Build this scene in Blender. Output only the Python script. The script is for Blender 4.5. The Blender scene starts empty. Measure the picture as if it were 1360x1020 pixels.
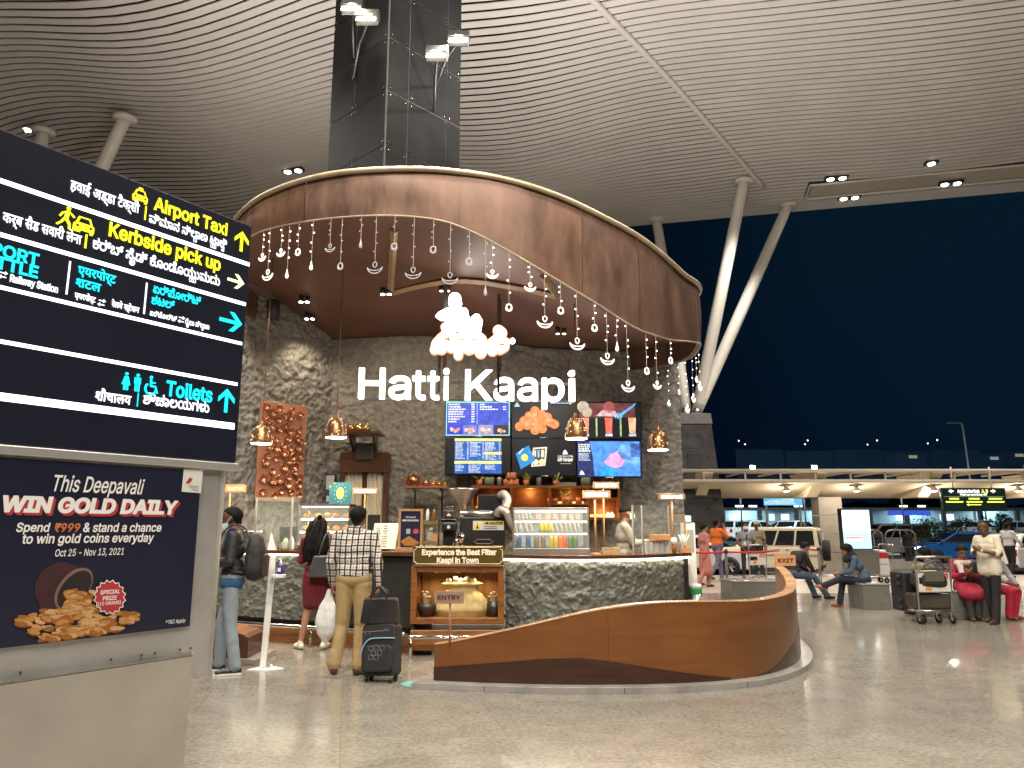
import bpy, math, random, os
import numpy as np
from mathutils import Vector, Matrix, noise
random.seed(7)
S = bpy.context.scene
C = S.collection
R = math.radians

# ---------------------------------------------------------------- camera
HCAM = 1.5
TH = math.atan(0.191)
CT, ST = math.cos(TH), math.sin(TH)
cam = bpy.data.objects.new('camera', bpy.data.cameras.new('camera'))
C.objects.link(cam)
cam.location = (0, 0, HCAM)
cam.rotation_euler = (math.pi / 2 + TH, 0, 0)
cam.data.sensor_width = 36
cam.data.lens = 36 * 1000 / 1360
cam.data.clip_start = 0.05
cam.data.clip_end = 2000
S.camera = cam

# ---------------------------------------------------------------- night sky
W = bpy.data.worlds.new("World")
S.world = W
W.use_nodes = True
nt = W.node_tree
bg = nt.nodes['Background']
tc = nt.nodes.new('ShaderNodeTexCoord')
sx = nt.nodes.new('ShaderNodeSeparateXYZ')
rp = nt.nodes.new('ShaderNodeValToRGB')
nt.links.new(tc.outputs['Generated'], sx.inputs[0])
nt.links.new(sx.outputs['Z'], rp.inputs[0])
rp.color_ramp.elements[0].position = 0.0
rp.color_ramp.elements[0].color = (0.0010, 0.0030, 0.0100, 1)
rp.color_ramp.elements[1].position = 0.6
rp.color_ramp.elements[1].color = (0.0010, 0.0055, 0.0090, 1)
e = rp.color_ramp.elements.new(0.2)
e.color = (0.0007, 0.0028, 0.0095, 1)
# teal lamp glow on the right, put into the sky colour
dt = nt.nodes.new('ShaderNodeVectorMath'); dt.operation = 'DOT_PRODUCT'
dt.inputs[1].default_value = (.58, .77, .26)
nt.links.new(tc.outputs['Generated'], dt.inputs[0])
gl_ = nt.nodes.new('ShaderNodeMapRange'); gl_.interpolation_type = 'SMOOTHSTEP'
gl_.inputs[1].default_value = .90; gl_.inputs[2].default_value = 1.0; gl_.inputs[3].default_value = 0; gl_.inputs[4].default_value = 1
nt.links.new(dt.outputs['Value'], gl_.inputs[0])
mg = nt.nodes.new('ShaderNodeMixRGB'); mg.blend_type = 'ADD'
mg.inputs[2].default_value = (.0010, .0045, .0085, 1)
nt.links.new(gl_.outputs[0], mg.inputs[0]); nt.links.new(rp.outputs[0], mg.inputs[1])
nt.links.new(mg.outputs[0], bg.inputs[0])
bg.inputs[1].default_value = 0.72

# ---------------------------------------------------------------- exposure
S.view_settings.view_transform = 'Standard'
S.view_settings.look = 'None'
S.view_settings.exposure = 0.66
S.view_settings.gamma = 1
S.render.engine = 'CYCLES'
S.cycles.use_denoising = True
try:
    S.cycles.denoiser = 'OPENIMAGEDENOISE'
except Exception:
    pass
S.cycles.max_bounces = 6
S.cycles.diffuse_bounces = 4
S.cycles.glossy_bounces = 3
S.cycles.transmission_bounces = 4
S.cycles.transparent_max_bounces = 10
S.cycles.caustics_reflective = False
S.cycles.caustics_refractive = False
S.cycles.sample_clamp_indirect = 6
S.cycles.use_light_tree = True


# ---------------------------------------------------------------- the place's lamps, and added fill
def lamp(loc, target, power, col=(1, .86, .68), cone=120, blend=.6, radius=.25, kind='SPOT', parent=None):
    d = bpy.data.lights.new('lamp_light', kind)
    d.energy = power
    d.color = col
    d.shadow_soft_size = radius
    if kind == 'SPOT':
        d.spot_size = R(cone)
        d.spot_blend = blend
    o = bpy.data.objects.new('lamp_light', d)
    C.objects.link(o)
    o.location = loc
    v = Vector(target) - Vector(loc)
    o.rotation_euler = v.to_track_quat('-Z', 'Y').to_euler()
    if parent:
        o.parent = parent
    return o


ZC = 16.0                                   # roof underside
WARM = (1, .92, .82)
ROOF_AND_FILL_LAMPS = [(-13, 16, 3300), (-5.2, 22, 3300), (-1, 4, 3500), (8, 5, 1700), (6.5, 14, 1500), (14, 14, 1100), (15, 22, 2300), (-6, 1, 3300), (10, 27, 1900), (19, 28, 3300)]  # last two added to brighten the jeep, the blue car and the paving
for x, y, pw_ in ROOF_AND_FILL_LAMPS:
    lamp((x, y, ZC - .9), (x, y, 0), pw_, WARM, 125, .5, .35)
for x, y, tx, ty, pw_ in ((3.5, -7, -1.5, 5, 4200), (-2.5, -7, 1.5, 10, 3200), (7, -5, 8, 14, 1800)):  # added fill from behind the camera for the surfaces that face it
    lamp((x, y, ZC - .9), (tx, ty, 1.2), pw_, WARM, 95, .8, .6)
# wash that climbs from the canopy roof up onto the slatted ceiling
ROOF_WASH = [(-4.1, 12.4, 5.5), (2.5, 12.6, 5.5), (1.5, 9.7, 5.5), (0.6, 14.4, 5.5)]
for p in ROOF_WASH:
    lamp(p, (p[0] * 2.1, p[1] - 2, 16), 1350, (1, .92, .84), 160, .5, .3)
# four floodlights bracketed to the dark column
FLOODS = [(-2.45, 10.15, 9.35), (-2.15, 9.85, 8.95), (-1.12, 9.95, 8.42), (-.82, 10.2, 8.85)]
for p in FLOODS:
    lamp(p, (p[0] * 1.1, 3.5, 0), 900, (1, .85, .62), 115, .9, .12)
# ---------------------------------------------------------------- picture <-> place
def ray(px, py):
    u, v = (px - 680) / 1000, (510 - py) / 1000
    return Vector((u, CT - v * ST, ST + v * CT))


def P(px, py, Y):
    r = ray(px, py)
    return Vector((0, 0, HCAM)) + r * (Y / r.y)


def G(px, py, z=0.0):
    r = ray(px, py)
    return Vector((0, 0, HCAM)) + r * ((z - HCAM) / r.z)


def XA(px, Y, z=1.0):
    return (px - 680) / 1000 * (Y * CT + (z - HCAM) * ST)


# ---------------------------------------------------------------- tagging
def tag(o, label, cat, group=None, kind=None):
    if label: o['label'] = label
    if cat: o['category'] = cat
    if group: o['group'] = group
    if kind: o['kind'] = kind
    return o


def thing(name, label, cat, loc=(0, 0, 0), rz=0, group=None):
    o = bpy.data.objects.new(name, None)
    C.objects.link(o)
    o.empty_display_size = .1
    o.location = loc
    o.rotation_euler = (0, 0, rz)
    return tag(o, label, cat, group)


def link(name, me, parent=None, loc=None):
    o = bpy.data.objects.new(name, me)
    C.objects.link(o)
    if parent: o.parent = parent
    if loc is not None: o.location = loc
    return o


def kids(o):
    return [c for c in bpy.data.objects if c.parent == o]


def copy_tree(o, parent=None, ks=None):
    c = o.copy()
    C.objects.link(c)
    if parent: c.parent = parent
    for ch in kids(o):
        copy_tree(ch, c)
    return c


def bevel(o, w, seg=2):
    m = o.modifiers.new('bevel', 'BEVEL')
    m.width = w
    m.segments = seg
    m.limit_method = 'ANGLE'
    m.angle_limit = R(35)
    return o


# ---------------------------------------------------------------- mesh builder
class MB:
    def __init__(s, m=None):
        s.v, s.f, s.mi, s.sm, s.mats = [], [], [], [], []
        s.cur = 0
        if m: s.use(m)

    def use(s, m):
        if m not in s.mats: s.mats.append(m)
        s.cur = s.mats.index(m)
        return s

    def add(s, vs, fs, smooth=False):
        b = len(s.v)
        s.v += [tuple(p) for p in vs]
        for f in fs:
            s.f.append([b + i for i in f])
            s.mi.append(s.cur)
            s.sm.append(smooth)
        return s

    def box(s, c, d, rz=0, rx=0, ry=0):
        M = Matrix.Translation(Vector(c)) @ Matrix.Rotation(rz, 4, 'Z') @ Matrix.Rotation(ry, 4, 'Y') @ Matrix.Rotation(rx, 4, 'X')
        x, y, z = d[0] / 2, d[1] / 2, d[2] / 2
        vs = [M @ Vector(p) for p in ((-x, -y, -z), (x, -y, -z), (x, y, -z), (-x, y, -z), (-x, -y, z), (x, -y, z), (x, y, z), (-x, y, z))]
        return s.add(vs, [(0, 3, 2, 1), (4, 5, 6, 7), (0, 1, 5, 4), (1, 2, 6, 5), (2, 3, 7, 6), (3, 0, 4, 7)])

    def bx(s, x0, x1, y0, y1, z0, z1):
        return s.box(((x0 + x1) / 2, (y0 + y1) / 2, (z0 + z1) / 2), (abs(x1 - x0), abs(y1 - y0), abs(z1 - z0)))

    def tube(s, pts, r, n=8, closed=False, cap=True, flat=1.0):
        pts = [Vector(p) for p in pts]
        N = len(pts)
        rr = r if isinstance(r, (list, tuple)) else [r] * N
        t0 = (pts[1] - pts[0]).normalized()
        up = Vector((0, 0, 1)) if abs(t0.z) < .9 else Vector((0, 1, 0))
        a = t0.cross(up).normalized()
        vs, fs = [], []
        for i, p in enumerate(pts):
            if closed:
                t = (pts[(i + 1) % N] - pts[i - 1])
            else:
                t = pts[min(i + 1, N - 1)] - pts[max(i - 1, 0)]
            if t.length < 1e-9: t = t0
            t.normalize()
            a = (a - t * a.dot(t))
            if a.length < 1e-6: a = t.orthogonal()
            a.normalize()
            b = t.cross(a)
            for k in range(n):
                q = 2 * math.pi * k / n
                vs.append(p + a * (math.cos(q) * rr[i]) + b * (math.sin(q) * rr[i] * flat))
        m = N if closed else N - 1
        for i in range(m):
            j = (i + 1) % N
            for k in range(n):
                l = (k + 1) % n
                fs.append((i * n + k, i * n + l, j * n + l, j * n + k))
        if cap and not closed:
            fs.append(tuple(reversed(range(n))))
            fs.append(tuple(range((N - 1) * n, N * n)))
        return s.add(vs, fs, n > 5)

    def cyl(s, a, b, r0, r1=None, n=14, cap=True):
        return s.tube([a, b], [r0, r0 if r1 is None else r1], n, cap=cap)

    def lathe(s, prof, c=(0, 0, 0), n=20, sx=1, sy=1, smooth=True, M=None):
        vs, fs = [], []
        c = Vector(c)
        for (r, z) in prof:
            for k in range(n):
                q = 2 * math.pi * k / n
                p = Vector((r * sx * math.cos(q), r * sy * math.sin(q), z))
                vs.append((M @ p if M else p) + c)
        m = len(prof)
        for i in range(m - 1):
            for k in range(n):
                l = (k + 1) % n
                fs.append((i * n + k, i * n + l, (i + 1) * n + l, (i + 1) * n + k))
        if prof[0][0] > 1e-4: fs.append(tuple(reversed(range(n))))
        if prof[-1][0] > 1e-4: fs.append(tuple(range((m - 1) * n, m * n)))
        return s.add(vs, fs, smooth)

    def ball(s, c, r, n=14, m=8, M=None):
        if not isinstance(r, (tuple, list)): r = (r, r, r)
        prof = [(max(math.sin(math.pi * i / m), 1e-5), -math.cos(math.pi * i / m)) for i in range(m + 1)]
        D = Matrix.Diagonal((r[0], r[1], r[2])).to_4x4()
        return s.lathe(prof, c, n, M=(M @ D if M else D))

    def prism(s, pts, a, b, pl='xz'):
        """polygon pts extruded from a to b along the axis the plane leaves out"""
        def q(p, t):
            return {'xz': (p[0], t, p[1]), 'xy': (p[0], p[1], t), 'yz': (t, p[0], p[1])}[pl]
        n = len(pts)
        vs = [q(p, a) for p in pts] + [q(p, b) for p in pts]
        fs = [tuple(range(n)), tuple(reversed(range(n, 2 * n)))]
        fs += [(i, n + i, n + (i + 1) % n, (i + 1) % n) for i in range(n)]
        return s.add(vs, fs)

    def poly(s, pts):
        return s.add(pts, [tuple(range(len(pts)))])

    def grid(s, fn, nu, nv, smooth=True, closed=False):
        vs = [fn(i / nu, j / nv) for i in range(nu + 1) for j in range(nv + 1)]
        w = nv + 1
        fs = [(i * w + j, (i + 1) * w + j, (i + 1) * w + j + 1, i * w + j + 1) for i in range(nu) for j in range(nv)]
        return s.add(vs, fs, smooth)

    def mesh(s, name):
        me = bpy.data.meshes.new(name)
        me.from_pydata(s.v, [], s.f)
        for m in s.mats: me.materials.append(m)
        me.polygons.foreach_set('material_index', s.mi)
        me.polygons.foreach_set('use_smooth', s.sm)
        me.update()
        return me

    def build(s, name, parent=None, bev=0, loc=None, seg=2):
        o = link(name, s.mesh(name), parent, loc)
        if bev: bevel(o, bev, seg)
        return o


def circ(cx, cy, r, n=20, ry=None, a0=0):
    ry = r if ry is None else ry
    return [(cx + r * math.cos(a0 + 2 * math.pi * k / n), cy + ry * math.sin(a0 + 2 * math.pi * k / n)) for k in range(n)]


def rrect(x0, y0, x1, y1, r, n=5):
    out = []
    for cx, cy, a in ((x1 - r, y1 - r, 0), (x0 + r, y1 - r, 90), (x0 + r, y0 + r, 180), (x1 - r, y0 + r, 270)):
        for k in range(n + 1):
            q = R(a + 90 * k / n)
            out.append((cx + r * math.cos(q), cy + r * math.sin(q)))
    return out


# ---------------------------------------------------------------- materials
MATS = {}


def mat(name, col, rough=.5, metal=0, var=.15, vs=4.0, bump=0, bs=30.0, coat=0, spec=.5, stretch=(1, 1, 1), alpha=1, trans=0, detail=4, rvar=.1, col2=None):
    if name in MATS: return MATS[name]
    m = bpy.data.materials.new(name)
    m.use_nodes = True
    t = m.node_tree
    b = t.nodes['Principled BSDF']
    b.inputs['Roughness'].default_value = rough
    b.inputs['Metallic'].default_value = metal
    b.inputs['Coat Weight'].default_value = coat
    b.inputs['Coat Roughness'].default_value = .08
    b.inputs['Specular IOR Level'].default_value = spec
    b.inputs['Alpha'].default_value = alpha
    b.inputs['Transmission Weight'].default_value = trans
    b.inputs['Base Color'].default_value = (*col, 1)
    if var or bump:
        tc = t.nodes.new('ShaderNodeTexCoord')
        mp = t.nodes.new('ShaderNodeMapping')
        mp.inputs['Scale'].default_value = stretch
        t.links.new(tc.outputs['Object'], mp.inputs[0])
    if var:
        nz = t.nodes.new('ShaderNodeTexNoise')
        nz.inputs['Scale'].default_value = vs
        nz.inputs['Detail'].default_value = detail
        nz.inputs['Roughness'].default_value = .62
        t.links.new(mp.outputs[0], nz.inputs['Vector'])
        cr = t.nodes.new('ShaderNodeValToRGB')
        cr.color_ramp.elements[0].position = .3
        cr.color_ramp.elements[1].position = .7
        c2 = col2 or tuple(min(1, c * (1 + var)) for c in col)
        cr.color_ramp.elements[0].color = (*[c * (1 - var) for c in col], 1)
        cr.color_ramp.elements[1].color = (*c2, 1)
        t.links.new(nz.outputs['Fac'], cr.inputs[0])
        t.links.new(cr.outputs[0], b.inputs['Base Color'])
        if rvar:
            mr = t.nodes.new('ShaderNodeMapRange')
            mr.inputs[3].default_value = max(0, rough - rvar)
            mr.inputs[4].default_value = min(1, rough + rvar)
            t.links.new(nz.outputs['Fac'], mr.inputs[0])
            t.links.new(mr.outputs[0], b.inputs['Roughness'])
    if bump:
        n2 = t.nodes.new('ShaderNodeTexNoise')
        n2.inputs['Scale'].default_value = bs
        n2.inputs['Detail'].default_value = 5
        t.links.new(mp.outputs[0], n2.inputs['Vector'])
        bp = t.nodes.new('ShaderNodeBump')
        bp.inputs['Strength'].default_value = bump
        bp.inputs['Distance'].default_value = .02
        t.links.new(n2.outputs['Fac'], bp.inputs['Height'])
        t.links.new(bp.outputs[0], b.inputs['Normal'])
    MATS[name] = m
    return m


def em(col, k=1.0, sample=False):
    name = 'glow_%.2f_%.2f_%.2f_%.2f' % (*col, k)
    if name in MATS: return MATS[name]
    m = bpy.data.materials.new(name)
    m.use_nodes = True
    b = m.node_tree.nodes['Principled BSDF']
    b.inputs['Base Color'].default_value = (*[c * .3 for c in col], 1)
    b.inputs['Roughness'].default_value = .4
    b.inputs['Emission Color'].default_value = (*col, 1)
    b.inputs['Emission Strength'].default_value = k
    if not sample:
        m.cycles.emission_sampling = 'NONE'
    if k <= .95 and max(col) > .05:
        t = m.node_tree
        tc = t.nodes.new('ShaderNodeTexCoord')
        nz = t.nodes.new('ShaderNodeTexNoise')
        nz.inputs['Scale'].default_value = 14
        nz.inputs['Detail'].default_value = 6
        cr = t.nodes.new('ShaderNodeValToRGB')
        cr.color_ramp.elements[0].position, cr.color_ramp.elements[1].position = .32, .68
        cr.color_ramp.elements[0].color = (*[c * .62 for c in col], 1)
        cr.color_ramp.elements[1].color = (*[min(1, c * 1.25 + .02) for c in col], 1)
        t.links.new(tc.outputs['Object'], nz.inputs['Vector'])
        t.links.new(nz.outputs['Fac'], cr.inputs[0])
        t.links.new(cr.outputs[0], b.inputs['Emission Color'])
    MATS[name] = m
    return m


def flat(col, rough=.5):
    return mat('paint_%.2f_%.2f_%.2f_%.2f' % (*col, rough), col, rough, var=.06, vs=12)


def glassmat(name, col=(1, 1, 1), a=.12, rough=.03):
    if name in MATS: return MATS[name]
    m = bpy.data.materials.new(name)
    m.use_nodes = True
    t = m.node_tree
    b = t.nodes['Principled BSDF']
    b.inputs['Base Color'].default_value = (*col, 1)
    b.inputs['Roughness'].default_value = rough
    b.inputs['Alpha'].default_value = a
    MATS[name] = m
    return m


METAL = mat('brushed_steel', (.55, .54, .52), .3, 1, var=.12, vs=3, stretch=(1, 1, 20))
CHROME = mat('polished_steel', (.72, .71, .69), .12, 1, var=.05)
ALU = mat('sign_aluminium', (.56, .55, .53), .34, .6, var=.12, vs=2.5, bump=.04, bs=6)
BLACK = mat('black_plastic', (.012, .012, .013), .4, var=.2)
DARK = mat('charcoal_paint', (.03, .03, .032), .45, var=.2)
WHITE = mat('white_paint', (.72, .71, .68), .45, var=.05)
WOOD = mat('varnished_teak', (.22, .082, .022), .3, var=.35, vs=3.5, stretch=(1, 1, 9), coat=.3, bump=.05, bs=20)
WOODD = mat('dark_wood', (.075, .028, .012), .35, var=.3, vs=4, stretch=(1, 1, 8), coat=.2)
WOODL = mat('pale_wood', (.42, .24, .11), .45, var=.2, vs=5, stretch=(1, 1, 7))
TERRA = mat('terracotta', (.55, .19, .08), .7, var=.12, vs=9)
GLASS = glassmat('clear_glass', (.85, 1, .95), .045)
TYRE = mat('tyre_rubber', (.015, .015, .016), .8, var=.2)
LEAF = mat('leaf', (.05, .10, .03), .6, var=.4, vs=6)

# ---------------------------------------------------------------- lettering
FONTS = {}
INDIC = 'b'
try:
    _fd = os.path.join(bpy.utils.resource_path('LOCAL'), 'datafiles', 'fonts')
    FONTS['inter'] = bpy.data.fonts.load(os.path.join(_fd, 'Inter.woff2'))
except Exception:
    pass


GLY = {}


def contours(body, font, shear=0.0, space=1.0, res=4):
    """outlines of a line of lettering as [(outer, [holes])], every overlapping contour kept apart"""
    key = (body, font, shear, space)
    if key in GLY: return GLY[key]
    from mathutils.geometry import interpolate_bezier
    cu = bpy.data.curves.new('t', 'FONT')
    cu.body = body
    cu.size = 1
    cu.shear = shear
    cu.space_character = space
    if font in FONTS: cu.font = FONTS[font]
    o = bpy.data.objects.new('t', cu)
    C.objects.link(o)
    dg = bpy.context.evaluated_depsgraph_get()
    oe = o.evaluated_get(dg)
    c2 = oe.to_curve(dg)
    cs = []
    for sp_ in c2.splines:
        bp = sp_.bezier_points
        n = len(bp)
        if n < 2: continue
        pts = []
        for k in range(n):
            a, b = bp[k], bp[(k + 1) % n]
            straight = (a.handle_right - a.co).length < 1e-5 and (b.handle_left - b.co).length < 1e-5
            lin = straight or (abs((b.co - a.co).normalized().cross((a.handle_right - a.co)).z) < 1e-4 and abs((b.co - a.co).normalized().cross((b.handle_left - b.co)).z) < 1e-4)
            seg = [a.co] if lin else interpolate_bezier(a.co, a.handle_right, b.handle_left, b.co, res + 1)[:-1]
            pts += [(p[0], p[1]) for p in seg]
        q = []
        for p in pts:
            if not q or math.hypot(p[0] - q[-1][0], p[1] - q[-1][1]) > 1e-4: q.append(p)
        if len(q) > 2 and math.hypot(q[0][0] - q[-1][0], q[0][1] - q[-1][1]) < 1e-4: q.pop()
        if len(q) > 2: cs.append(q)
    oe.to_curve_clear()
    bpy.data.objects.remove(o)
    bpy.data.curves.remove(cu)
    area = lambda p: .5 * sum(p[k][0] * p[(k + 1) % len(p)][1] - p[(k + 1) % len(p)][0] * p[k][1] for k in range(len(p)))
    sg_ = 1
    if cs: sg_ = 1 if max((area(p) for p in cs), key=abs) > 0 else -1
    GLY[key] = (cs, sg_)
    return GLY[key]


def fatten(p, d):
    n = len(p)
    out = []
    for k in range(n):
        a, b, c = Vector(p[k - 1]), Vector(p[k]), Vector(p[(k + 1) % n])
        e0, e1 = (b - a).normalized(), (c - b).normalized()
        n0, n1 = Vector((e0.y, -e0.x)), Vector((e1.y, -e1.x))
        m = n0 + n1
        L = m.length
        m = n0 if L < .3 else m / L
        kk = min(1.6, 1 / max(.3, m.dot(n0)))
        out.append((b.x + m.x * d * kk, b.y + m.y * d * kk))
    return out


def text_mesh(body, bold=0.0, font='inter', shear=0.0, space=1.0, stroke=0.0, res=4, thick=0.0):
    """filled lettering (non-zero winding, so overlapping outlines merge); thick > 0 gives solid letters"""
    from mathutils.geometry import delaunay_2d_cdt
    cs, sg_ = contours(body, font, shear, space, res)
    bold = bold + stroke
    vs, es = [], []
    loops = [fatten(p, bold * sg_) for p in cs]
    for l in loops:
        b = len(vs)
        vs += [Vector(p) for p in l]
        es += [(b + k, b + (k + 1) % len(l)) for k in range(len(l))]
    ov, oe, of = delaunay_2d_cdt(vs, es, [], 0, 1e-5)[:3]
    V_ = np.array([(v.x, v.y) for v in ov])
    F_ = np.array([tuple(f) for f in of])
    c = V_[F_].mean(axis=1)
    A = np.array([vs[a] for a, b in es]); B = np.array([vs[b] for a, b in es])
    wn = np.zeros(len(c), dtype=int)
    for k in range(0, len(c), 400):
        cx, cy = c[k:k + 400, 0:1], c[k:k + 400, 1:2]
        isl = (B[:, 0] - A[:, 0]) * (cy - A[:, 1]) - (cx - A[:, 0]) * (B[:, 1] - A[:, 1])
        wn[k:k + 400] = ((A[:, 1] <= cy) & (B[:, 1] > cy) & (isl > 0)).sum(1) - ((A[:, 1] > cy) & (B[:, 1] <= cy) & (isl < 0)).sum(1)
    keep = F_[wn != 0]
    n = len(V_)
    co = np.column_stack([V_, np.full(n, thick / 2)])
    fs = [tuple(int(i) for i in f) for f in keep]
    if thick:
        co = np.vstack([co, np.column_stack([V_, np.full(n, -thick / 2)])])
        ed = {}
        for f in fs:
            for k in range(3):
                a, b = f[k], f[(k + 1) % 3]
                ed[(a, b)] = 1
        fs += [(b, a, a + n, b + n) for (a, b) in ed if (b, a) not in ed]
    used = np.zeros(len(co), bool)
    for f in fs: used[list(f)] = True
    m = np.cumsum(used) - 1
    return co[used], [tuple(int(m[i]) for i in f) for f in fs]


CAPH = {}


def caph(font, bold):
    k = (font, bold)
    if k not in CAPH:
        co, _ = text_mesh('H', bold, font)
        CAPH[k] = co[:, 1].max() - co[:, 1].min()
    return CAPH[k]


def subs_mesh(body, bold, font, stroke):
    """a tiny mark-up: {x} sets x small below the glyph before it (an Indic subscript)"""
    if '{' not in body:
        return text_mesh(body, bold, font, stroke=stroke)
    main, subs, i = '', [], 0
    while i < len(body):
        if body[i] == '{':
            j = body.index('}', i)
            subs.append((len(main), body[i + 1:j]))
            i = j + 1
        else:
            main += body[i]
            i += 1
    co, fs = text_mesh(main, bold, font, stroke=stroke)
    cos, fss, n = [co], list(fs), len(co)
    for k, sx_ in subs:
        pre, _ = text_mesh(main[:k], bold, font, stroke=stroke)
        x = pre[:, 0].max()
        c2, f2 = text_mesh(sx_, bold, font, stroke=stroke * 1.4)
        c2 = c2.copy()
        c2[:, :2] *= .56
        c2[:, 0] += x - c2[:, 0].max() + .05
        c2[:, 1] -= .36
        cos.append(c2)
        fss += [tuple(a + n for a in f) for f in f2]
        n += len(c2)
    return np.vstack(cos), fss


def text(mb, body, x0, x1, z, cap, m, y=0.0, bold=0.0, font='inter', shear=0, depth=0.004, stroke=0, align=None, bbox=False, slope=0.0):
    """lettering in the xz plane facing -y: fitted to x0..x1, baseline z, cap height cap"""
    co, fs = subs_mesh(body, bold, font, stroke) if not shear else text_mesh(body, bold, font, shear, stroke=stroke)
    w = co[:, 0].max() - co[:, 0].min()
    ky = cap / (co[:, 1].max() - co[:, 1].min()) if bbox else cap / caph(font, bold)
    if x1 is None:
        kx = ky
        x0 = x0 - (w * kx / 2 if align == 'c' else 0)
    else:
        kx = (x1 - x0) / w
    X = (co[:, 0] - co[:, 0].min()) * kx + x0
    Z = (co[:, 1] - (co[:, 1].min() if bbox else 0)) * ky + z + slope * (X - x0)
    mb.use(m)
    mb.add([(a, y - depth, b) for a, b, c_ in zip(X, Z, co[:, 2])], fs)
    return mb
# ================================================================ ground
def floor_material():
    m = bpy.data.materials.new('polished_granite')
    m.use_nodes = True
    t = m.node_tree
    N, L = t.nodes.new, t.links.new
    b = t.nodes['Principled BSDF']
    tc = N('ShaderNodeTexCoord')
    v = N('ShaderNodeTexVoronoi'); v.inputs['Scale'].default_value = 42
    n1 = N('ShaderNodeTexNoise'); n1.inputs['Scale'].default_value = 26; n1.inputs['Detail'].default_value = 6; n1.inputs['Roughness'].default_value = .75
    n2 = N('ShaderNodeTexNoise'); n2.inputs['Scale'].default_value = .55; n2.inputs['Detail'].default_value = 3
    n3 = N('ShaderNodeTexNoise'); n3.inputs['Scale'].default_value = 3.5; n3.inputs['Detail'].default_value = 5
    for x in (v, n1, n2, n3): L(tc.outputs['Object'], x.inputs['Vector'])
    r1 = N('ShaderNodeValToRGB')
    c = r1.color_ramp
    c.elements[0].position = .30; c.elements[0].color = (.150, .137, .115, 1)
    c.elements[1].position = .72; c.elements[1].color = (.37, .342, .29, 1)
    k = c.elements.new(.5); k.color = (.26, .239, .20, 1)
    L(n1.outputs['Fac'], r1.inputs[0])
    mx = N('ShaderNodeMixRGB'); mx.blend_type = 'MULTIPLY'; mx.inputs[0].default_value = .45
    r2 = N('ShaderNodeValToRGB'); r2.color_ramp.elements[0].position = .35; r2.color_ramp.elements[0].color = (.62, .6, .58, 1); r2.color_ramp.elements[1].position = .65; r2.color_ramp.elements[1].color = (1, 1, 1, 1)
    L(n3.outputs['Fac'], r2.inputs[0])
    L(r1.outputs[0], mx.inputs[1]); L(r2.outputs[0], mx.inputs[2])
    # slab joints every 1.2 m
    sp = N('ShaderNodeTexBrick')
    sp.offset = 0
    sp.inputs['Scale'].default_value = 1
    sp.inputs['Brick Width'].default_value = 1.2; sp.inputs['Row Height'].default_value = 1.2
    sp.inputs['Mortar Size'].default_value = .003
    sp.inputs['Color1'].default_value = (1, 1, 1, 1); sp.inputs['Color2'].default_value = (.94, .94, .94, 1); sp.inputs['Mortar'].default_value = (.68, .68, .68, 1)
    mp = N('ShaderNodeMapping'); mp.inputs['Rotation'].default_value = (0, 0, R(-12))
    L(tc.outputs['Object'], mp.inputs[0]); L(mp.outputs[0], sp.inputs['Vector'])
    m2 = N('ShaderNodeMixRGB'); m2.blend_type = 'MULTIPLY'; m2.inputs[0].default_value = 1
    L(mx.outputs[0], m2.inputs[1]); L(sp.outputs[0], m2.inputs[2])
    L(m2.outputs[0], b.inputs['Base Color'])
    rr = N('ShaderNodeMapRange'); rr.inputs[1].default_value = .3; rr.inputs[2].default_value = .7; rr.inputs[3].default_value = .09; rr.inputs[4].default_value = .22
    L(n2.outputs['Fac'], rr.inputs[0]); L(rr.outputs[0], b.inputs['Roughness'])
    bp = N('ShaderNodeBump'); bp.inputs['Strength'].default_value = .035; bp.inputs['Distance'].default_value = .02
    L(n3.outputs['Fac'], bp.inputs['Height']); L(bp.outputs[0], b.inputs['Normal'])
    return m


FLOOR = floor_material()
PAVE = mat('outdoor_paving', (.36, .30, .24), .42, var=.2, vs=1.4, bump=.15, bs=40)
ASPH = mat('asphalt', (.05, .05, .05), .75, var=.25, vs=2, bump=.3, bs=60)
ROAD = mat('concrete_road', (.17, .15, .13), .5, var=.2, vs=1)
KERB = mat('kerb_stone', (.33, .32, .30), .6, var=.15)
FY = 18.2
o = MB(FLOOR).bx(-45, 60, -12, FY, -.3, 0).build('floor'); tag(o, None, None, kind='structure')
o = MB(PAVE).bx(-45, 60, FY, 24.6, -.3, -.006).build('pavement'); tag(o, None, None, kind='structure')
o = MB(KERB).bx(-45, 60, 24.6, 24.95, -.3, .004).build('kerb'); tag(o, None, None, kind='structure')
o = MB(ROAD).bx(-60, 80, 24.95, 60, -.35, -.2).build('road'); tag(o, None, None, kind='structure')
o = MB(ASPH).poly([(-900, -300, -.36), (900, -300, -.36), (900, 1500, -.36), (-900, 1500, -.36)]).build('ground'); tag(o, None, None, kind='structure')
mb = MB(mat('lane_paint', (.6, .58, .52), .6))
for i in range(7):
    mb.bx(-6 + i * 6, -3 + i * 6, 33.4, 33.55, -.21, -.193)
o = mb.build('road_marking'); tag(o, None, None, kind='structure')
o = MB(KERB).bx(XA(1146, 32.6, .1), XA(1222, 32.6, .1), 32.2, 33.1, -.3, .1).build('traffic_island'); tag(o, None, None, kind='structure')

# ================================================================ slatted roof
SLAT = mat('ceiling_slat', (.64, .615, .59), .5, var=.05, vs=.7)
VOID = mat('ceiling_void', (.035, .032, .03), .9)
LEDGE = mat('ceiling_edge_panel', (.62, .61, .60), .5, var=.05)


def onz(px, py, z):
    return G(px, py, z)


AL = math.atan(.235)
DS, DQ = Vector((math.cos(AL), -math.sin(AL), 0)), Vector((math.sin(AL), math.cos(AL), 0))


def sq(p):
    return p.dot(DS), p.dot(DQ)


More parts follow.
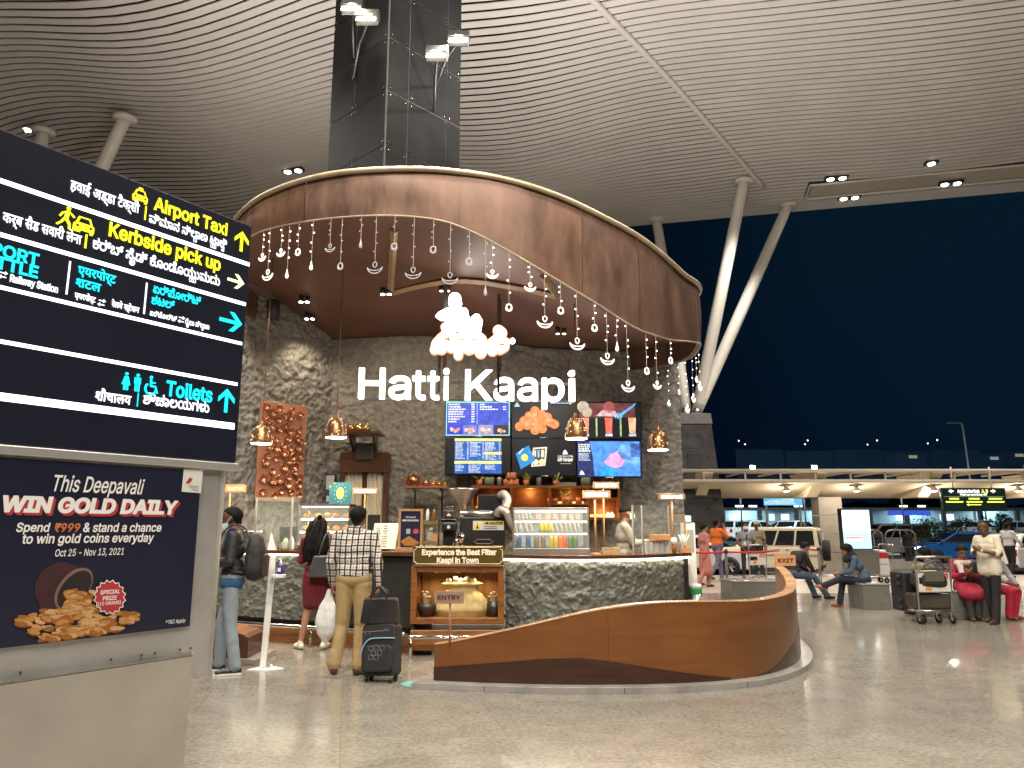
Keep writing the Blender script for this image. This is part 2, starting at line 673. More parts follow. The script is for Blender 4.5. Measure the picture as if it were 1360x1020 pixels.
def smooth(a, b, x):
    t = min(1, max(0, (x - a) / (b - a)))
    return t * t * (3 - 2 * t)


def roof_z(s, q):
    a = 1 - smooth(-9, 3, s)
    w = .34 * math.sin(2 * math.pi * (s / 13.0 + q / 30 + .30)) * a
    w += .22 * math.sin(2 * math.pi * (s / 21 - q / 26 + .1)) * (1 - smooth(-2, 9, s))
    w += .1 * math.sin(2 * math.pi * (s / 17 + .2)) * smooth(0, 8, s)
    return ZC + w * smooth(38, 30, q)


S0, QE = sq(onz(870, 290, ZC))
_, QE2 = sq(onz(1360, 252, ZC))
QE = (QE + QE2) / 2
SP, QA = sq(onz(1074, 243, ZC))
_, QB = sq(onz(1094, 265, ZC))
PITCH, WID = .33, .248


def qs(s, q, z):
    p = DS * s + DQ * q
    return (p.x, p.y, z)


mb = MB(SLAT)
q = 1.5
while q < QE - .5:
    s_end = 48
    if QA - .1 < q < QB + .05: s_end = SP
    ss = np.arange(-42, s_end + .01, 1.0) if s_end == 48 else np.append(np.arange(-42, s_end, 1.0), s_end)
    vs, fs = [], []
    for s_ in ss:
        z = roof_z(s_, q + WID / 2)
        vs += [qs(s_, q, z), qs(s_, q + WID, z), qs(s_, q, z + .03), qs(s_, q + WID, z + .03)]
    for i in range(len(ss) - 1):
        a, b = i * 4, i * 4 + 4
        fs += [(a, a + 1, b + 1, b), (a, b, b + 2, a + 2), (a + 1, a + 3, b + 3, b + 1)]
    mb.add(vs, fs, False)
    q += PITCH
roof = mb.build('ceiling')
tag(roof, None, None, kind='structure')
mb = MB(VOID)
mb.grid(lambda a, b: qs(-42 + 90 * a, 1.5 + (QE - 1.6) * b, roof_z(-42 + 90 * a, 1.5 + (QE - 1.6) * b) + .3), 60, 24)
mb.build('ceiling_void', roof)
mb = MB(LEDGE)
mb.add([qs(-42, QE - .62, ZC - .02), qs(48, QE - .62, ZC - .02), qs(48, QE + .4, ZC - .02), qs(-42, QE + .4, ZC - .02),
        qs(-42, QE - .62, ZC + .6), qs(48, QE - .62, ZC + .6), qs(48, QE + .4, ZC + .6), qs(-42, QE + .4, ZC + .6)],
       [(0, 1, 2, 3), (3, 2, 6, 7), (0, 4, 5, 1), (4, 7, 6, 5)])
mb.build('edge_fascia', roof)
mb = MB(mat('ceiling_inset', (.46, .41, .34), .6, var=.05))
ga, gb = QA + .22, QB - .3
mb.add([qs(SP + .2, ga, ZC + .02), qs(48, ga, ZC + .02), qs(48, gb, ZC + .02), qs(SP + .2, gb, ZC + .02)], [(0, 1, 2, 3)])
mb.build('inset_panel', roof)
mb = MB(LEDGE)
mb.tube([qs(SP + .1, QA + .2, ZC - .02), qs(48, QA + .2, ZC - .02)], .06, 4)
mb.tube([qs(SP + .1, QB - .3, ZC - .02), qs(48, QB - .3, ZC - .02)], .06, 4)
mb.tube([qs(SP + .1, QA + .2, ZC - .02), qs(SP + .1, QB - .3, ZC - .02)], .06, 4)
mb.build('inset_trim', roof)
a, b = onz(782, 0, ZC - .1), onz(1010, 246, ZC - .1)
d = (b - a).normalized()
mb = MB(SLAT)
pts = []
for i in range(40):
    p = a - d * 9 + (b - a + d * 9.5) * (i / 39)
    s_, q_ = sq(p)
    pts.append((p.x, p.y, roof_z(s_, q_) - .05))
mb.tube(pts, .11, 6)
mb.build('joint_rail', roof)

# downlights recessed in the roof
LAMPW = em((1, .93, .82), 14)


def downlight(px, py, label, pair=True, z=None):
    p = onz(px, py, ZC - .06)
    s_, q_ = sq(p)
    z = roof_z(s_, q_) - .06
    p = G(px, py, z)
    t = thing('ceiling_downlight', label, 'downlight', p, -AL, 'downlights set in the slatted ceiling')
    MB(DARK).box((0, 0, .03), (.95 if pair else .5, .34, .1)).build('housing', t, bev=.02)
    for x in ((-.24, .24) if pair else (0,)):
        MB(LAMPW).lathe([(.14, -.03), (.14, .0)], (x, 0, -.01), 16).build('lens', t)
    return t


downlight(1111, 237, 'paired downlight nearest the left end of the ceiling panel, inner row')
downlight(1237, 217, 'single downlight on the inner row of the ceiling panel', False)
downlight(1128, 263, 'paired downlight by the roof edge at the left end of the ceiling panel')
downlight(1263, 244, 'paired downlight by the roof edge near the right side of the frame')
downlight(36, 172, 'single downlight in the dark slot above the wayfinding sign', False)
downlight(389, 227, 'paired downlight on the ceiling left of the dark square column')

# ================================================================ V columns on granite piers
COLW = mat('column_white_paint', (.70, .67, .61), .42, var=.04)
GRAN = mat('pier_granite', (.045, .042, .042), .3, var=.35, vs=3, bump=.05, bs=8)
CAPG = mat('pier_cap', (.17, .165, .16), .5, var=.2)


def v_column(label, base, tops, rz=0):
    t = thing('roof_column', label, 'column', (base.x, base.y, -.3), 0, 'branching columns that carry the roof')
    H = base.z + .3
    w0, w1 = 1.12, .66
    M = MB(GRAN)
    nb = 6
    for i in range(nb):
        z0, z1 = (H - .55) * i / nb, (H - .55) * (i + 1) / nb - .012
        a, b = w0 + (w1 - w0) * z0 / H, w0 + (w1 - w0) * z1 / H
        vs = [(-a, -a, z0), (a, -a, z0), (a, a, z0), (-a, a, z0), (-b, -b, z1), (b, -b, z1), (b, b, z1), (-b, b, z1)]
        M.add(vs, [(0, 3, 2, 1), (4, 5, 6, 7), (0, 1, 5, 4), (1, 2, 6, 5), (2, 3, 7, 6), (3, 0, 4, 7)])
        if i == 4: M.use(DARK).box((-.1, -a - .002, (z0 + z1) / 2), (.55, .03, .62)); M.use(GRAN)
    M.build('pier', t, bev=.01)
    MB(CAPG).prism([(-.74, H - .54), (.74, H - .54), (.69, H - .1), (-.69, H - .1)], -.72, .72).build('pier_cap', t, bev=.02)
    k = MB(METAL)
    for i in range(4):
        q = R(45 + 90 * i)
        k.cyl((.34 * math.cos(q), .34 * math.sin(q), H - .1), (.34 * math.cos(q), .34 * math.sin(q), H + .18), .16, .12)
    k.build('hinge', t)
    o = Vector((base.x, base.y, -.3))
    for i, T in enumerate(tops):
        T = T - o
        s = Vector((0, 0, H + .05)) + Vector((T.x, T.y, 0)).normalized() * .3
        b = MB(COLW)
        n = 24
        b.tube([s.lerp(T, j / n) for j in range(n + 1)], [.17 + .085 * math.sin(math.pi * min(1, .2 + .62 * j / n)) for j in range(n + 1)], 20)
        br = b.build('branch', t)
        MB(COLW).cyl(T - Vector((0, 0, .10)), T + Vector((0, 0, .02)), .38, .42, 18).build('top_plate', br)
    return t


b0 = P(916, 549, 31)
v_column('white branching steel column on a dark granite pier, right of the coffee stall', b0,
         [onz(988, 240, ZC - .03), onz(1047, 272, ZC - .03), onz(872, 292, ZC - .03), onz(846, 318, ZC - .03)])
b1 = P(-30, 560, 27)
v_column('white branching column behind the top of the wayfinding sign', b1,
         [onz(166, 157, 15.6), onz(58, 174, 15.7)])
# ================================================================ coffee stall
COPPER = mat('aged_copper', (.150, .084, .055), .48, .4, var=.5, vs=1.6, bump=.1, bs=7, col2=(.235, .135, .092), rvar=.16, detail=8, stretch=(1.6, 1.6, .55))
COPPER2 = mat('aged_copper_dark', (.128, .075, .054), .5, .4, var=.5, vs=2, bump=.1, bs=7, col2=(.25, .14, .095), rvar=.16, detail=8, stretch=(1.6, 1.6, .55))
COPPER3 = mat('aged_copper_warm', (.165, .088, .055), .48, .4, var=.5, vs=1.8, bump=.1, bs=7, rvar=.16, detail=8, stretch=(1.6, 1.6, .55))
RIM = mat('rim_brass', (.46, .37, .25), .45, .4, var=.2, vs=5)
SOFF = mat('soffit_brown', (.17, .078, .05), .45, .2, var=.25, vs=.9)
STUC = mat('rough_stucco', (.225, .210, .186), .62, var=.35, vs=9, bump=1.0, bs=20, spec=.5)
STUCD = mat('rough_black_stucco', (.135, .138, .118), .42, var=.25, vs=9, bump=.5, bs=20, spec=.4)
SLATE = mat('smooth_black_slate', (.022, .023, .021), .45, var=.3, vs=2, bump=.25, bs=10)
CTOP = mat('counter_top', (.085, .034, .016), .22, var=.3, vs=4, coat=.4)

# ---- plan of the oval canopy
CX, CY, RX, RY = -.75, 11.6, 3.65, 3.2


def ring(ph, k=1.0, dx=0):
    return CX + (RX * k + dx) * math.sin(ph), CY - (RY * k + dx) * math.cos(ph)


def ph_of(px, z):
    a, b = R(-86), R(80)
    for _ in range(50):
        m = (a + b) / 2
        x, y = ring(m)
        d = y * CT + (z - HCAM) * ST
        if 680 + 1000 * x / d < px: a = m
        else: b = m
    return (a + b) / 2


TOPK = [(335, 270), (360, 256), (400, 242), (440, 233), (480, 229), (530, 227), (565, 227), (600, 230), (650, 236), (700, 248), (750, 266), (800, 291), (840, 312), (880, 343), (905, 368)]
BOTK = [(335, 309), (360, 302), (400, 294), (440, 289), (480, 286), (530, 286), (565, 288), (600, 295), (650, 318), (700, 347), (750, 378), (800, 408), (830, 429), (850, 440), (875, 447), (892, 452)]


def track(keys, z0):
    out = []
    for px, py in keys:
        ph = ph_of(px, z0)
        _, y = ring(ph)
        out.append((ph, P(px, py, y).z))
    return out


tk, bk = track(TOPK, 5.2), track(BOTK, 4.6)
tk = [(R(-180), 5.0), (R(-120), 5.35)] + tk + [(R(88), 5.1), (R(110), 5.05), (R(180), 5.0)]
bk = [(R(-180), 4.5), (R(-120), 4.75)] + bk + [(R(80), 4.22), (R(95), 4.2), (R(120), 4.3), (R(180), 4.5)]


def sm_track(k):
    a = np.linspace(R(-180), R(180), 721)
    z = np.interp(a, [p[0] for p in k], [p[1] for p in k])
    w = np.hanning(27); w /= w.sum()
    zp = np.concatenate([z[-40:], z, z[:40]])
    return a, np.convolve(zp, w, 'same')[40:-40]


TA, TZ = sm_track(tk)
BA, BZ = sm_track(bk)


def ztop(ph): return float(np.interp(ph, TA, TZ))
def zbot(ph): return float(np.interp(ph, BA, BZ))


stall = thing('coffee_stall', 'round coffee stall with copper canopy, rough dark walls and curved counter', 'coffee stall', (0, 0, 0))


def K(mb, name, bev=0):
    return mb.build(name, stall, bev)


# ---- copper band in curved sheets
cuts = [-180, -150, -120, -95, -72, -50, -30, -12, 2, 14, 26, 40, 53, 66, 79, 95, 115, 140, 180]
band = MB()
th = .07
for i in range(len(cuts) - 1):
    a0, a1 = R(cuts[i]) + .0003, R(cuts[i + 1]) - .0003
    band.use([COPPER, COPPER2, COPPER3, COPPER][(i * 7 + 3) % 4])
    jit = (i % 3) * .004

    def out(u, v, a0=a0, a1=a1, jit=jit):
        ph = a0 + (a1 - a0) * u
        x, y = ring(ph, 1, jit + .02 * math.sin(v * 3.1) + .012 * noise.noise((ph * 5, v * 2, 1)))
        z = zbot(ph) + (ztop(ph) - zbot(ph)) * v
        return (x, y, z)

    def inn(u, v, a0=a0, a1=a1):
        ph = a1 + (a0 - a1) * u
        x, y = ring(ph, 1, -th)
        z = zbot(ph) + (ztop(ph) - zbot(ph)) * v
        return (x, y, z)
    band.grid(out, 10, 8)
    band.grid(inn, 10, 2)
    # lower lip
    band.grid(lambda u, v, a0=a0, a1=a1: (*ring(a1 + (a0 - a1) * u, 1, jit - (th + jit) * v), zbot(a1 + (a0 - a1) * u)), 10, 1)
K(band, 'copper_band')
rim = MB(RIM)
N = 160
rim.tube([(*ring(R(-180 + 360 * i / N), 1, .03), ztop(R(-180 + 360 * i / N)) + .01) for i in range(N)], .034, 8, closed=True)
rim.tube([(*ring(R(-180 + 360 * i / N), 1, .0), zbot(R(-180 + 360 * i / N)) - .005) for i in range(N)], .011, 6, closed=True)
K(rim, 'band_rim')
# canopy roof deck
deck = MB(mat('canopy_deck', (.16, .12, .09), .6))
deck.add([(CX, CY, 5.45)] + [(*ring(R(360 * i / 72), 1, -.06), ztop(R((360 * i / 72 + 180) % 360 - 180)) - .12) for i in range(72)],
         [(0, 1 + i, 1 + (i + 1) % 72) for i in range(72)])
K(deck, 'canopy_roof')

# ---- walls (plan polyline with top heights)
WA, WB, WD, WE = Vector((XA(290, 11.9), 11.9, 0)), Vector((XA(441, 13.3, 4), 13.3, 0)), Vector((XA(905, 13.45, 3), 13.45, 0)), Vector((XA(905, 13.45, 3) + .16, 14.8, 0))
ztA, ztB, ztD = P(300, 352, 11.9).z, P(441, 452, 13.3).z, P(905, 470, 13.45).z


def wtop(p, t):
    return p


def stucco(name, A, B, z0, ztopf, m, amp, nu, nv, seed=0, skip=None):
    d = (B - A).normalized()
    n = Vector((d.y, -d.x, 0))
    L = (B - A).length
    mb = MB(m)

    def f(u, v):
        z = z0 + (ztopf(u) - z0) * v
        p = A + d * (L * u)
        q = Vector((u * L * 6.6 + seed, z * 9.5 + .8 * noise.noise(Vector((u * L * 2, z * 2, 4))), seed))
        h = noise.fractal(q, .9, 2.1, 5) * .5 + (.5 - abs(noise.noise(q * 1.5))) * .8
        h += .45 * noise.noise(q * 2.9) + .25 * noise.noise(q * 6.3)
        return p + n * (amp * h) + Vector((0, 0, z))
    mb.grid(f, nu, nv)
    return K(mb, name)


stucco('side_wall', WA, WB, .05, lambda u: ztA + (ztB - ztA) * u, STUC, .048, 120, 200, 3)
stucco('back_wall', WB, WD, .05, lambda u: (ztB + (ztD - ztB) * u) + .14 * math.sin(math.pi * min(1, u * 1.7)) , STUC, .045, 260, 200, 11)
mb = MB(STUC).bx(WB.x - .2, WD.x, 13.7, 13.8, 0, 5.0)
mb.add([WD + Vector((0, 0, 0)), WE, WE + Vector((0, 0, 4.5)), WD + Vector((0, 0, 4.5))], [(0, 1, 2, 3)])
K(mb, 'rear_wall')

# ---- soffit: ruled between the band's lower edge and the wall tops
wp = [(WA + Vector((-.3, -.2, ztA + .02))), WB + Vector((0, 0, ztB + .02))]
n = 12
for i in range(1, n + 1):
    u = i / n
    p = WB.lerp(WD, u)
    wp.append(p + Vector((0, 0, ztB + (ztD - ztB) * u + .14 * math.sin(math.pi * min(1, u * 1.7)) + .02)))
wl = [0]
for i in range(1, len(wp)): wl.append(wl[-1] + (wp[i] - wp[i - 1]).length)


def wall_at(t):
    s = t * wl[-1]
    for i in range(1, len(wp)):
        if s <= wl[i] + 1e-6:
            return wp[i - 1].lerp(wp[i], (s - wl[i - 1]) / (wl[i] - wl[i - 1]))
    return wp[-1]


def soff(u, v):
    ph = R(-94) + R(176) * u
    x, y = ring(ph, 1, -.05)
    a = Vector((x, y, zbot(ph) + .10))
    b = wall_at(u)
    p = a.lerp(b, v)
    p.z += .06 * math.sin(math.pi * v) * (0.4 + .6 * v)
    return p


sf = MB(SOFF)
sf.grid(soff, 60, 14)
K(sf, 'soffit')


def soff_z(X, Y):
    return min(SOFFPTS, key=lambda p: (p.x - X) ** 2 + (p.y - Y) ** 2).z


SOFFPTS = [soff(i / 240, j / 60) for i in range(241) for j in range(61)]


def soff_at(px, py):
    """where the sight line through a pixel meets the soffit (nearest sampled point)"""
    r = ray(px, py).normalized()
    o = Vector((0, 0, HCAM))
    return min(SOFFPTS, key=lambda p: ((p - o) - r * (p - o).dot(r)).length)


# recess edges in the soffit as bars, their lit tan put into the colour
FR = mat('recess_edge_tan', (.42, .28, .15), .5, var=.2)
mb = MB(FR)
for (p0, p1) in (((518, 388), (740, 390)), ((518, 388), (523, 306)), ((740, 390), (722, 366))):
    a, b = soff_at(*p0), soff_at(*p1)
    d = b - a
    pts = []
    for i in range(9):
        p = a + d * (i / 8)
        p.z = soff_z(p.x, p.y) - .02
        pts.append(p)
    mb.tube(pts, .05, 4)
K(mb, 'recess_edges')

# ---- dark square column through the canopy
PANEL = mat('bronze_panel', (.013, .013, .0135), .5, 0, spec=.12, var=.3, vs=1.6, bump=.05, bs=4, rvar=.08)
SEAM = mat('panel_seam', (.22, .21, .20), .4, .2)
cc = Vector((XA(508, 10.35, 6), 10.35, 0))
d1, d2 = Vector((-1.07, 1.0, 0)).normalized(), Vector((1.0, 1.07, 0)).normalized()
SIDE = 1.5
colt = thing('clad_column', 'dark square column clad in riveted bronze panels above the copper canopy', 'column', (cc.x, cc.y, 5.32))
pn, sm_, rv = MB(PANEL), MB(SEAM), MB(CHROME)
TOPZ = 11.6
rows = 13
hh = TOPZ / rows
for fi, (d, nn) in enumerate(((d1, -d2), (d2, -d1), (d1, d2), (d2, d1))):
    base = Vector((0, 0, 0)) if fi < 2 else (d2 * SIDE if fi == 2 else d1 * SIDE)
    spl = [0, .55, 1] if d is d1 else [0, .27, .8, 1]
    for r_ in range(rows):
        for k in range(len(spl) - 1):
            a, b = base + d * (SIDE * spl[k] + .006), base + d * (SIDE * spl[k + 1] - .006)
            z0, z1 = r_ * hh + .006, (r_ + 1) * hh - .006
            off = nn * (.012 + .003 * random.random())
            pn.add([a + off + Vector((0, 0, z0)), b + off + Vector((0, 0, z0)), b + off + Vector((0, 0, z1)), a + off + Vector((0, 0, z1))], [(0, 1, 2, 3)])
            if fi < 2 and r_ < 10:
                for (e_, zz) in ((a, z0 + .06), (b, z0 + .06), (a, z1 - .06), (b, z1 - .06)):
                    inward = d * (.05 if e_ is a else -.05)
                    c_ = e_ + inward + off + nn * .004 + Vector((0, 0, zz))
                    rv.ball(c_, .011, 6, 4)
    a, b = base, base + d * SIDE
    sm_.add([a, b, b + Vector((0, 0, TOPZ)), a + Vector((0, 0, TOPZ))], [(0, 1, 2, 3)])
pn.build('cladding', colt)
sm_.build('core', colt)
rv.build('rivets', colt)

# ---- floodlights on the column
FL = em((1, .88, .62), 40)
for i, p in enumerate(FLOODS):
    t = thing('floodlight', ['floodlight on the left face of the dark column, upper left of its pair', 'floodlight on the left face of the dark column, near its corner',
                             'floodlight on the right face of the dark column, near the corner', 'floodlight on the right face of the dark column, outermost'][i],
              'floodlight', Vector(p) + Vector((0, .06, 0)), 0, 'floodlights on the dark column')
    MB(DARK).box((0, .08, .02), (.34, .16, .26), rx=R(-35)).build('housing', t, bev=.02)
    MB(FL).box((0, -.005, -.05), (.28, .012, .2), rx=R(-35)).build('lamp_glass', t)
    tgt = cc + (d1 * .9 if i < 2 else d2 * .95) + Vector((0, 0, p[2] + .05)) - (Vector(p) + Vector((0, .06, 0)))
    tgt.z -= .42
    MB(DARK).tube([(0, .12, 0), tgt * .5 + Vector((0, 0, .08)), tgt], .022, 6).build('bracket', t)

# uplights standing on the canopy roof
for wi, p in enumerate(ROOF_WASH):
    t = thing('uplight', ['small uplight at the left of the canopy roof', 'small uplight at the right of the canopy roof', 'small uplight at the front of the canopy roof', 'small uplight at the back of the canopy roof'][wi], 'uplight', (p[0], p[1], p[2] - .32), 0, 'uplights on the canopy roof')
    MB(DARK).lathe([(.13, -.2), (.13, .1), (.09, .16)], n=14).build('housing', t)
    MB(em((1, .9, .75), 12)).lathe([(.1, .17), (.001, .18)], n=14).build('lens', t)

# ---- counter
CP = [(262, 11.6), (300, 11.05), (345, 10.7), (400, 10.4), (450, 10.15), (500, 9.9), (548, 9.68)]
left_pts = [Vector((XA(px, Y, .6), Y, 0)) for px, Y in CP]
CPR = [(670, 9.72), (720, 9.5), (780, 9.42), (840, 9.62), (880, 9.95), (917, 10.45)]
right_pts = [Vector((XA(px, Y, .6), Y, 0)) for px, Y in CPR]


def catm(pts, n):
    out = []
    q = [pts[0] * 2 - pts[1]] + pts + [pts[-1] * 2 - pts[-2]]
    for i in range(1, len(q) - 2):
        for k in range(n):
            t = k / n
            a, b, c, d = q[i - 1], q[i], q[i + 1], q[i + 2]
            out.append(.5 * ((2 * b) + (c - a) * t + (2 * a - 5 * b + 4 * c - d) * t * t + (3 * b - a - 3 * c + d) * t ** 3))
    out.append(q[-2])
    return out


LC, RC = catm(left_pts, 12), catm(right_pts, 12)


def along(C_, u):
    x = u * (len(C_) - 1)
    i = min(int(x), len(C_) - 2)
    p = C_[i].lerp(C_[i + 1], x - i)
    d = (C_[i + 1] - C_[i]).normalized()
    return p, Vector((d.y, -d.x, 0))


def rough_front(name, C_, z0, z1, m, amp, nu, nv, seed, off=0.0):
    mb = MB(m)

    def f(u, v):
        p, n_ = along(C_, u)
        z = z0 + (z1 - z0) * v
        s = u * 3.4 * len(C_) / 60
        q = Vector((s * 8 + seed, z * 11 + .8 * noise.noise(Vector((s * 2, z * 2, 4))), seed))
        h = noise.fractal(q, .9, 2.1, 5) * .6 + abs(noise.noise(q * 2.1)) * .9 - .45 + .4 * noise.noise(q * 5.3)
        return p + n_ * (amp * h - .02 + off) + Vector((0, 0, z))
    mb.grid(f, nu, nv)
    return K(mb, name)


def slab(name, C_, z0, z1, front, back, m, bev=.006, u0=0, u1=1, n=60):
    mb = MB(m)
    vs, fs = [], []
    for i in range(n + 1):
        p, nn = along(C_, u0 + (u1 - u0) * i / n)
        a, b = p + nn * front, p - nn * back
        vs += [(a.x, a.y, z0), (a.x, a.y, z1), (b.x, b.y, z1), (b.x, b.y, z0)]
    for i in range(n):
        for k in range(4):
            fs.append((i * 4 + k, i * 4 + (k + 1) % 4, i * 4 + 4 + (k + 1) % 4, i * 4 + 4 + k))
    fs += [(3, 2, 1, 0), (n * 4, n * 4 + 1, n * 4 + 2, n * 4 + 3)]
    mb.add(vs, fs)
    return K(mb, name, bev)


rough_front('rough_counter_front', RC, .22, 1.09, STUCD, .032, 200, 60, 5)
slab('smooth_counter_front', LC, .28, 1.13, -.02, .1, SLATE)
rough_front('rough_counter_band', LC[:52], .30, 1.135, STUCD, .032, 180, 60, 9, .035)
slab('counter_shelf', LC, 1.15, 1.20, .06, .62, CTOP)
slab('counter_shelf', RC, 1.125, 1.17, .05, .62, CTOP)
slab('counter_body', RC, 0.02, 1.12, -.14, .5, SLATE)
slab('counter_body', LC, 0.02, 1.14, -.14, .5, SLATE)
slab('counter_plinth', LC, 0, .19, .05, .12, WOOD)
slab('counter_plinth', RC, 0, .19, .05, .12, WOOD)
LEDW = em((1, .93, .72), 15, True)
slab('led_strip', RC, 1.098, 1.116, .02, -.003, LEDW, 0)
slab('led_strip', LC, 1.135, 1.148, .05, -.03, em((1, .9, .68), 12, True), 0, .2, .62)
# black end post of the counter
e0, en = along(RC, 1.0)
mb = MB(BLACK).box((e0.x + .02, e0.y + .3, .57), (.06, .75, 1.12), rz=R(-12))
K(mb, 'counter_end', .004)
# foot rail
rl = MB(CHROME)
pts = []
for i in range(61):
    p, nn = along(LC, i / 60)
    pts.append(p + nn * .16 + Vector((0, 0, .235)))
rl.tube(pts, .026, 10)
pts2 = []
for i in range(41):
    p, nn = along(RC, i / 40)
    pts2.append(p + nn * .16 + Vector((0, 0, .235)))
nx, nY = XA(548, 9.4, .3), 9.3
rl.tube([pts[-1], (nx, 9.25, .235), (XA(668, 9.25, .3), 9.25, .235), pts2[0]] + pts2, .026, 10)
for c_ in (pts[5], pts[20], pts[35], pts[50], Vector((nx, 9.25, .235)), pts2[2], pts2[18]):
    rl.cyl(c_, (c_.x, c_.y, 0), .018)
K(rl, 'foot_rail')

# ---- lit display niche in the counter
ny = 9.38
zb, zt = P(550, 829, ny).z, P(550, 752, ny).z
x0, x1 = XA(545, ny, .6), XA(669, ny, .6)
nich = MB(WOOD)
w = .07
nich.bx(x0, x0 + w, ny, ny + .5, zb, zt).bx(x1 - w, x1, ny, ny + .5, zb, zt)
nich.bx(x0 + w, x1 - w, ny, ny + .5, zt - w, zt).bx(x0 + w, x1 - w, ny, ny + .5, zb, zb + w)
K(nich, 'niche_frame', .006)
WOODN = mat('niche_veneer', (.34, .17, .06), .4, var=.25, vs=2.5, stretch=(6, 1, .6))
K(MB(WOODN).bx(x0 + .01, x1 - .01, ny + .5, ny + .54, zb, zt), 'niche_back')
K(MB(WOOD).bx(x0, x1, ny + .02, ny + .5, .06, zb - .07), 'niche_plinth', .01)
for i, fx in enumerate((.25, .5, .78)):
    l = thing('niche_spotlight', ['left', 'middle', 'right'][i] + ' of the three tiny spotlights inside the wooden display niche', 'spotlight', (x0 + (x1 - x0) * fx, ny + .22, zt - w - .002), 0, 'spotlights inside the display niche')
    MB(CHROME).lathe([(.03, 0), (.035, -.012), (.03, -.014)], n=12).build('bezel', l)
    MB(em((1, .8, .5), 10)).lathe([(.026, -.013), (.001, -.016)], n=12).build('lens', l)
    lamp((0, 0, -.03), (0, 0.1, -1), 4.5, (1, .74, .42), 140, .6, .03, parent=l)
# gold sign above the niche
GOLD = mat('gold_plate', (.28, .20, .05), .26, .8, var=.2, vs=2, rvar=.05)
gx0, gx1, gz0, gz1 = x0 + .02, x1, P(550, 751, ny).z + .005, P(550, 725, ny).z
gs = thing('gold_sign', 'gold plate sign about filter coffee above the lit display niche', 'sign', ((gx0 + gx1) / 2, ny - .03, gz0))
W_, H_ = (gx1 - gx0), gz1 - gz0
MB(GOLD).bx(-W_ / 2, W_ / 2, -.012, .02, 0, H_).build('plate', gs, bev=.004)
CREAM = mat('sign_cream', (.85, .76, .58), .5, var=0)
b = MB(CREAM)
i_ = .035
pts = []
for (cx_, cz_, a0) in ((W_ / 2 - i_, H_ - i_, 270), (-W_ / 2 + i_, H_ - i_, 0), (-W_ / 2 + i_, i_, 90), (W_ / 2 - i_, i_, 180)):
    for k in range(5):
        q = R(a0 - k * 22.5)
        pts.append((cx_ + .02 * (1 if cx_ > 0 else -1) + .03 * math.cos(q), -.014, cz_ + .02 * (1 if cz_ > H_ / 2 else -1) + .03 * math.sin(q)))
b.tube(pts, .004, 4, closed=True)
b.build('border', gs)
b = MB()
text(b, 'Experience the Best Filter', -W_ / 2 * .80, W_ / 2 * .84, H_ * .54, H_ * .30, CREAM, -.013, .03, stroke=.012)
text(b, 'Kaapi in Town', -W_ / 2 * .47, W_ / 2 * .45, H_ * .13, H_ * .29, CREAM, -.013, .03, stroke=.012)
b.build('lettering', gs)
# ================================================================ things in and around the stall
def rect(px0, py0, px1, py1, Y):
    a, b = P(px0, py0, Y), P(px1, py1, Y)
    return min(a.x, b.x), max(a.x, b.x), min(a.z, b.z), max(a.z, b.z)


# ---- curved wooden screen wall in front
SW = [(577, 7.32), (640, 7.22), (720, 7.15), (800, 7.13), (880, 7.17), (950, 7.3), (1000, 7.5), (1035, 7.85), (1056, 8.35), (1060, 9.0), (1052, 9.7), (1043, 10.3)]
SW = [(px, Y * 1.045) for px, Y in SW]
SWP = catm([Vector((XA(px, Y, .45), Y, 0)) for px, Y in SW], 10)
TOPW = [(577, 858), (620, 849.5), (672, 838.5), (746, 821), (795, 810), (860, 801.5), (915, 800), (975, 799.5), (1003, 799), (1026, 796), (1049, 790), (1056, 785)]
swl = [0]
for i in range(1, len(SWP)): swl.append(swl[-1] + (SWP[i] - SWP[i - 1]).length)


def px_of(p):
    d = p.y * CT + (p.z - HCAM) * ST
    return 680 + 1000 * p.x / d


def topz(i):
    p = SWP[i]
    if p.y <= 8.74 or i < 84:
        px = px_of(p + Vector((0, 0, .6)))
        py = np.interp(px, [a for a, _ in TOPW], [b for _, b in TOPW])
        return P(px, py, p.y).z
    z0 = P(1056, 785, 8.72).z
    return z0 + (.96 - z0) * smooth(8.72, 10.76, p.y)


TW = np.array([topz(i) for i in range(len(SWP))])
TW = np.convolve(np.pad(TW, 4, 'edge'), np.ones(9) / 9, 'valid')
swt = thing('wooden_screen_wall', 'low curving varnished wooden wall that rises to the right in front of the stall', 'screen wall', SWP[0])
O_ = SWP[0]


def sw_n(i):
    d = (SWP[min(i + 1, len(SWP) - 1)] - SWP[max(i - 1, 0)]).normalized()
    return Vector((d.y, -d.x, 0))


VARN = bpy.data.materials.new('varnished_ply')
VARN.use_nodes = True
_t = VARN.node_tree
_b = _t.nodes['Principled BSDF']
_tc = _t.nodes.new('ShaderNodeTexCoord')
_mp = _t.nodes.new('ShaderNodeMapping'); _mp.inputs['Scale'].default_value = (.55, .55, 4.5)
_n1 = _t.nodes.new('ShaderNodeTexNoise'); _n1.inputs['Scale'].default_value = 2.2; _n1.inputs['Detail'].default_value = 8; _n1.inputs['Distortion'].default_value = .6
_n2 = _t.nodes.new('ShaderNodeTexNoise'); _n2.inputs['Scale'].default_value = 1.3; _n2.inputs['Detail'].default_value = 3
_cr = _t.nodes.new('ShaderNodeValToRGB')
_cr.color_ramp.elements[0].position = .3; _cr.color_ramp.elements[0].color = (.115, .037, .008, 1)
_cr.color_ramp.elements[1].position = .72; _cr.color_ramp.elements[1].color = (.215, .078, .017, 1)
_mx = _t.nodes.new('ShaderNodeMixRGB'); _mx.inputs[0].default_value = .45
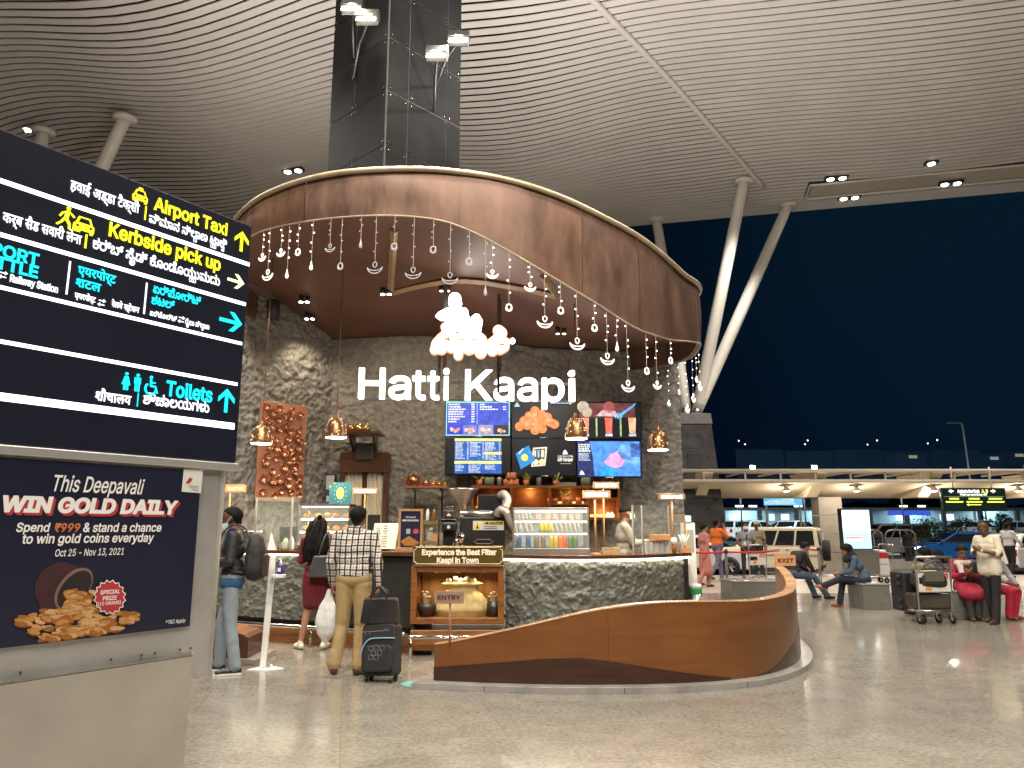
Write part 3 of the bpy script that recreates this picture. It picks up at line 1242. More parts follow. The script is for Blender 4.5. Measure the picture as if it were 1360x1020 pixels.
_t.links.new(_tc.outputs['Object'], _mp.inputs[0]); _t.links.new(_mp.outputs[0], _n1.inputs['Vector']); _t.links.new(_tc.outputs['Object'], _n2.inputs['Vector'])
_t.links.new(_n1.outputs['Fac'], _mx.inputs[1]); _t.links.new(_n2.outputs['Fac'], _mx.inputs[2])
_t.links.new(_mx.outputs[0], _cr.inputs[0]); _t.links.new(_cr.outputs[0], _b.inputs['Base Color'])
_b.inputs['Roughness'].default_value = .32; _b.inputs['Coat Weight'].default_value = .35; _b.inputs['Coat Roughness'].default_value = .15
WALNUT = mat('walnut_inlay', (.042, .015, .007), .34, var=.3, vs=3, stretch=(1, 1, 7), coat=.25)


def sheet(idx, zb_, zt_, off, thick, m, name, bev=0):
    mb = MB(m)
    vs, fs = [], []
    for i in idx:
        p, n_ = SWP[i] - O_, sw_n(i)
        a, b = p + n_ * off, p + n_ * (off - thick)
        z0, z1 = zb_(i), zt_(i)
        vs += [(a.x, a.y, z0), (a.x, a.y, z1), (b.x, b.y, z1), (b.x, b.y, z0)]
    n = len(idx)
    for i in range(n - 1):
        for k in range(4):
            fs.append((i * 4 + k, i * 4 + (k + 1) % 4, i * 4 + 4 + (k + 1) % 4, i * 4 + 4 + k))
    fs += [(3, 2, 1, 0), (n * 4 - 4, n * 4 - 3, n * 4 - 2, n * 4 - 1)]
    mb.add(vs, fs)
    return mb.build(name, swt, bev)


ALLI = list(range(len(SWP)))
for a, b in ((0, 31), (31, 58), (58, 76), (76, len(SWP) - 1)):
    sheet(list(range(a, b + 1)), lambda i: .05, lambda i: TW[i], 0 + .0015 * (a % 2), .11, VARN, 'panel', .004)
INL = [(577, 886), (672, 879), (720, 874.7), (772, 874), (811, 878), (860, 886), (928, 896), (960, 899)]


def inl(i, keys=INL):
    p = SWP[i]
    px = px_of(p + Vector((0, 0, .15)))
    py = np.interp(px, [k[0] for k in keys], [k[1] for k in keys])
    return max(.066, P(px, py, p.y).z)


sheet([i for i in range(0, 54)], lambda i: .062, inl, .006, .005, WALNUT, 'inlay')
sheet([i for i in range(60, 88)], lambda i: .062, lambda i: .066 + .30 * smooth(60, 88, i), .006, .005, WALNUT, 'inlay')
sheet(ALLI, lambda i: TW[i] + .0005, lambda i: TW[i] + .012, .004, .118, mat('rim_lipping', (.50, .30, .16), .25, var=.15, coat=.5), 'top_lipping', .003)
PLATEM = mat('base_plate_steel', (.42, .40, .37), .32, .45, var=.2, vs=4)
mb = MB(PLATEM)
vs, fs = [], []
ext = [SWP[0] + Vector((-.17, 0, 0))] + SWP
for i, p in enumerate(ext):
    n_ = sw_n(max(0, i - 1))
    w = .13
    a, b = p - O_ + n_ * w, p - O_ - n_ * .22
    vs += [(a.x, a.y, .0), (a.x, a.y, .058), (b.x, b.y, .058), (b.x, b.y, 0)]
n = len(ext)
for i in range(n - 1):
    for k in range(4):
        fs.append((i * 4 + k, i * 4 + (k + 1) % 4, i * 4 + 4 + (k + 1) % 4, i * 4 + 4 + k))
fs += [(3, 2, 1, 0), (n * 4 - 4, n * 4 - 3, n * 4 - 2, n * 4 - 1)]
mb.add(vs, fs)
mb.use(DARK)
for i in range(12, n - 10, 22):
    a = ext[i] - O_ + sw_n(i - 1) * .1305
    mb.cyl((a.x, a.y, .003), (a.x, a.y, .056), .004, n=4)
mb.build('base_plate', swt, .006)


# ---- little ENTRY / EXIT plates on sticks
PLATE = mat('sign_ply_taupe', (.30, .17, .11), .5, var=.1, vs=5, stretch=(1, 1, 5))
PLATEX = mat('sign_ply_tan', (.46, .22, .095), .5, var=.1, vs=5, stretch=(1, 1, 5))
INK = mat('navy_ink', (.018, .016, .04), .5, var=0)


def stick_sign(word, px0, py0, px1, py1, pole_px, pole_py, Y, pm, label):
    x0, x1, z0, z1 = rect(px0, py0, px1, py1, Y)
    zb_ = P(pole_px, pole_py, Y).z
    xp = P(pole_px, pole_py, Y).x
    t = thing('entry_sign' if word == 'ENTRY' else 'exit_sign', label, 'sign', (xp, Y, zb_ - .02))
    MB(pm).prism([(a - xp, b - zb_ + .02) for a, b in rrect(x0, z0, x1, z1, .012)], -.012, .012).build('plate', t, bev=.002)
    MB(mat('sign_stick', (.36, .17, .09), .45, var=.1)).cyl((0, .02, 0), (0, .02, z0 - zb_ + .06), .011, n=8).build('stick', t)
    b = MB()
    w, h = x1 - x0, z1 - z0
    text(b, word, x0 + w * .11 - xp, x1 - w * .11 - xp, z0 + h * .33 - zb_ + .02, h * .36, INK, -.0125, .02)
    b.build('lettering', t)
    return t


stick_sign('ENTRY', 577, 785, 616, 801.5, 597, 853, 7.58, PLATE, 'small brown plate reading ENTRY on a stick above the low end of the wooden wall')
stick_sign('EXIT', 1029, 737, 1057, 751.5, 1043, 757.5, 10.74, PLATEX, 'small tan plate reading EXIT on a stick at the tall end of the wooden wall')

# ---- teal floor decal
t = thing('floor_sticker', 'worn teal floor sticker with footprints beside the wooden wall', 'sticker', G(562, 908.5))
TEAL = mat('teal_vinyl', (.16, .40, .36), .4, var=.3, vs=14)
MB(TEAL).prism([(x * .22, y * .17) for x, y in circ(0, 0, 1, 28)], .0015, .004, 'xy').build('disc', t)
b = MB(mat('footprint_ink', (.03, .05, .05), .5))
for s_ in (-.05, .05): b.prism([(s_ + .028 * x, .07 * y) for x, y in circ(0, 0, 1, 12)], .0042, .0055, 'xy')
b.build('footprints', t)

# ---- pendant lamps
PEND = mat('pendant_bronze', (.40, .20, .09), .3, .7, var=.3, vs=8, rvar=.08)
CORD = mat('cord_brass', (.30, .17, .09), .4, .4)
GL1 = em((1, .74, .36), 1.7)
GL2 = em((1, .94, .82), 9)


def pendant(px, ptop, pbot, Y, label):
    b = P(px, pbot, Y)
    h = P(px, ptop, Y).z - b.z
    r = .142
    t = thing('pendant_lamp', label, 'pendant lamp', b, 0, 'pendant lamps over the counter')
    prof = [(r, 0), (r * .98, h * .15), (r * .93, h * .35), (r * .84, h * .6), (r * .70, h * .82), (r * .45, h * .95), (.03, h), (.025, h + .05), (.012, h + .06)]
    MB(PEND).lathe(prof, n=28).build('lamp_shade', t)
    k = MB(GL1)
    for i in range(64):
        u = random.random()
        j = min(int(u * 5), 4)
        f = u * 5 - j
        rr = prof[j][0] + (prof[j + 1][0] - prof[j][0]) * f + .001
        z = prof[j][1] + (prof[j + 1][1] - prof[j][1]) * f
        q = random.random() * 6.283
        k.ball((rr * math.cos(q), rr * math.sin(q), z), random.choice((.004, .005, .0075)), 6, 4)
    o_ = k.build('perforations', t); tag(o_, None, None, kind='stuff')
    MB(GL2).lathe([(r * .985, .004), (r * .97, -.006), (.001, -.004)], n=24).build('diffuser', t)
    zs = soff_z(b.x, b.y)
    MB(CORD).cyl((0, 0, h + .05), (0, 0, zs - b.z + .1), .007, n=6).build('cord', t)
    lamp((0, 0, -.03), (0, 0, -1), 125, (1, .80, .52), 165, .5, .1, parent=t)


pendant(347, 565, 589, 10.3, 'perforated bronze pendant lamp in front of the copper cup panel')
pendant(446, 554, 581, 10.3, 'perforated bronze pendant lamp beside the pot shelf, left of the lit name')
pendant(765.5, 554, 582.5, 9.6, 'perforated bronze pendant lamp hanging in front of the upper menu screens')
pendant(874, 571.5, 597.5, 10.3, 'perforated bronze pendant lamp right of the menu screens')

# ---- spotlights under the soffit, washing the rough walls
for (px, py, tx, ty, pw, lab) in ((405, 394, -3.6, 11.9, 32, 'upper'), (412, 417, -3.35, 12.9, 60, 'lower'), (512, 384, -1.9, 13.3, 75, 'right'), (313, 405, -4.0, 11.6, 30, 'left')):
    p = soff_at(px, py)
    p.z = soff_z(p.x, p.y)
    t = thing('soffit_spotlight', f'small twin spotlight under the brown soffit above the left wall, {lab}most of them', 'spotlight', p, 0, 'twin spotlights under the soffit')
    for x in (-.05, .05):
        MB(BLACK).cyl((x, 0, .04), (x, -.02, -.10), .04, n=12).build('can', t)
        MB(em((1, .88, .7), 14)).cyl((x, -.02, -.1005), (x, -.0205, -.104), .034, n=12).build('lens', t)
    lamp((0, -.03, -.13), Vector((tx, ty, 2.6)) - p, pw, (1, .83, .60), 105, .8, .06, parent=t)
for (px, py, tx, ty) in ((590, 379, -.6, 12.6), (745, 436, 1.0, 12.6)):
    p = soff_at(px, py)
    p.z = soff_z(p.x, p.y)
    t = thing('soffit_spotlight', 'small twin spotlight under the soffit ' + ('above the glowing logo' if px < 600 else 'right of the glowing logo'), 'spotlight', p, 0, 'twin spotlights under the soffit')
    for x in (-.05, .05):
        MB(BLACK).cyl((x, 0, .04), (x, -.02, -.10), .04, n=12).build('can', t)
        MB(em((1, .88, .7), 3)).cyl((x, -.02, -.1005), (x, -.0205, -.104), .03, n=12).build('lens', t)
    lamp((0, -.03, -.13), Vector((tx, ty, 1.6)) - p, 120, (1, .83, .62), 110, .8, .06, parent=t)

# ---- fairy-light strings
BULB = em((1, .92, .74), 4)
BULBD = em((1, .93, .80), .55)
WIRE = mat('string_wire', (.42, .38, .33), .5, 0)
DIYA = em((1, .94, .80), 1.1)
DIYAD = em((.95, .93, .90), .22)  # faint glow put into the unlit strings, ornaments and bulbs alike
bulb_me = {True: MB(BULB).ball((0, 0, 0), .0092, 8, 5).mesh('bulb'), False: MB(BULBD).ball((0, 0, 0), .007, 6, 4).mesh('bulb')}


def diya_mesh(m, w, glow):
    mb = MB(m)
    r = .007 if not glow else .009
    arc = [(w * math.cos(R(a)), 0, w * .82 * math.sin(R(a)) + w * .62) for a in range(180, 361, 15)]
    mb.tube(arc, r, 5)
    arc2 = [(w * .95 * math.cos(R(a)), 0, w * .36 * math.sin(R(a)) + w * .55) for a in range(190, 351, 16)]
    mb.tube(arc2, r * .8, 5)
    fl = [(w * .26 * math.sin(R(a)) * (1 - .35 * math.cos(R(a))), 0, w * .92 - w * .36 * math.cos(R(a))) for a in range(0, 360, 24)]
    mb.tube(fl, r * .8, 5, closed=True)
    return mb.mesh('diya_ornament')


def drop_mesh(m, w, glow):
    mb = MB(m)
    mb.lathe([(.001, 0), (w * .32, w * .25), (w * .36, w * .6), (w * .2, w * 1.3), (w * .08, w * 1.9), (.001, w * 2.2)], n=10)
    return mb.mesh('drop_ornament')


def small_mesh(m, w, glow):
    mb = MB(m)
    r = .009
    fl = [(w * .42 * math.sin(R(a)) * (1 - .3 * math.cos(R(a))), 0, w * .6 - w * .55 * math.cos(R(a))) for a in range(0, 360, 24)]
    mb.tube(fl, r, 5, closed=True)
    mb.tube([(w * .5 * math.cos(R(a)), 0, w * .42 * math.sin(R(a)) + w * .45) for a in range(180, 361, 20)], r, 5)
    return mb.mesh('leaf_ornament')


STR = [(346, 345, 'd', 1), (355, 370, 'D', 1), (371, 339, 'd', 1), (381, 370, 'p', 1), (394, 339, 's', 1), (413, 359, 'p', 1), (437, 333, 'd', 0), (452, 358, 's', 0), (478, 330, 'p', 0),
       (498, 361, 'D', 0), (523, 332, 's', 0), (549, 368, 'D', 0), (575, 336, 's', 0), (598, 375, 'D', 0), (623, 352, 's', 0), (645, 393, 'p', 0), (654, 368, 'd', 1), (676, 413, 's', 1), (704, 385, 'd', 1),
       (723, 433, 'D', 1), (744, 417, 's', 1), (765, 462, 'D', 1), (788, 440, 's', 1), (804, 482, 'D', 1), (817, 467, 'p', 1), (830, 518, 'D', 1), (855, 497, 's', 1), (868, 515, 'd', 1), (887, 483, 's', 1)]
kinds = {}
for kk, (fn, w) in {'d': (diya_mesh, .066), 'D': (diya_mesh, .092), 'p': (drop_mesh, .06), 's': (small_mesh, .07)}.items():
    for g in (0, 1): kinds[kk, g] = fn(DIYA if g else DIYAD, w, g)
words_ = {'d': 'oil-lamp ornament', 'D': 'large oil-lamp ornament', 'p': 'teardrop ornament', 's': 'small leaf ornament'}
LANDM = [(360, 'by the far left of the band'), (420, 'near the left band end'), (500, 'under the left band half'), (600, 'left of and above the glowing logo'), (690, 'right above the glowing logo'), (780, 'right of the glowing logo'), (850, 'above the right menu screens'), (999, 'near the right band end')]


def light_string(i, x, y, zt_, zb_, kk, g, label, rz=0):
    t = thing('light_string', label, 'light string', (x, y, zt_), rz, 'fairy-light strings hanging from the copper band')
    L = zt_ - zb_
    hgt = {'d': .1, 'D': .14, 'p': .132, 's': .08}[kk]
    MB(WIRE).cyl((0, 0, 0), (0, 0, -L + hgt * .9), .0035 if not g else .003, n=5).build('wire', t)
    o = link('ornament', kinds[kk, g], t, (0, 0, -L))
    n_ = max(3, int(L / .16))
    for k in range(n_):
        link('bulb', bulb_me[bool(g)], t, (random.choice((-.018, .012, .018)), 0, -.05 - (L - hgt - .08) * (k + .5 * random.random()) / n_))
    return t


ordn = {}
for i, (px, pye, kk, g) in enumerate(STR):
    ph = ph_of(px, 4.6)
    x, y = ring(ph, 1, .0)
    where = next(w for lim, w in LANDM if px < lim)
    lit = 'brightly lit' if g else 'faintly glowing'
    key = (kk, lit, where)
    ordn[key] = ordn.get(key, 0) + 1
    nth = ['', 'second ', 'third ', 'fourth '][ordn[key] - 1]
    light_string(i, x, y, zbot(ph), P(px, pye, y).z, kk, g, f'{nth}{lit} string, {words_[kk]}, {where}', ph * .8)
for j, (ph, dz, kk) in enumerate(((86, .62, 'D'), (90, .45, 'd'), (94, .72, 'D'), (99, .86, 'D'), (104, .55, 's'), (110, .7, 'd'))):
    x, y = ring(R(ph))
    light_string(0, x, y, zbot(R(ph)), zbot(R(ph)) - dz, kk, 1, ['front', 'short front', 'middle', 'longest', 'short rear', 'rear'][j] + f' bright string, {words_[kk]}, bunched at the copper band right tip', R(60))

# ---- lit name and logo
LET = em((1, .97, .90), 3.2, True)
Y0, Y1 = 10.55, 10.80
a, b = P(476, 528.7, Y0), P(766, 533, Y1)
rzN = math.atan2(b.y - a.y, b.x - a.x)
Wn = math.hypot(b.x - a.x, b.y - a.y)
capN = P(476, 488.3, Y0).z - a.z
t = thing('stall_name_sign', 'large glowing white letters of the stall name hung above the menu screens', 'sign', (a.x, a.y, a.z - .01), rzN)


def solid_text(ch, x0, x1, z, cap, m, name, parent, depth, bold):
    co, fs = text_mesh(ch, bold, thick=1.0, res=8)
    kx = (x1 - x0) / (co[:, 0].max() - co[:, 0].min())
    kz = cap / caph('inter', bold)
    mb = MB(m)
    mb.add([((x - co[:, 0].min()) * kx + x0, -w_ * depth, y * kz + z) for x, y, w_ in co], fs)
    return mb.build(name, parent)


xs = [(476, 510), (515, 544), (546, 564), (566, 582), (587, 594.5), (616, 652), (654, 681), (686, 713), (719, 749), (755, 764.5)]
for ch, (p0, p1) in zip('HattiKaapi', xs):
    f0, f1 = (p0 - 476) / 290 * Wn, (p1 - 476) / 290 * Wn
    solid_text(ch, f0, f1, .01, capN, LET, 'letter', t, .09, .008)
FRM = mat('sign_frame_grey', (.05, .045, .04), .5)
fb = MB(FRM)
for px in (588, 662):
    f = (px - 476) / 290 * Wn
    fb.bx(f - .03, f + .03, .08, .12, capN * 1.02, 1.75)
fb.bx(0, Wn, .08, .11, .26, .30).bx(0, Wn, .08, .11, .0, .03)
fb.build('support_frame', t)

# logo (a seated drinker above swelling letters), traced in units of the zoomed photograph
lx, lY = 680, 10.62
lc = P(560, 485, lY)
kx = (P(690, 485, lY).x - lc.x) / 1326
kz = (P(560, 385, lY).z - lc.z) / 1020
lg = thing('glowing_logo', 'glowing white logo of a figure above orange haloed swelling letters, over the stall name', 'logo sign', lc)
LOGW = em((1, .98, .93), 3.4, True)
LOGC = em((1, .93, .78), 1.9, True)
LOGR = em((1, .34, .16), 1.0)


def lp(x, y): return (x * kx, (1020 - y) * kz)


b = MB(LOGW)
b.prism([lp(*p) for p in circ(443, 140, 84, 22, 80)], -.09, 0)
b.prism([lp(*p) for p in circ(445, 195, 92, 22, 72)], -.088, 0)
b.prism([lp(*p) for p in [(180, 378), (225, 325), (330, 270), (420, 245), (510, 268), (590, 268), (622, 300), (645, 415), (720, 350), (775, 355), (822, 435), (800, 570), (770, 630), (640, 640), (560, 560), (420, 640), (300, 640), (320, 480), (325, 425), (250, 425)]], -.086, 0)
b.build('figure', lg)


def stroke(mb, pts, w, y0, y1):
    """a flat round-ended stroke as overlapping discs and quads"""
    for k, (x, y) in enumerate(pts):
        mb.prism([lp(*p) for p in circ(x, y, w, 18)], y0 - .0004 * k, y1)
        if k:
            x0_, y0_ = pts[k - 1]
            dx, dy = x - x0_, y - y0_
            L = math.hypot(dx, dy) or 1
            nx_, ny_ = -dy / L * w, dx / L * w
            mb.prism([lp(x0_ + nx_, y0_ + ny_), lp(x + nx_, y + ny_), lp(x - nx_, y - ny_), lp(x0_ - nx_, y0_ - ny_)], y0 - .0004 * k - .0002, y1)


SK = [([(310, 520), (335, 600), (250, 670), (190, 740), (170, 830)], 52), ([(190, 800), (270, 820), (330, 760)], 62), ([(400, 800), (440, 740), (500, 720)], 62), ([(497, 900), (500, 800)], 58),
      ([(600, 700), (700, 690), (800, 690), (830, 760), (800, 860)], 75), ([(560, 780), (640, 820), (720, 790)], 66), ([(430, 660), (560, 650), (700, 640), (790, 660)], 58), ([(960, 830), (960, 740), (1040, 680), (1080, 600), (1040, 570)], 72), ([(1060, 830), (1130, 790), (1140, 720)], 52)]
b, c_ = MB(LOGR), MB(LOGC)
for pts, w in SK:
    stroke(b, pts, w + 9, -.055, 0)  # reddish halo around the lit letters, built as a larger glowing backing
    stroke(c_, pts, w - 4, -.075, -.05)
b.build('letter_halo', lg)
c_.build('letter_face', lg)
for (x, y, a_, c_) in ((480, 605, 34, 14), (590, 652, 70, 9), (545, 702, 48, 11), (700, 700, 46, 9), (1090, 765, 38, 15), (300, 690, 40, 8)):
    MB(em((.85, .28, .10), .9)).prism([lp(*p) for p in circ(x, y, a_, 14, c_)], -.1005, -.0985).build('orange_fleck', lg)
MB(LOGW).prism([lp(*p) for p in circ(1232, 706, 34, 16)], -.08, 0).build('dot', lg)
MB(FRM).bx(lp(240, 0)[0] - .02, lp(240, 0)[0] + .02, .01, .04, -.4, lp(0, 500)[1]).bx(lp(1040, 0)[0] - .02, lp(1040, 0)[0] + .02, .01, .04, -.4, lp(0, 0)[1] + .25).build('support_frame', lg)

# ---- copper panel of cups on the side wall
dW = (WB - WA).normalized()
nW = Vector((dW.y, -dW.x, 0))


def on_side(px, py, off=.17):
    r = ray(px, py)
    o = Vector((0, 0, HCAM))
    k = ((WA + nW * off) - o).dot(nW) / r.dot(nW)
    return o + r * k


c0, c1 = on_side(339, 665), on_side(402, 665)
zt_, zb_ = (on_side(351, 531).z + on_side(406, 541).z) / 2, (on_side(339, 664).z + on_side(397, 667).z) / 2
L = (c1 - c0).xy.length
t = thing('copper_cup_panel', 'tall copper wall panel studded with upturned copper cups', 'wall panel', (c0.x, c0.y, zb_), math.atan2(dW.y, dW.x))
CUPC = mat('polished_copper', (.66, .30, .16), .26, .8, var=.15, vs=6, rvar=.06)
SHEETC = mat('copper_sheet', (.56, .25, .15), .45, .4, var=.2, vs=3, rvar=.08)
Hh = zt_ - zb_
MB(SHEETC).bx(0, L, -.0, .05, 0, Hh).build('sheet', t, bev=.006)
cup = MB(CUPC).lathe([(.02, 0), (.05, .012), (.068, .045), (.072, .075), (.066, .075), (.060, .045), (.03, .02), (.001, .017)], n=16, M=Matrix.Rotation(R(90), 4, 'X')).mesh('cup')
pts = []
tries = 0
while len(pts) < 52 and tries < 6000:
    tries += 1
    p = (random.uniform(.09, L - .09), random.uniform(.09, Hh - .09))
    if all(math.hypot(p[0] - q_[0], p[1] - q_[1]) > .125 for q_ in pts): pts.append(p)
for p in pts:
    o = link('cup', cup, t, (p[0], -.002, p[1]))
    o.rotation_euler = (random.uniform(-.25, .45), random.uniform(-.3, .3), random.uniform(-.4, .4))
    k = random.uniform(.72, 1.05)
    o.scale = (k, k, k)

# ---- doorway with curtains, its header box and the pot shelf above
YB = 13.08


def wallthing(name, label, cat, px, py, Y=YB, group=None):
    return thing(name, label, cat, P(px, py, Y), 0, group)


x0, x1, z0, z1 = rect(454, 601, 516, 628, YB)
_, _, zf, _ = rect(454, 760, 516, 770, YB)
dr = thing('curtained_doorway', 'dark framed doorway with cream curtains and a wide brown header box', 'doorway', ((x0 + x1) / 2, YB, 0))
w = (x1 - x0) / 2
MB(WOODD).bx(-w, w, -.12, .25, z0, z1).build('header', dr, bev=.01)
MB(BLACK).bx(-w + .03, w - .03, .1, .13, .02, z0).build('opening', dr)
MB(WOODD).bx(-w, -w + .09, -.1, .12, 0, z0).bx(w - .07, w, -.1, .12, 0, z0).bx(-.03, .05, -.02, .05, 0, z0).build('frame', dr, bev=.005)
CURT = mat('cream_curtain', (.62, .56, .42), .8, var=.1, vs=5)


def curtain(xa, xb):
    mb = MB(CURT)
    mb.grid(lambda u, v: (xa + (xb - xa) * u, -.03 + .022 * math.sin(u * 26) * (1 - .3 * v) - .01 * math.sin(u * 11), .9 + (z0 - .9) * v), 40, 6)
    return mb.build('curtain', dr)


curtain(-w + .09, -.035)
curtain(.055, w - .08)
MB(BLACK).bx(-.02 + .12, .30, -.12, -.06, 1.0, 1.72).build('till_screen', dr, bev=.01)

POT = mat('brass_pot', (.62, .38, .14), .25, .9, var=.2, vs=8, rvar=.06)
POTC = mat('copper_pot', (.60, .24, .11), .25, .9, var=.2, vs=8, rvar=.06)


def pot(mb, c, r):
    mb.lathe([(r * .5, 0), (r * .95, r * .35), (r, r * .7), (r * .8, r * 1.1), (r * .55, r * 1.3), (r * .68, r * 1.45), (r * .5, r * 1.5), (r * .14, r * 1.72), (r * .1, r * 1.9), (.001, r * 1.98)], c, 16)


x0, x1, z0, z1 = rect(458, 573, 507, 578, YB - .25)
sh = thing('pot_shelf', 'dark bracketed wall shelf above the curtained doorway', 'shelf', ((x0 + x1) / 2, YB - .25, z0))
w = (x1 - x0) / 2
MB(WOODD).bx(-w, w, -.18, .3, 0, .05).build('board', sh, bev=.006)
for s_ in (-1, 1):
    MB(WOODD).prism([(.28, 0), (-.16, 0), (-.05, -.12), (.12, -.2), (.24, -.38), (.28, -.38)], s_ * w * .62 - .02, s_ * w * .62 + .02, 'yz').build('bracket', sh)
MB(mat('shelf_cowl', (.05, .045, .04), .4)).bx(-w * .5, w * .5, .1, .3, -.42, -.12).build('cowl', sh, bev=.03)
for k, (fx, r, m_) in enumerate(((-.62, .085, POTC), (-.2, .09, POT), (.22, .075, POT))):
    b = MB(m_); pot(b, (0, 0, 0), r)
    o = b.build('metal_pot'); o.location = (sh.location.x + fx * w, YB - .3, z0 + .05)
    tag(o, ['round copper pot at the left of the bracketed shelf above the doorway', 'brass pot in the middle of the bracketed shelf above the doorway', 'smaller brass pot at the right of the bracketed shelf above the doorway'][k], 'pot', 'pots on the bracketed shelf')

x0, x1, z0, z1 = rect(539, 645, 595, 649, YB - .15)
sh = thing('kettle_shelf', 'copper edged wall shelf carrying a kettle and small pots', 'shelf', ((x0 + x1) / 2, YB - .15, z0))
w = (x1 - x0) / 2
MB(mat('copper_edge', (.45, .20, .10), .4, .5)).bx(-w, w, -.16, .18, 0, .04).build('board', sh, bev=.004)
for s_ in (-.6, .7):
    MB(BLACK).bx(s_ * w - .015, s_ * w + .015, -.12, .16, -.03, 0).bx(s_ * w - .015, s_ * w + .015, .13, .16, -.5, 0).build('bracket', sh)
b = MB(POTC)
b.lathe([(.09, 0), (.12, .03), (.115, .12), (.08, .17), (.03, .18), (.02, .2), (.001, .215)], n=18)
b.tube([(-.1, 0, .06), (-.17, 0, .1), (-.2, 0, .17)], [.028, .02, .014], 8)
o = b.build('copper_kettle'); o.location = (sh.location.x - w * .62, YB - .17, z0 + .04)
tag(o, 'copper kettle with hoop handle at the left end of the wall shelf', 'kettle')
hd = MB(POTC).tube([(.1 * math.cos(R(a)), 0, .15 + .13 * math.sin(R(a))) for a in range(0, 181, 15)], .008, 6).build('handle', o)
for k, fx in enumerate((-.05, .3, .58, .85)):
    b = MB(POT if k % 2 else POTC); pot(b, (0, 0, 0), [.075, .055, .058, .05][k])
    o = b.build('metal_pot'); o.location = (sh.location.x + fx * w, YB - .16, z0 + .04)
    tag(o, ['widest small pot right beside the copper kettle', 'brass pot third along the kettle shelf', 'copper pot fourth along the kettle shelf', 'small brass pot at the right end of the kettle shelf'][k], 'pot', 'small pots on the kettle shelf')

# ---- back shelf unit with glowing bays
x0, x1, zb_, zt_ = rect(627, 690, 822, 645, 12.85)
W_, H_ = x1 - x0, zt_ - zb_
us = thing('back_shelf_unit', 'long wooden shelf unit with amber lit bays under the menu screens', 'shelf unit', (x0, 12.85, zb_))
m_ = MB(WOOD)
vx = [0, W_ * .265, W_ * .53, W_ * .79, W_]
for v in vx: m_.bx(v - .022, v + .022, 0, .28, 0, H_)
for i in range(4):
    m_.bx(vx[i] + .022, vx[i + 1] - .022, 0, .28, H_ - .045, H_)
    m_.bx(vx[i] + .022, vx[i + 1] - .022, 0, .28, 0, .04)
m_.build('carcass', us, bev=.004)
MB(mat('shelf_back', (.16, .055, .018), .45, var=.3, vs=3, stretch=(1, 1, 6))).bx(.02, W_ - .02, .285, .3, .01, H_ - .01).build('back_panel', us)
AMB = em((1, .55, .14), 1.1, True)
mid = H_ * .42
b = MB(WOOD)
b.bx(vx[0] + .022, vx[1] - .022, 0, .28, H_ * .3, H_ * .3 + .03)
b.build('inner_shelf', us)
b = MB(WOOD)
b.bx(vx[2] + .022, vx[3] - .022, 0, .28, mid, mid + .03)
b.build('inner_shelf', us)
b = MB(WOOD)
b.bx(vx[3] + .022, vx[4] - .022, 0, .28, H_ * .62, H_ * .62 + .012)
b.build('inner_shelf', us)
b = MB(AMB)
b.bx(vx[0] + .05, vx[1] - .05, .26, .28, H_ * .36, H_ * .40)
b.bx(vx[2] + .05, vx[3] - .05, .26, .28, mid + .035, mid + .07)
b.bx(vx[3] + .04, vx[4] - .05, .24, .27, .045, .09)
b.build('amber_strip', us)
for xx, zz in (((vx[0] + vx[1]) / 2, H_ * .4), ((vx[2] + vx[3]) / 2, mid + .12), ((vx[3] + vx[4]) / 2, .12), ((vx[1] + vx[2]) / 2, H_ * .8)):
    lamp((xx, .12, zz), (xx, .3, zz), 3.2, (1, .55, .16), 160, .5, .06, kind='POINT', parent=us)
GREENC = mat('olive_tin', (.23, .26, .17), .4, var=.1)


def on_unit(name, label, cat, fx, z, bld, group, dy=-.0):
    b = MB(); bld(b)
    o = b.build(name)
    o.location = (x0 + fx, 12.85 + .12 + dy, zb_ + z)
    return tag(o, label, cat, group)


def tcup(k=1.0, up=True):
    def f(b):
        b.use(TERRA)
        p = [(.045 * k, 0), (.058 * k, .1 * k), (.052 * k, .1 * k), (.001, .09 * k)] if up else [(.06 * k, 0), (.045 * k, .115 * k), (.001, .116 * k)]
        b.lathe(p, n=14)
    return f


def tin(m__):
    def f(b):
        b.use(m__).lathe([(.045, 0), (.045, .13), (.041, .145), (.001, .146)], n=14)
    return f


def plant(b):
    b.use(TERRA).lathe([(.04, 0), (.055, .1), (.05, .1), (.001, .09)], n=12)
    b.use(mat('yellow_leaf', (.45, .48, .12), .6, var=.3))
    for i in range(9):
        q = random.random() * 6.28
        r_ = random.uniform(.04, .10)
        z = random.uniform(.12, .22)
        b.add([(0, 0, .09), (r_ * math.cos(q) - .02, r_ * math.sin(q), z), (r_ * 1.25 * math.cos(q), r_ * 1.25 * math.sin(q), z + .03), (r_ * math.cos(q) + .02, r_ * math.sin(q), z - .01)], [(0, 1, 2, 3)])


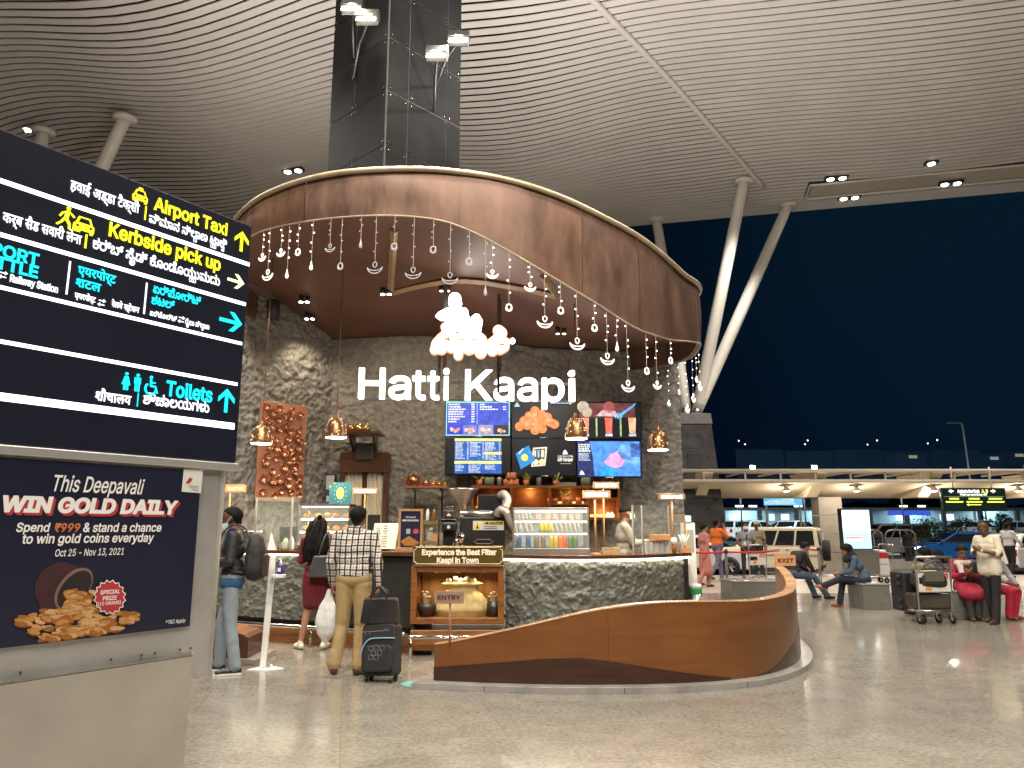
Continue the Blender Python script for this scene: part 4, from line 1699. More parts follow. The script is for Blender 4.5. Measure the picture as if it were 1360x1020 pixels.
fx = lambda px: (px - 627) / 195 * W_
on_unit('potted_plant', 'small pot with pale trailing leaves at the left top of the shelf unit', 'plant', fx(636), H_, plant, 'plants on the shelf unit')
on_unit('potted_plant', 'small pot with yellow leaves in the middle of the shelf unit top', 'plant', fx(699), H_, plant, 'plants on the shelf unit')
on_unit('potted_plant', 'small pot with yellow leaves right of the middle on the shelf unit top', 'plant', fx(739), H_, plant, 'plants on the shelf unit')
on_unit('potted_plant', 'small glowing potted plant inside the third bay of the shelf unit', 'plant', fx(750), mid + .03, plant, 'plants on the shelf unit')
for k, px in enumerate((646, 650, 654)): on_unit('tin', ['left', 'middle', 'right'][k] + ' olive tin of the three at the left on the shelf unit top', 'tin', fx(px) - .01 * k, H_, tin(GREENC), 'tins on the shelf unit')
for k, px in enumerate((776, 780, 784)): on_unit('tin', ['left', 'middle', 'right'][k] + ' olive tin of the three at the right on the shelf unit top', 'tin', fx(px) - .01 * k, H_, tin(GREENC), 'tins on the shelf unit')
on_unit('flask', 'grey cylindrical flask beside the left olive tins', 'flask', fx(662.5), H_, tin(mat('grey_flask', (.35, .35, .36), .35, .5)), None)
on_unit('flask', 'grey cylindrical flask right of the middle potted plant', 'flask', fx(716), H_, tin(mat('grey_flask', (.35, .35, .36), .35, .5)), None)
for k, (px, dz) in enumerate(((672, 0), (678.5, 0), (685, 0), (675.2, .116), (681.8, .116))):
    on_unit('terracotta_cup', ['left cup in the lower row', 'middle cup in the lower row', 'right cup in the lower row', 'left cup in the upper row', 'right cup in the upper row'][k] + ' of the upturned terracotta pyramid', 'cup', fx(px), H_ + dz, tcup(1, False), 'upturned terracotta cups in a pyramid')
for k, px in enumerate((731, 737.5, 757, 769)):
    on_unit('terracotta_cup', ['leftmost', 'second', 'third', 'rightmost'][k] + ' terracotta cup in the lit third bay', 'cup', fx(px), mid + .03, tcup(.9, k != 3), 'terracotta cups in the third bay')
BOTT = [mat('orange_pack', (.65, .28, .1), .5), mat('white_pack', (.7, .68, .64), .5), mat('red_pack', (.5, .09, .05), .5)]
for k, (px, c_) in enumerate(((637, 0), (648, 1), (660, 2), (671, 1))):
    on_unit('coffee_pack', ['orange coffee pack at the left of the first bay', 'white bottle second in the first bay', 'red pack third in the first bay', 'white pack at the right of the first bay'][k], 'pack', fx(px), H_ * .3 + .03, lambda b, c_=c_: b.use(BOTT[c_]).prism(rrect(-.05, 0, .05, .2, .02), -.03, .03), 'packs in the first bay')
b = MB(mat('steel_tray', (.4, .37, .33), .35, .7))
o = on_unit('metal_tray', 'flat metal tray standing on top of the shelf unit', 'tray', fx(753), H_, lambda b: b.use(mat('steel_tray', (.4, .37, .33), .35, .7)).prism(rrect(-.16, 0, .16, .06, .02), -.08, .08), None)
for k, px in enumerate((808, 813)):
    on_unit('tea_light', ['left', 'right'][k] + ' small glowing lamp at the floor of the right bay', 'lamp', fx(px), .04, lambda b: b.use(em((1, .75, .4), 2.5)).lathe([(.03, 0), (.025, .06), (.001, .09)], n=10), 'little lamps in the right bay')

# ---- menu screens
scr_frame = mat('screen_bezel', (.008, .008, .010), .3, var=0)


class Scr:
    """content of one screen in 0..1 coordinates, sheets 1.5 mm apart"""
    def __init__(s, w, h): s.w, s.h, s.b, s.k = w, h, MB(), 0

    def up(s): s.k += 1; return s

    def y(s): return -.0225 - .0012 * s.k

    def poly(s, pts, m):
        s.b.use(m).add([(x * s.w, s.y(), y * s.h) for x, y in pts], [tuple(range(len(pts)))])
        return s

    def rc(s, x0, y0, x1, y1, m): return s.poly([(x0, y0), (x1, y0), (x1, y1), (x0, y1)], m)

    def disc(s, x, y, r, m, ry=None, n=18): return s.poly([(x + r * math.cos(6.2832 * k / n), y + (ry or r * s.w / s.h) * math.sin(6.2832 * k / n)) for k in range(n)], m)

    def lines(s, x0, x1, y0, y1, n, m, th=.5, rag=.5):
        for k in range(n):
            y = y1 - (y1 - y0) * (k + .5) / n
            h = (y1 - y0) / n * th / 2
            xe = x1 - (x1 - x0) * rag * random.random()
            x = x0
            while x < xe - .004:
                w_ = random.uniform(.02, .05)
                s.rc(x, y - h, min(x + w_, xe), y + h, m)
                x += w_ + .008
        return s

    def txt(s, body, x0, x1, y, cap, m, **k): text(s.b, body, x0 * s.w, x1 * s.w, y * s.h, cap * s.h, m, s.y(), **k); return s


corn = [(591, 529.5), (848, 535), (589, 631), (853, 636)]
YS0, YS1 = 12.95, 13.02
SC = [[None] * 3, [None] * 3]
lef = [(591.5, 530, 579), (589, 580.5, 630)]
labs = ['blue menu screen with four food thumbnails, top left of the screen wall', 'dark screen with a heap of orange fritters, top middle of the screen wall', 'screen with drinks in glasses and a blue fork, top right of the screen wall',
        'screen with a blue and yellow price list, bottom left of the screen wall', 'dark screen advertising a gift hamper, bottom middle of the screen wall', 'bright blue screen with a pink cap, bottom right of the screen wall']
Wp = em((.92, .94, 1), .95)
pxs = [590, 679, 765.5, 852]
for r_ in range(2):
    for c_ in range(3):
        Yl = YS0 + (YS1 - YS0) * c_ / 3
        pl = pxs[c_] + .7
        pr = pxs[c_ + 1] - .7
        dyl = 5.2 * (pl - 590) / 262
        top, bot = (530.2 + dyl, 580.3 + dyl) if r_ == 0 else (581 + dyl, 631 + dyl)
        a, b2 = P(pl, bot, Yl), P(pr, top, Yl)
        w_, h_ = b2.x - a.x, b2.z - a.z
        sc = thing('menu_screen', labs[r_ * 3 + c_], 'screen', (a.x, Yl, a.z), 0, 'menu screens on the back wall')
        MB(scr_frame).bx(0, w_, -.02, .04, 0, h_).build('bezel', sc, bev=.003)
        s_ = Scr(w_, h_)
        if r_ == 0 and c_ == 0:
            s_.rc(.015, .03, .985, .97, em((.35, .85, .9), .7)).up().rc(.03, .055, .97, .90, em((.035, .07, .55), .75)).rc(.015, .91, .985, .975, em((.25, .85, .4), .7))
            s_.up().rc(.03, .06, .27, .31, em((.02, .03, .5), .9)).rc(.28, .06, .49, .31, em((.2, .25, .7), .6)).rc(.51, .06, .73, .31, em((.35, .35, .6), .6)).rc(.75, .06, .97, .31, em((.05, .03, .03), .6))
            s_.up()
            for k in range(8):
                s_.lines(.05, .05 + [.17, .19, .27, .23, .22, .25, .18, .13][k], .83 - k * .065, .88 - k * .065, 1, em((.75, .85, 1), .8), .75, 0)
                s_.rc(.40, .838 - k * .065, .45, .872 - k * .065, em((.75, .85, 1), .8))
            for k in range(3):
                s_.lines(.53, .53 + [.08, .18, .28][k], .83 - k * .065, .88 - k * .065, 1, em((.75, .85, 1), .8), .75, 0)
                if k: s_.rc(.88, .838 - k * .065, .93, .872 - k * .065, em((.75, .85, 1), .8))
            s_.rc(.485, .33, .492, .9, em((.5, .75, 1), .8))
            fo = em((.95, .45, .38), .75)
            for cx_, n_ in ((.15, 9), (.385, 8), (.62, 9), (.86, 6)):
                s_.up()
                for k in range(n_): s_.disc(cx_ + random.uniform(-.06, .06), .16 + random.uniform(-.05, .05), random.uniform(.018, .032), [fo, em((.98, .66, .5), .8), em((.8, .25, .2), .7)][k % 3], n=8)
        elif r_ == 0 and c_ == 1:
            s_.rc(.01, .03, .99, .97, em((.012, .012, .016), .8)).up()
            O1, O2 = em((.95, .24, .08), .75), em((1, .40, .18), .85)
            for k, (x, y) in enumerate(((.36, .72), (.27, .58), (.37, .58), (.46, .62), (.55, .55), (.19, .45), (.29, .43), (.39, .45), (.49, .45), (.59, .42), (.66, .36), (.12, .30), (.24, .33), (.36, .30), (.47, .24), (.36, .2))):
                s_.up().disc(x, y, .072, O1).disc(x - .012, y + .03, .045, O2)
                s_.up()
            s_.up().lines(.60, .88, .90, .95, 1, em((.35, .6, 1), .9), .9, 0).disc(.91, .92, .022, em((.6, .6, .3), .8))
            s_.poly([(.04, .82), (.13, .82), (.11, .88), (.085, .94), (.06, .9)], em((.4, .6, .95), .8))
        elif r_ == 0 and c_ == 2:
            s_.rc(.01, .03, .99, .97, em((.010, .012, .022), .8)).up().rc(.04, .58, .90, .96, em((.16, .045, .05), .7)).up()
            s_.disc(.10, .86, .09, em((.55, .5, .4), .7)).disc(.16, .72, .08, em((.5, .42, .3), .7)).poly([(.3, .62), (.62, .60), (.6, .75), (.4, .78)], em((.75, .5, .55), .7)).disc(.5, .85, .09, em((.35, .08, .08), .7))
            s_.up().poly([(.60, .60), (.66, .58), (.88, .86), (.92, .97), (.86, .9)], em((.12, .4, .95), .9))
            for dx in (0, .035, .07): s_.poly([(.63 + dx, .72 - dx * .6), (.645 + dx, .70 - dx * .6), (.60 + dx, .55 - dx * .6), (.585 + dx, .57 - dx * .6)], em((.15, .45, .95), .9))
            s_.up()
            for cx_, c1_ in ((.13, (.9, .3, .2)), (.49, (.85, .16, .10)), (.85, (.85, .5, .3))):
                s_.poly([(cx_ - .045, .16), (cx_ + .045, .16), (cx_ + .06, .57), (cx_ - .06, .57)], em(c1_, .75)).rc(cx_ - .055, .08, cx_ + .055, .15, em((.6, .65, .8), .7))
            for cx_ in (.29, .66): s_.rc(cx_, .08, cx_ + .025, .56, em((.45, .75, .3), .6))
        elif r_ == 1 and c_ == 0:
            s_.rc(.01, .03, .99, .97, em((.008, .009, .012), .8)).up().rc(.145, .04, .86, .97, em((.02, .10, .42), .85)).up()
            Yl_ = em((.93, .90, .22), .85)
            s_.rc(.145, .90, .86, .97, Yl_).rc(.145, .30, .86, .37, Yl_).rc(.60, .54, .86, .61, Yl_).up()
            for (xa, xb, ya, yb, n_) in ((.16, .31, .42, .88, 13), (.38, .56, .48, .88, 11), (.61, .78, .64, .88, 7), (.61, .80, .4, .53, 4), (.16, .3, .1, .28, 5), (.36, .55, .06, .28, 6), (.61, .78, .14, .28, 4)):
                s_.lines(xa, xb, ya, yb, n_, em((.7, .82, .95), .75), .5, .4)
            for xx in (.335, .57, .82):
                for k in range(14): s_.rc(xx, .42 + k * .034, xx + .022, .435 + k * .034, em((.7, .82, .95), .75))
        elif r_ == 1 and c_ == 1:
            s_.rc(.01, .03, .99, .97, em((.008, .009, .014), .8)).up()
            s_.poly([(.30, .25), (.52, .28), (.55, .78), (.33, .76)], em((.85, .72, .55), .8)).up().poly([(.33, .30), (.50, .32), (.52, .74), (.35, .72)], em((.10, .05, .04), .7)).up()
            s_.disc(.37, .38, .045, em((.8, .75, .45), .8)).disc(.47, .38, .05, em((.75, .7, .4), .8)).rc(.355, .52, .375, .68, em((.9, .9, .85), .8)).rc(.40, .50, .43, .70, em((.3, .6, .9), .8)).rc(.455, .50, .50, .70, em((.7, .75, .5), .8))
            s_.up().poly([(.06, .60), (.26, .82), (.37, .42), (.14, .18)], em((.02, .22, .55), .85)).up().disc(.20, .50, .055, em((.70, .80, .10), .9)).poly([(.1, .62), (.12, .58), (.19, .74), (.17, .74)], em((.5, .75, .9), .8))
            s_.poly([(.79, .58), (.87, .58), (.86, .64), (.83, .71), (.80, .66)], Wp).up()
            s_.txt('South Indian Coffee', .71, .95, .50, .062, em((.95, .93, .85), .9), shear=.2).txt('Gift Hamper', .71, .95, .40, .095, em((.95, .93, .75), .95), shear=.2, bold=.02).rc(.75, .33, .92, .34, em((.6, .55, .4), .7))
        else:
            s_.rc(.01, .03, .99, .97, em((.02, .03, .14), .8)).up().poly([(.27, .04), (.97, .04), (.97, .96), (.2, .96), (.25, .5)], em((.08, .28, .85), .85)).up()
            s_.poly([(.55, .5), (.97, .3), (.97, .7), (.7, .9)], em((.18, .42, .92), .85)).rc(.83, .55, .97, .9, em((.05, .10, .36), .8)).up()
            s_.poly([(.42, .42), (.52, .62), (.62, .70), (.70, .64), (.74, .45), (.68, .30), (.58, .24), (.46, .32)], em((.85, .36, .66), .85)).up()
            s_.poly([(.62, .66), (.67, .70), (.74, .62), (.84, .50), (.80, .48), (.70, .50)], em((.10, .22, .6), .85)).poly([(.33, .06), (.36, .22), (.47, .30), (.58, .26), (.60, .06)], em((.02, .35, .85), .9))
            s_.lines(.03, .22, .68, .9, 4, Wp, .65, .3).lines(.03, .22, .44, .66, 7, em((.6, .72, .95), .8), .55, .25).poly([(.04, .08), (.12, .08), (.10, .15), (.07, .2), (.05, .15)], Wp)
        s_.b.build('display', sc)
        MB(CHROME).bx(w_ * .44, w_ * .56, -.024, -.018, .004, .012).build('maker_badge', sc)
# ================================================================ things on the counter
def cnt(px, Y, z=1.2):
    return Vector((XA(px, Y, z), Y, z))


ZL, ZR = 1.20, 1.17
LITW = em((1, .96, .86), 3.0)


def lit_sign(px0, py0, px1, py1, pole_px, Y, zfoot, label, words, dim=False):
    x0, x1, z0, z1 = rect(px0, py0, px1, py1, Y)
    xp = XA(pole_px, Y, z0)
    t = thing('counter_sign', label, 'sign', (xp, Y, zfoot), 0, 'small wooden sign boards on the counter')
    MB(mat('sign_board_brown', (.27, .17, .10), .5, var=.1, vs=6, stretch=(1, 1, 5)) if not dim else PLATEX).bx(x0 - xp, x1 - xp, -.02, .02, z0 - zfoot, z1 - zfoot).build('board', t, bev=.004)
    MB(WOODL).cyl((0, 0, .01), (0, 0, z0 - zfoot), .014, n=8).lathe([(.07, 0), (.07, .01), (.02, .015)], n=14).build('post', t)
    b = MB()
    w, h = x1 - x0, z1 - z0
    text(b, words, x0 - xp + w * .10, x1 - xp - w * .10, z0 - zfoot + h * .28, h * .44, LITW if not dim else em((1, .8, .55), .6), -.021, .03, stroke=.02)  # dim board has no light of its own, faint glow put into its letters
    b.build('lettering', t)


lit_sign(468, 648, 502, 656.5, 485, 10.9, ZL, 'lit wooden counter sign in front of the cream curtains', 'ORDER HERE')
lit_sign(787, 640, 822, 649, 801, 10.6, ZR, 'upper lit wooden counter sign at the right of the back shelves', 'HATTI CRAFTS')
lit_sign(773, 651.5, 811, 662, 790, 9.95, ZR, 'lower lit wooden counter sign right of the drinks fridge', 'ORDER HERE')
lit_sign(874, 655.5, 910, 664, 892, 10.3, ZR, 'lit wooden counter sign at the right end of the counter', 'COLLECT HERE')
lit_sign(300, 643.5, 326.5, 654, 306, 11.0, ZL, 'orange counter sign with faintly glowing letters behind the man with the mask', 'COLLECT HERE', True)

# ---- glass guards
GRAIL = mat('guard_rail', (.55, .54, .50), .3, .6)


def guard(label, spans, ztop_, zb_, posts, Y0_, Y1_):
    a, b = Vector(Y0_), Vector(Y1_)
    t = thing('glass_guard', label, 'glass guard', a)
    d = b - a
    ang = math.atan2(d.y, d.x)
    L = d.length
    t.rotation_euler = (0, 0, ang)
    MB(GLASS).bx(.01, L - .01, -.004, .004, .02, ztop_ - zb_).build('pane', t)
    for u in posts: MB(GRAIL).bx(L * u - .010, L * u + .010, -.012, .012, 0, ztop_ - zb_).build('guard_post', t)


guard('clear glass guard on the left counter below the copper cup panel', 0, P(340, 660, 10.6).z, ZL, (0, .82), cnt(337, 10.75), cnt(396, 10.5))
guard('clear glass guard at the right of the counter between the server and the queue', 0, P(855, 671, 9.95).z, ZR, (0, .18, .72), cnt(842, 9.85, ZR), cnt(908, 10.45, ZR))

# ---- hot pastry case
Yc = 10.75
x0, x1, z0, z1 = rect(396, 669, 463, 722, Yc)
z0 = ZL
pc = thing('pastry_case', 'lit glass pastry case full of buns behind the woman in maroon', 'display case', ((x0 + x1) / 2, Yc, z0))
w, h = (x1 - x0) / 2, z1 - z0
m_ = MB(DARK)
m_.bx(-w, w, -.02, .5, 0, .06).bx(-w, w, .02, .5, h - .02, h)
for xx in (-w, w - .012): m_.bx(xx, xx + .012, -.02, .0, .06, h - .02)
m_.bx(-w, w, .48, .5, .06, h - .02)
m_.build('frame', pc, bev=.003)
MB(mat('case_back', (.55, .5, .42), .5)).bx(-w + .02, w - .02, .46, .478, .06, h - .03).build('back', pc)
sh_ = MB(mat('case_shelf', (.7, .68, .62), .3, .4))
lt = MB(em((1, .93, .8), 3.0))
for k in range(3):
    z = .07 + (h - .1) * k / 3
    sh_.bx(-w + .02, w - .02, .06 + .03 * k, .45, z, z + .012)
    lt.bx(-w + .03, w - .03, .04 + .03 * k, .06 + .03 * k, z + (h - .1) / 3 - .02, z + (h - .1) / 3 - .006)
sh_.build('shelf', pc)
lt.build('strip_light', pc)
MB(GLASS).bx(-w + .012, w - .012, -.012, -.006, .06, h - .02).build('pane', pc)
lamp((0, .2, h - .06), (0, .2, 0), 9, (1, .9, .75), 170, .4, .2, parent=pc)
BUN = mat('baked_bun', (.45, .19, .05), .5, var=.35, vs=14)
CROI = mat('pale_pastry', (.62, .36, .13), .5, var=.3, vs=14)
k_ = 0
bun = {m__: MB(m__).lathe([(.03, 0), (.055, .012), (.06, .03), (.045, .055), (.02, .064), (.001, .066)], n=14).mesh('bun') for m__ in (BUN, CROI)}
for r_ in range(3):
    for i in range(5):
        z = z0 + .07 + (h - .1) * r_ / 3 + .013
        o = link('bun', bun[BUN if (r_ + i) % 3 else CROI], None, ((x0 + x1) / 2 - w * .78 + i * w * .39, Yc + .16 + .03 * r_, z))
        o.scale = (1, 1.25, 1.1)
        tag(o, ['left end', 'left of the middle', 'middle', 'right of the middle', 'right end'][i] + ' bun on the ' + ['bottom', 'middle', 'top'][r_] + ' shelf of the pastry case', 'bun', 'buns in the pastry case')
# teal poster on top of the case, grey notices on the wall
x0p, x1p, z0p, z1p = rect(438, 640.5, 466, 667.5, Yc + .2)
tp = thing('teal_poster', 'teal poster card with a yellow emblem standing on the pastry case', 'poster', ((x0p + x1p) / 2, Yc + .2, z1))
w2, h2 = (x1p - x0p) / 2, z1p - z1
MB(mat('poster_teal', (.012, .10, .14), .5, var=.05)).bx(-w2, w2, 0, .012, 0, h2).build('card', tp)
b = MB(mat('poster_yellow', (.66, .62, .10), .5, var=0))
b.prism([(x * w2, z * h2) for x, z in circ(0, .5, .33, 22, .27)], -.003, -.001)
b.prism([(-w2, h2 * .72), (-w2, h2 * .79), (-w2 * .42, h2 * .99), (-w2 * .55, h2 * .99)], -.003, -.001)
b.use(mat('poster_light', (.25, .5, .5), .5, var=0))
for k in range(12):
    q = k * .5236 + .2
    b.prism([(x, z) for x, z in circ(.55 * w2 * math.cos(q), h2 * (.5 + .4 * math.sin(q)), .008, 6)], -.003, -.001)
b.build('emblem', tp)
for i, (pa, pb, ya, yb) in enumerate(((433, 445, 630, 652), (433, 440, 657, 668))):
    x0_, x1_, za, zb2 = rect(pa, ya, pb, yb, 13.02)
    n_ = thing('wall_notice', 'grey framed notice on the rough wall, ' + ('larger one above the pastry case' if i == 0 else 'smaller one below the larger'), 'notice', (x0_, 13.0, za))
    MB(DARK).bx(0, x1_ - x0_, -.01, .1, 0, zb2 - za).build('frame', n_)
    MB(mat('notice_grey', (.42, .42, .45), .4, var=.05)).bx(.015, x1_ - x0_ - .015, -.013, -.011, .02, zb2 - za - .02).build('sheet', n_)

# ---- slanted menu board
a = cnt(510, 10.35)
mbd = thing('menu_board', 'pale slanted printed menu sheet on a stand right of the man in the checked shirt', 'menu board', a)
MB(mat('menu_paper', (.60, .62, .54), .45, var=.05)).box((0, .04, .19), (.36, .012, .36), rx=R(-20), rz=R(-14)).build('sheet', mbd)
pr = MB(mat('menu_print', (.20, .26, .20), .5, var=0))
for r_ in range(9):
    for c_ in range(3):
        ww = random.uniform(.05, .09)
        pr.box((-.11 + c_ * .11, .032 + .037 * (c_ - 1) * 0 - .0 + (r_ - 4) * .0122, .19 + (r_ - 4) * .034), (ww, .013, .010), rx=R(-20), rz=R(-14))
pr.build('print', mbd)
MB(BLACK).box((0, .12, .10), (.10, .16, .2)).build('stand', mbd, bev=.02)

# ---- urn, monitor, bottles at the left
a = cnt(338, 10.95)
u = thing('steel_urn', 'square steel urn at the left of the counter behind the glass', 'urn', a)
MB(METAL).bx(-.13, .13, -.1, .1, 0, .27).build('tank', u, bev=.03)
MB(CHROME).tube([(-.13, -.02, .08), (-.18, -.02, .1), (-.18, -.02, .24), (-.13, -.02, .26)], .012, 6).cyl((0, -.1, .08), (0, -.14, .06), .014).build('handle', u)
a = cnt(361, 10.8)
MBo = MB(mat('napkin_white', (.62, .60, .56), .7)).add([(-.06, 0, 0), (.06, 0, 0), (.05, .06, 0), (-.05, .06, 0), (-.03, .03, .24)], [(0, 1, 4), (1, 2, 4), (2, 3, 4), (3, 0, 4), (3, 2, 1, 0)]).build('napkin_cone', None, 0, a)
tag(MBo, 'white folded napkin cone on the left counter', 'napkin')
a = cnt(383, 10.95)
mo = thing('till_monitor', 'black till monitor seen from behind on the left counter', 'monitor', a)
MB(BLACK).bx(-.13, .13, -.02, .02, .1, .32).build('casing', mo, bev=.01)
MB(BLACK).bx(-.03, .03, .0, .04, .01, .12).lathe([(.1, 0), (.1, .012)], n=16).build('stand', mo)


def bottle_mesh(m__, r, h, capm=None):
    b = MB(m__).lathe([(r * .9, 0), (r, .01), (r, h * .62), (r * .8, h * .74), (r * .42, h * .86), (r * .4, h * .92)], n=14)
    b.use(capm or BLACK).lathe([(r * .48, h * .92), (r * .48, h), (.001, h + .002)], n=12)
    return b.mesh('bottle')


for k, (px, Y, m__, r, h, lab) in enumerate(((369, 10.8, CHROME, .018, .2, 'slim steel bottle on the left counter'), (379, 10.65, mat('glass_jar', (.30, .34, .24), .1, var=.1), .045, .18, 'olive glass jar on the left counter'), (387, 10.62, WHITE, .03, .2, 'white pump bottle right of the olive jar'))):
    o = link('bottle', bottle_mesh(m__, r, h), None, cnt(px, Y)); tag(o, lab, 'bottle')

# ---- framed poster stand
x0, x1, z0, z1 = rect(530, 676, 561, 722, 10.0)
z0 = ZL
fp = thing('framed_poster', 'small wood framed offer poster standing on the counter left of the coffee machine', 'poster', ((x0 + x1) / 2, 10.0, z0))
w, h = (x1 - x0) / 2, z1 - z0
f_ = MB(WOODL)
f_.bx(-w, w, -.02, .02, h - .03, h).bx(-w, -w + .03, -.02, .02, .05, h - .03).bx(w - .03, w, -.02, .02, .05, h - .03).bx(-w - .03, w, -.05, .04, 0, .05)
f_.build('frame', fp, bev=.003)
NAVY = mat('poster_navy', (.018, .016, .045), .35, var=.06, vs=2)
MB(NAVY).bx(-w + .03, w - .03, -.004, .012, .05, h - .03).build('poster', fp)
b = MB(WHITE)
text(b, 'This Deepavali', -w * .42, w * .42, h * .79, .018, WHITE, -.006, shear=.2, stroke=.02)
text(b, 'WIN GOLD DAILY', -w * .70, w * .70, h * .71, .022, WHITE, -.006, .02, stroke=.02)
GOLDC = mat('coin_gold', (.62, .30, .08), .35, .6, var=.3, vs=20)
b.use(mat('badge_red', (.50, .06, .07), .5)).prism(circ(w * .45, h * .47, .035, 16), -.006, -.005)
b.use(mat('badge_grey', (.35, .38, .4), .5)).prism(rrect(-w * .35, h * .41, -w * .02, h * .53, .008), -.006, -.005)
b.use(GOLDC).prism([(-w * .8, h * .24), (-w * .35, h * .32), (-w * .1, h * .36), (w * .35, h * .28), (w * .78, h * .2), (w * .3, h * .13), (-w * .5, h * .14)], -.006, -.005)
b.build('print', fp)

# ---- condiment stand, grinder and roaster
a = cnt(572, 10.05)
cs = thing('condiment_rack', 'small olive wooden rack with cards between the poster and the grinder', 'rack', a)
OLV = mat('olive_wood', (.19, .13, .045), .5, var=.2, vs=5, stretch=(5, 1, 1))
MB(OLV).bx(-.10, .10, -.06, .1, .34, .39).bx(-.10, .10, -.06, .1, .09, .13).bx(-.1, -.085, -.05, .1, 0, .34).bx(.085, .1, -.05, .1, 0, .34).build('rack', cs, bev=.003)
b = MB(mat('card_green', (.35, .38, .28), .5)).bx(-.045, .02, -.02, -.01, .14, .25)
b.use(mat('card_orange', (.55, .26, .12), .5)).bx(.01, .08, -.035, -.025, .13, .22)
b.use(WHITE).prism(circ(0, .29, .025, 12), -.01, 0).bx(-.05, .06, .0, .01, .32, .335)
b.build('cards', cs)
for k, (dx, m__) in enumerate(((-.05, WHITE), (.03, mat('amber_bottle', (.25, .12, .03), .2)))):
    o = link('bottle', bottle_mesh(m__, .022, .17), None, a + Vector((dx, .02, .392)))
    tag(o, ['white slim', 'amber'][k] + ' bottle on top of the olive rack', 'bottle', 'bottles on the olive rack')

a = cnt(596, 10.0)
gr = thing('coffee_grinder', 'black coffee grinder with a steel top plate and handle', 'grinder', a)
MB(BLACK).bx(-.1, .1, -.08, .2, 0, .08).bx(-.08, .08, .02, .2, .08, .3).bx(-.09, .09, -.08, .2, .26, .36).build('body', gr, bev=.015)
MB(mat('grinder_brown', (.05, .032, .026), .35)).bx(-.075, .075, -.06, .16, .42, .53).build('hopper_box', gr, bev=.02)
MB(CHROME).bx(-.1, .1, -.085, .2, .365, .41).build('top_plate', gr, bev=.006)
MB(CHROME).tube([(-.05, 0, .53), (-.05, 0, .57), (.05, 0, .57), (.05, 0, .53)], .010, 6).build('handle', gr)
MB(WHITE).prism([(-.03, .45), (.03, .45), (.025, .465), (-.005, .49), (-.02, .475)], -.063, -.061).prism(circ(0, .31, .022, 12), -.083, -.081).build('emblem', gr)

a = cnt(644, 10.15)
ro = thing('coffee_roaster', 'black coffee roasting machine with steel hopper, drum and flexible hose', 'roaster', a)
MB(mat('roaster_black', (.025, .026, .024), .3, var=.2)).bx(-.33, .26, .0, .5, 0, .44).build('body', ro, bev=.015)
MB(METAL).cyl((-.33, .06, .48), (.20, .06, .48), .055, n=18).build('drum_tube', ro)
hp = MB(METAL).lathe([(.05, .44), (.055, .60), (.20, .80), (.205, .82)], (-.30, .1, 0), 20)
hp.build('hopper', ro)
MB(BLACK).bx(-.1, .22, .1, .4, .50, .74).build('chimney_box', ro, bev=.01)
hz = MB(mat('hose_grey', (.42, .40, .36), .5, .3))
hp_ = [Vector(p) for p in ((.16, -.02, .46), (.2, -.06, .53), (.28, -.08, .5), (.34, -.08, .38), (.40, -.08, .26), (.41, -.06, .12), (.36, -.02, .06))]
hp_ = catm(hp_, 12)
hz.tube(hp_, [.048 + .007 * (i % 2) for i in range(len(hp_))], 12)
hz2 = catm([Vector(p) for p in ((.2, .1, .72), (.25, .02, .74), (.30, -.02, .66), (.26, -.06, .55))], 12)
hz.tube(hz2, [.05 + .007 * (i % 2) for i in range(len(hz2))], 12)
hz.build('hose', ro)
cp = MB(mat('caution_plate', (.62, .63, .60), .4, var=.04)).bx(-.16, .25, -.012, -.002, .27, .39)
cp.use(mat('caution_yellow', (.75, .55, .04), .4, var=0)).bx(-.02, .245, -.0145, -.0135, .34, .387)
cp.prism([(-.15, .28), (-.05, .28), (-.10, .38)], -.0145, -.0135)
cp.build('caution_plate', ro)
b = MB(BLACK)
text(b, 'CAUTION', .06, .235, .348, .03, BLACK, -.015, .03)
b.prism([(.0, .348), (.05, .348), (.025, .383)], -.0155, -.015).prism([(-.115, .29), (-.085, .29), (-.1, .35)], -.0155, -.015)
for k in range(2): b.bx(-.02, .16, -.0145, -.0135, .285 + k * .025, .293 + k * .025)
b.build('lettering', ro)
MB(METAL).tube([(x * .13 - .02, -.006, .12 + z * .028) for x, z in ((-1, 0), (-.6, 1), (.6, 1), (1, 0), (.6, -1), (-.6, -1))], .007, 5, closed=True).build('emblem', ro)
a = cnt(612, 9.93)
tpb = thing('steel_tap', 'shiny steel dispensing tap in front of the roaster', 'tap', a)
MB(CHROME).lathe([(.07, 0), (.07, .02), (.03, .03), (.025, .12), (.05, .15), (.055, .19), (.03, .23), (.001, .24)], n=16).build('body', tpb)
MB(CHROME).tube([(0, 0, .16), (-.08, -.02, .14), (-.1, -.02, .08)], .014, 8).build('spout', tpb)
MB(METAL).bx(-.14, .12, -.05, .1, 0, .012).build('drip_tray', tpb)

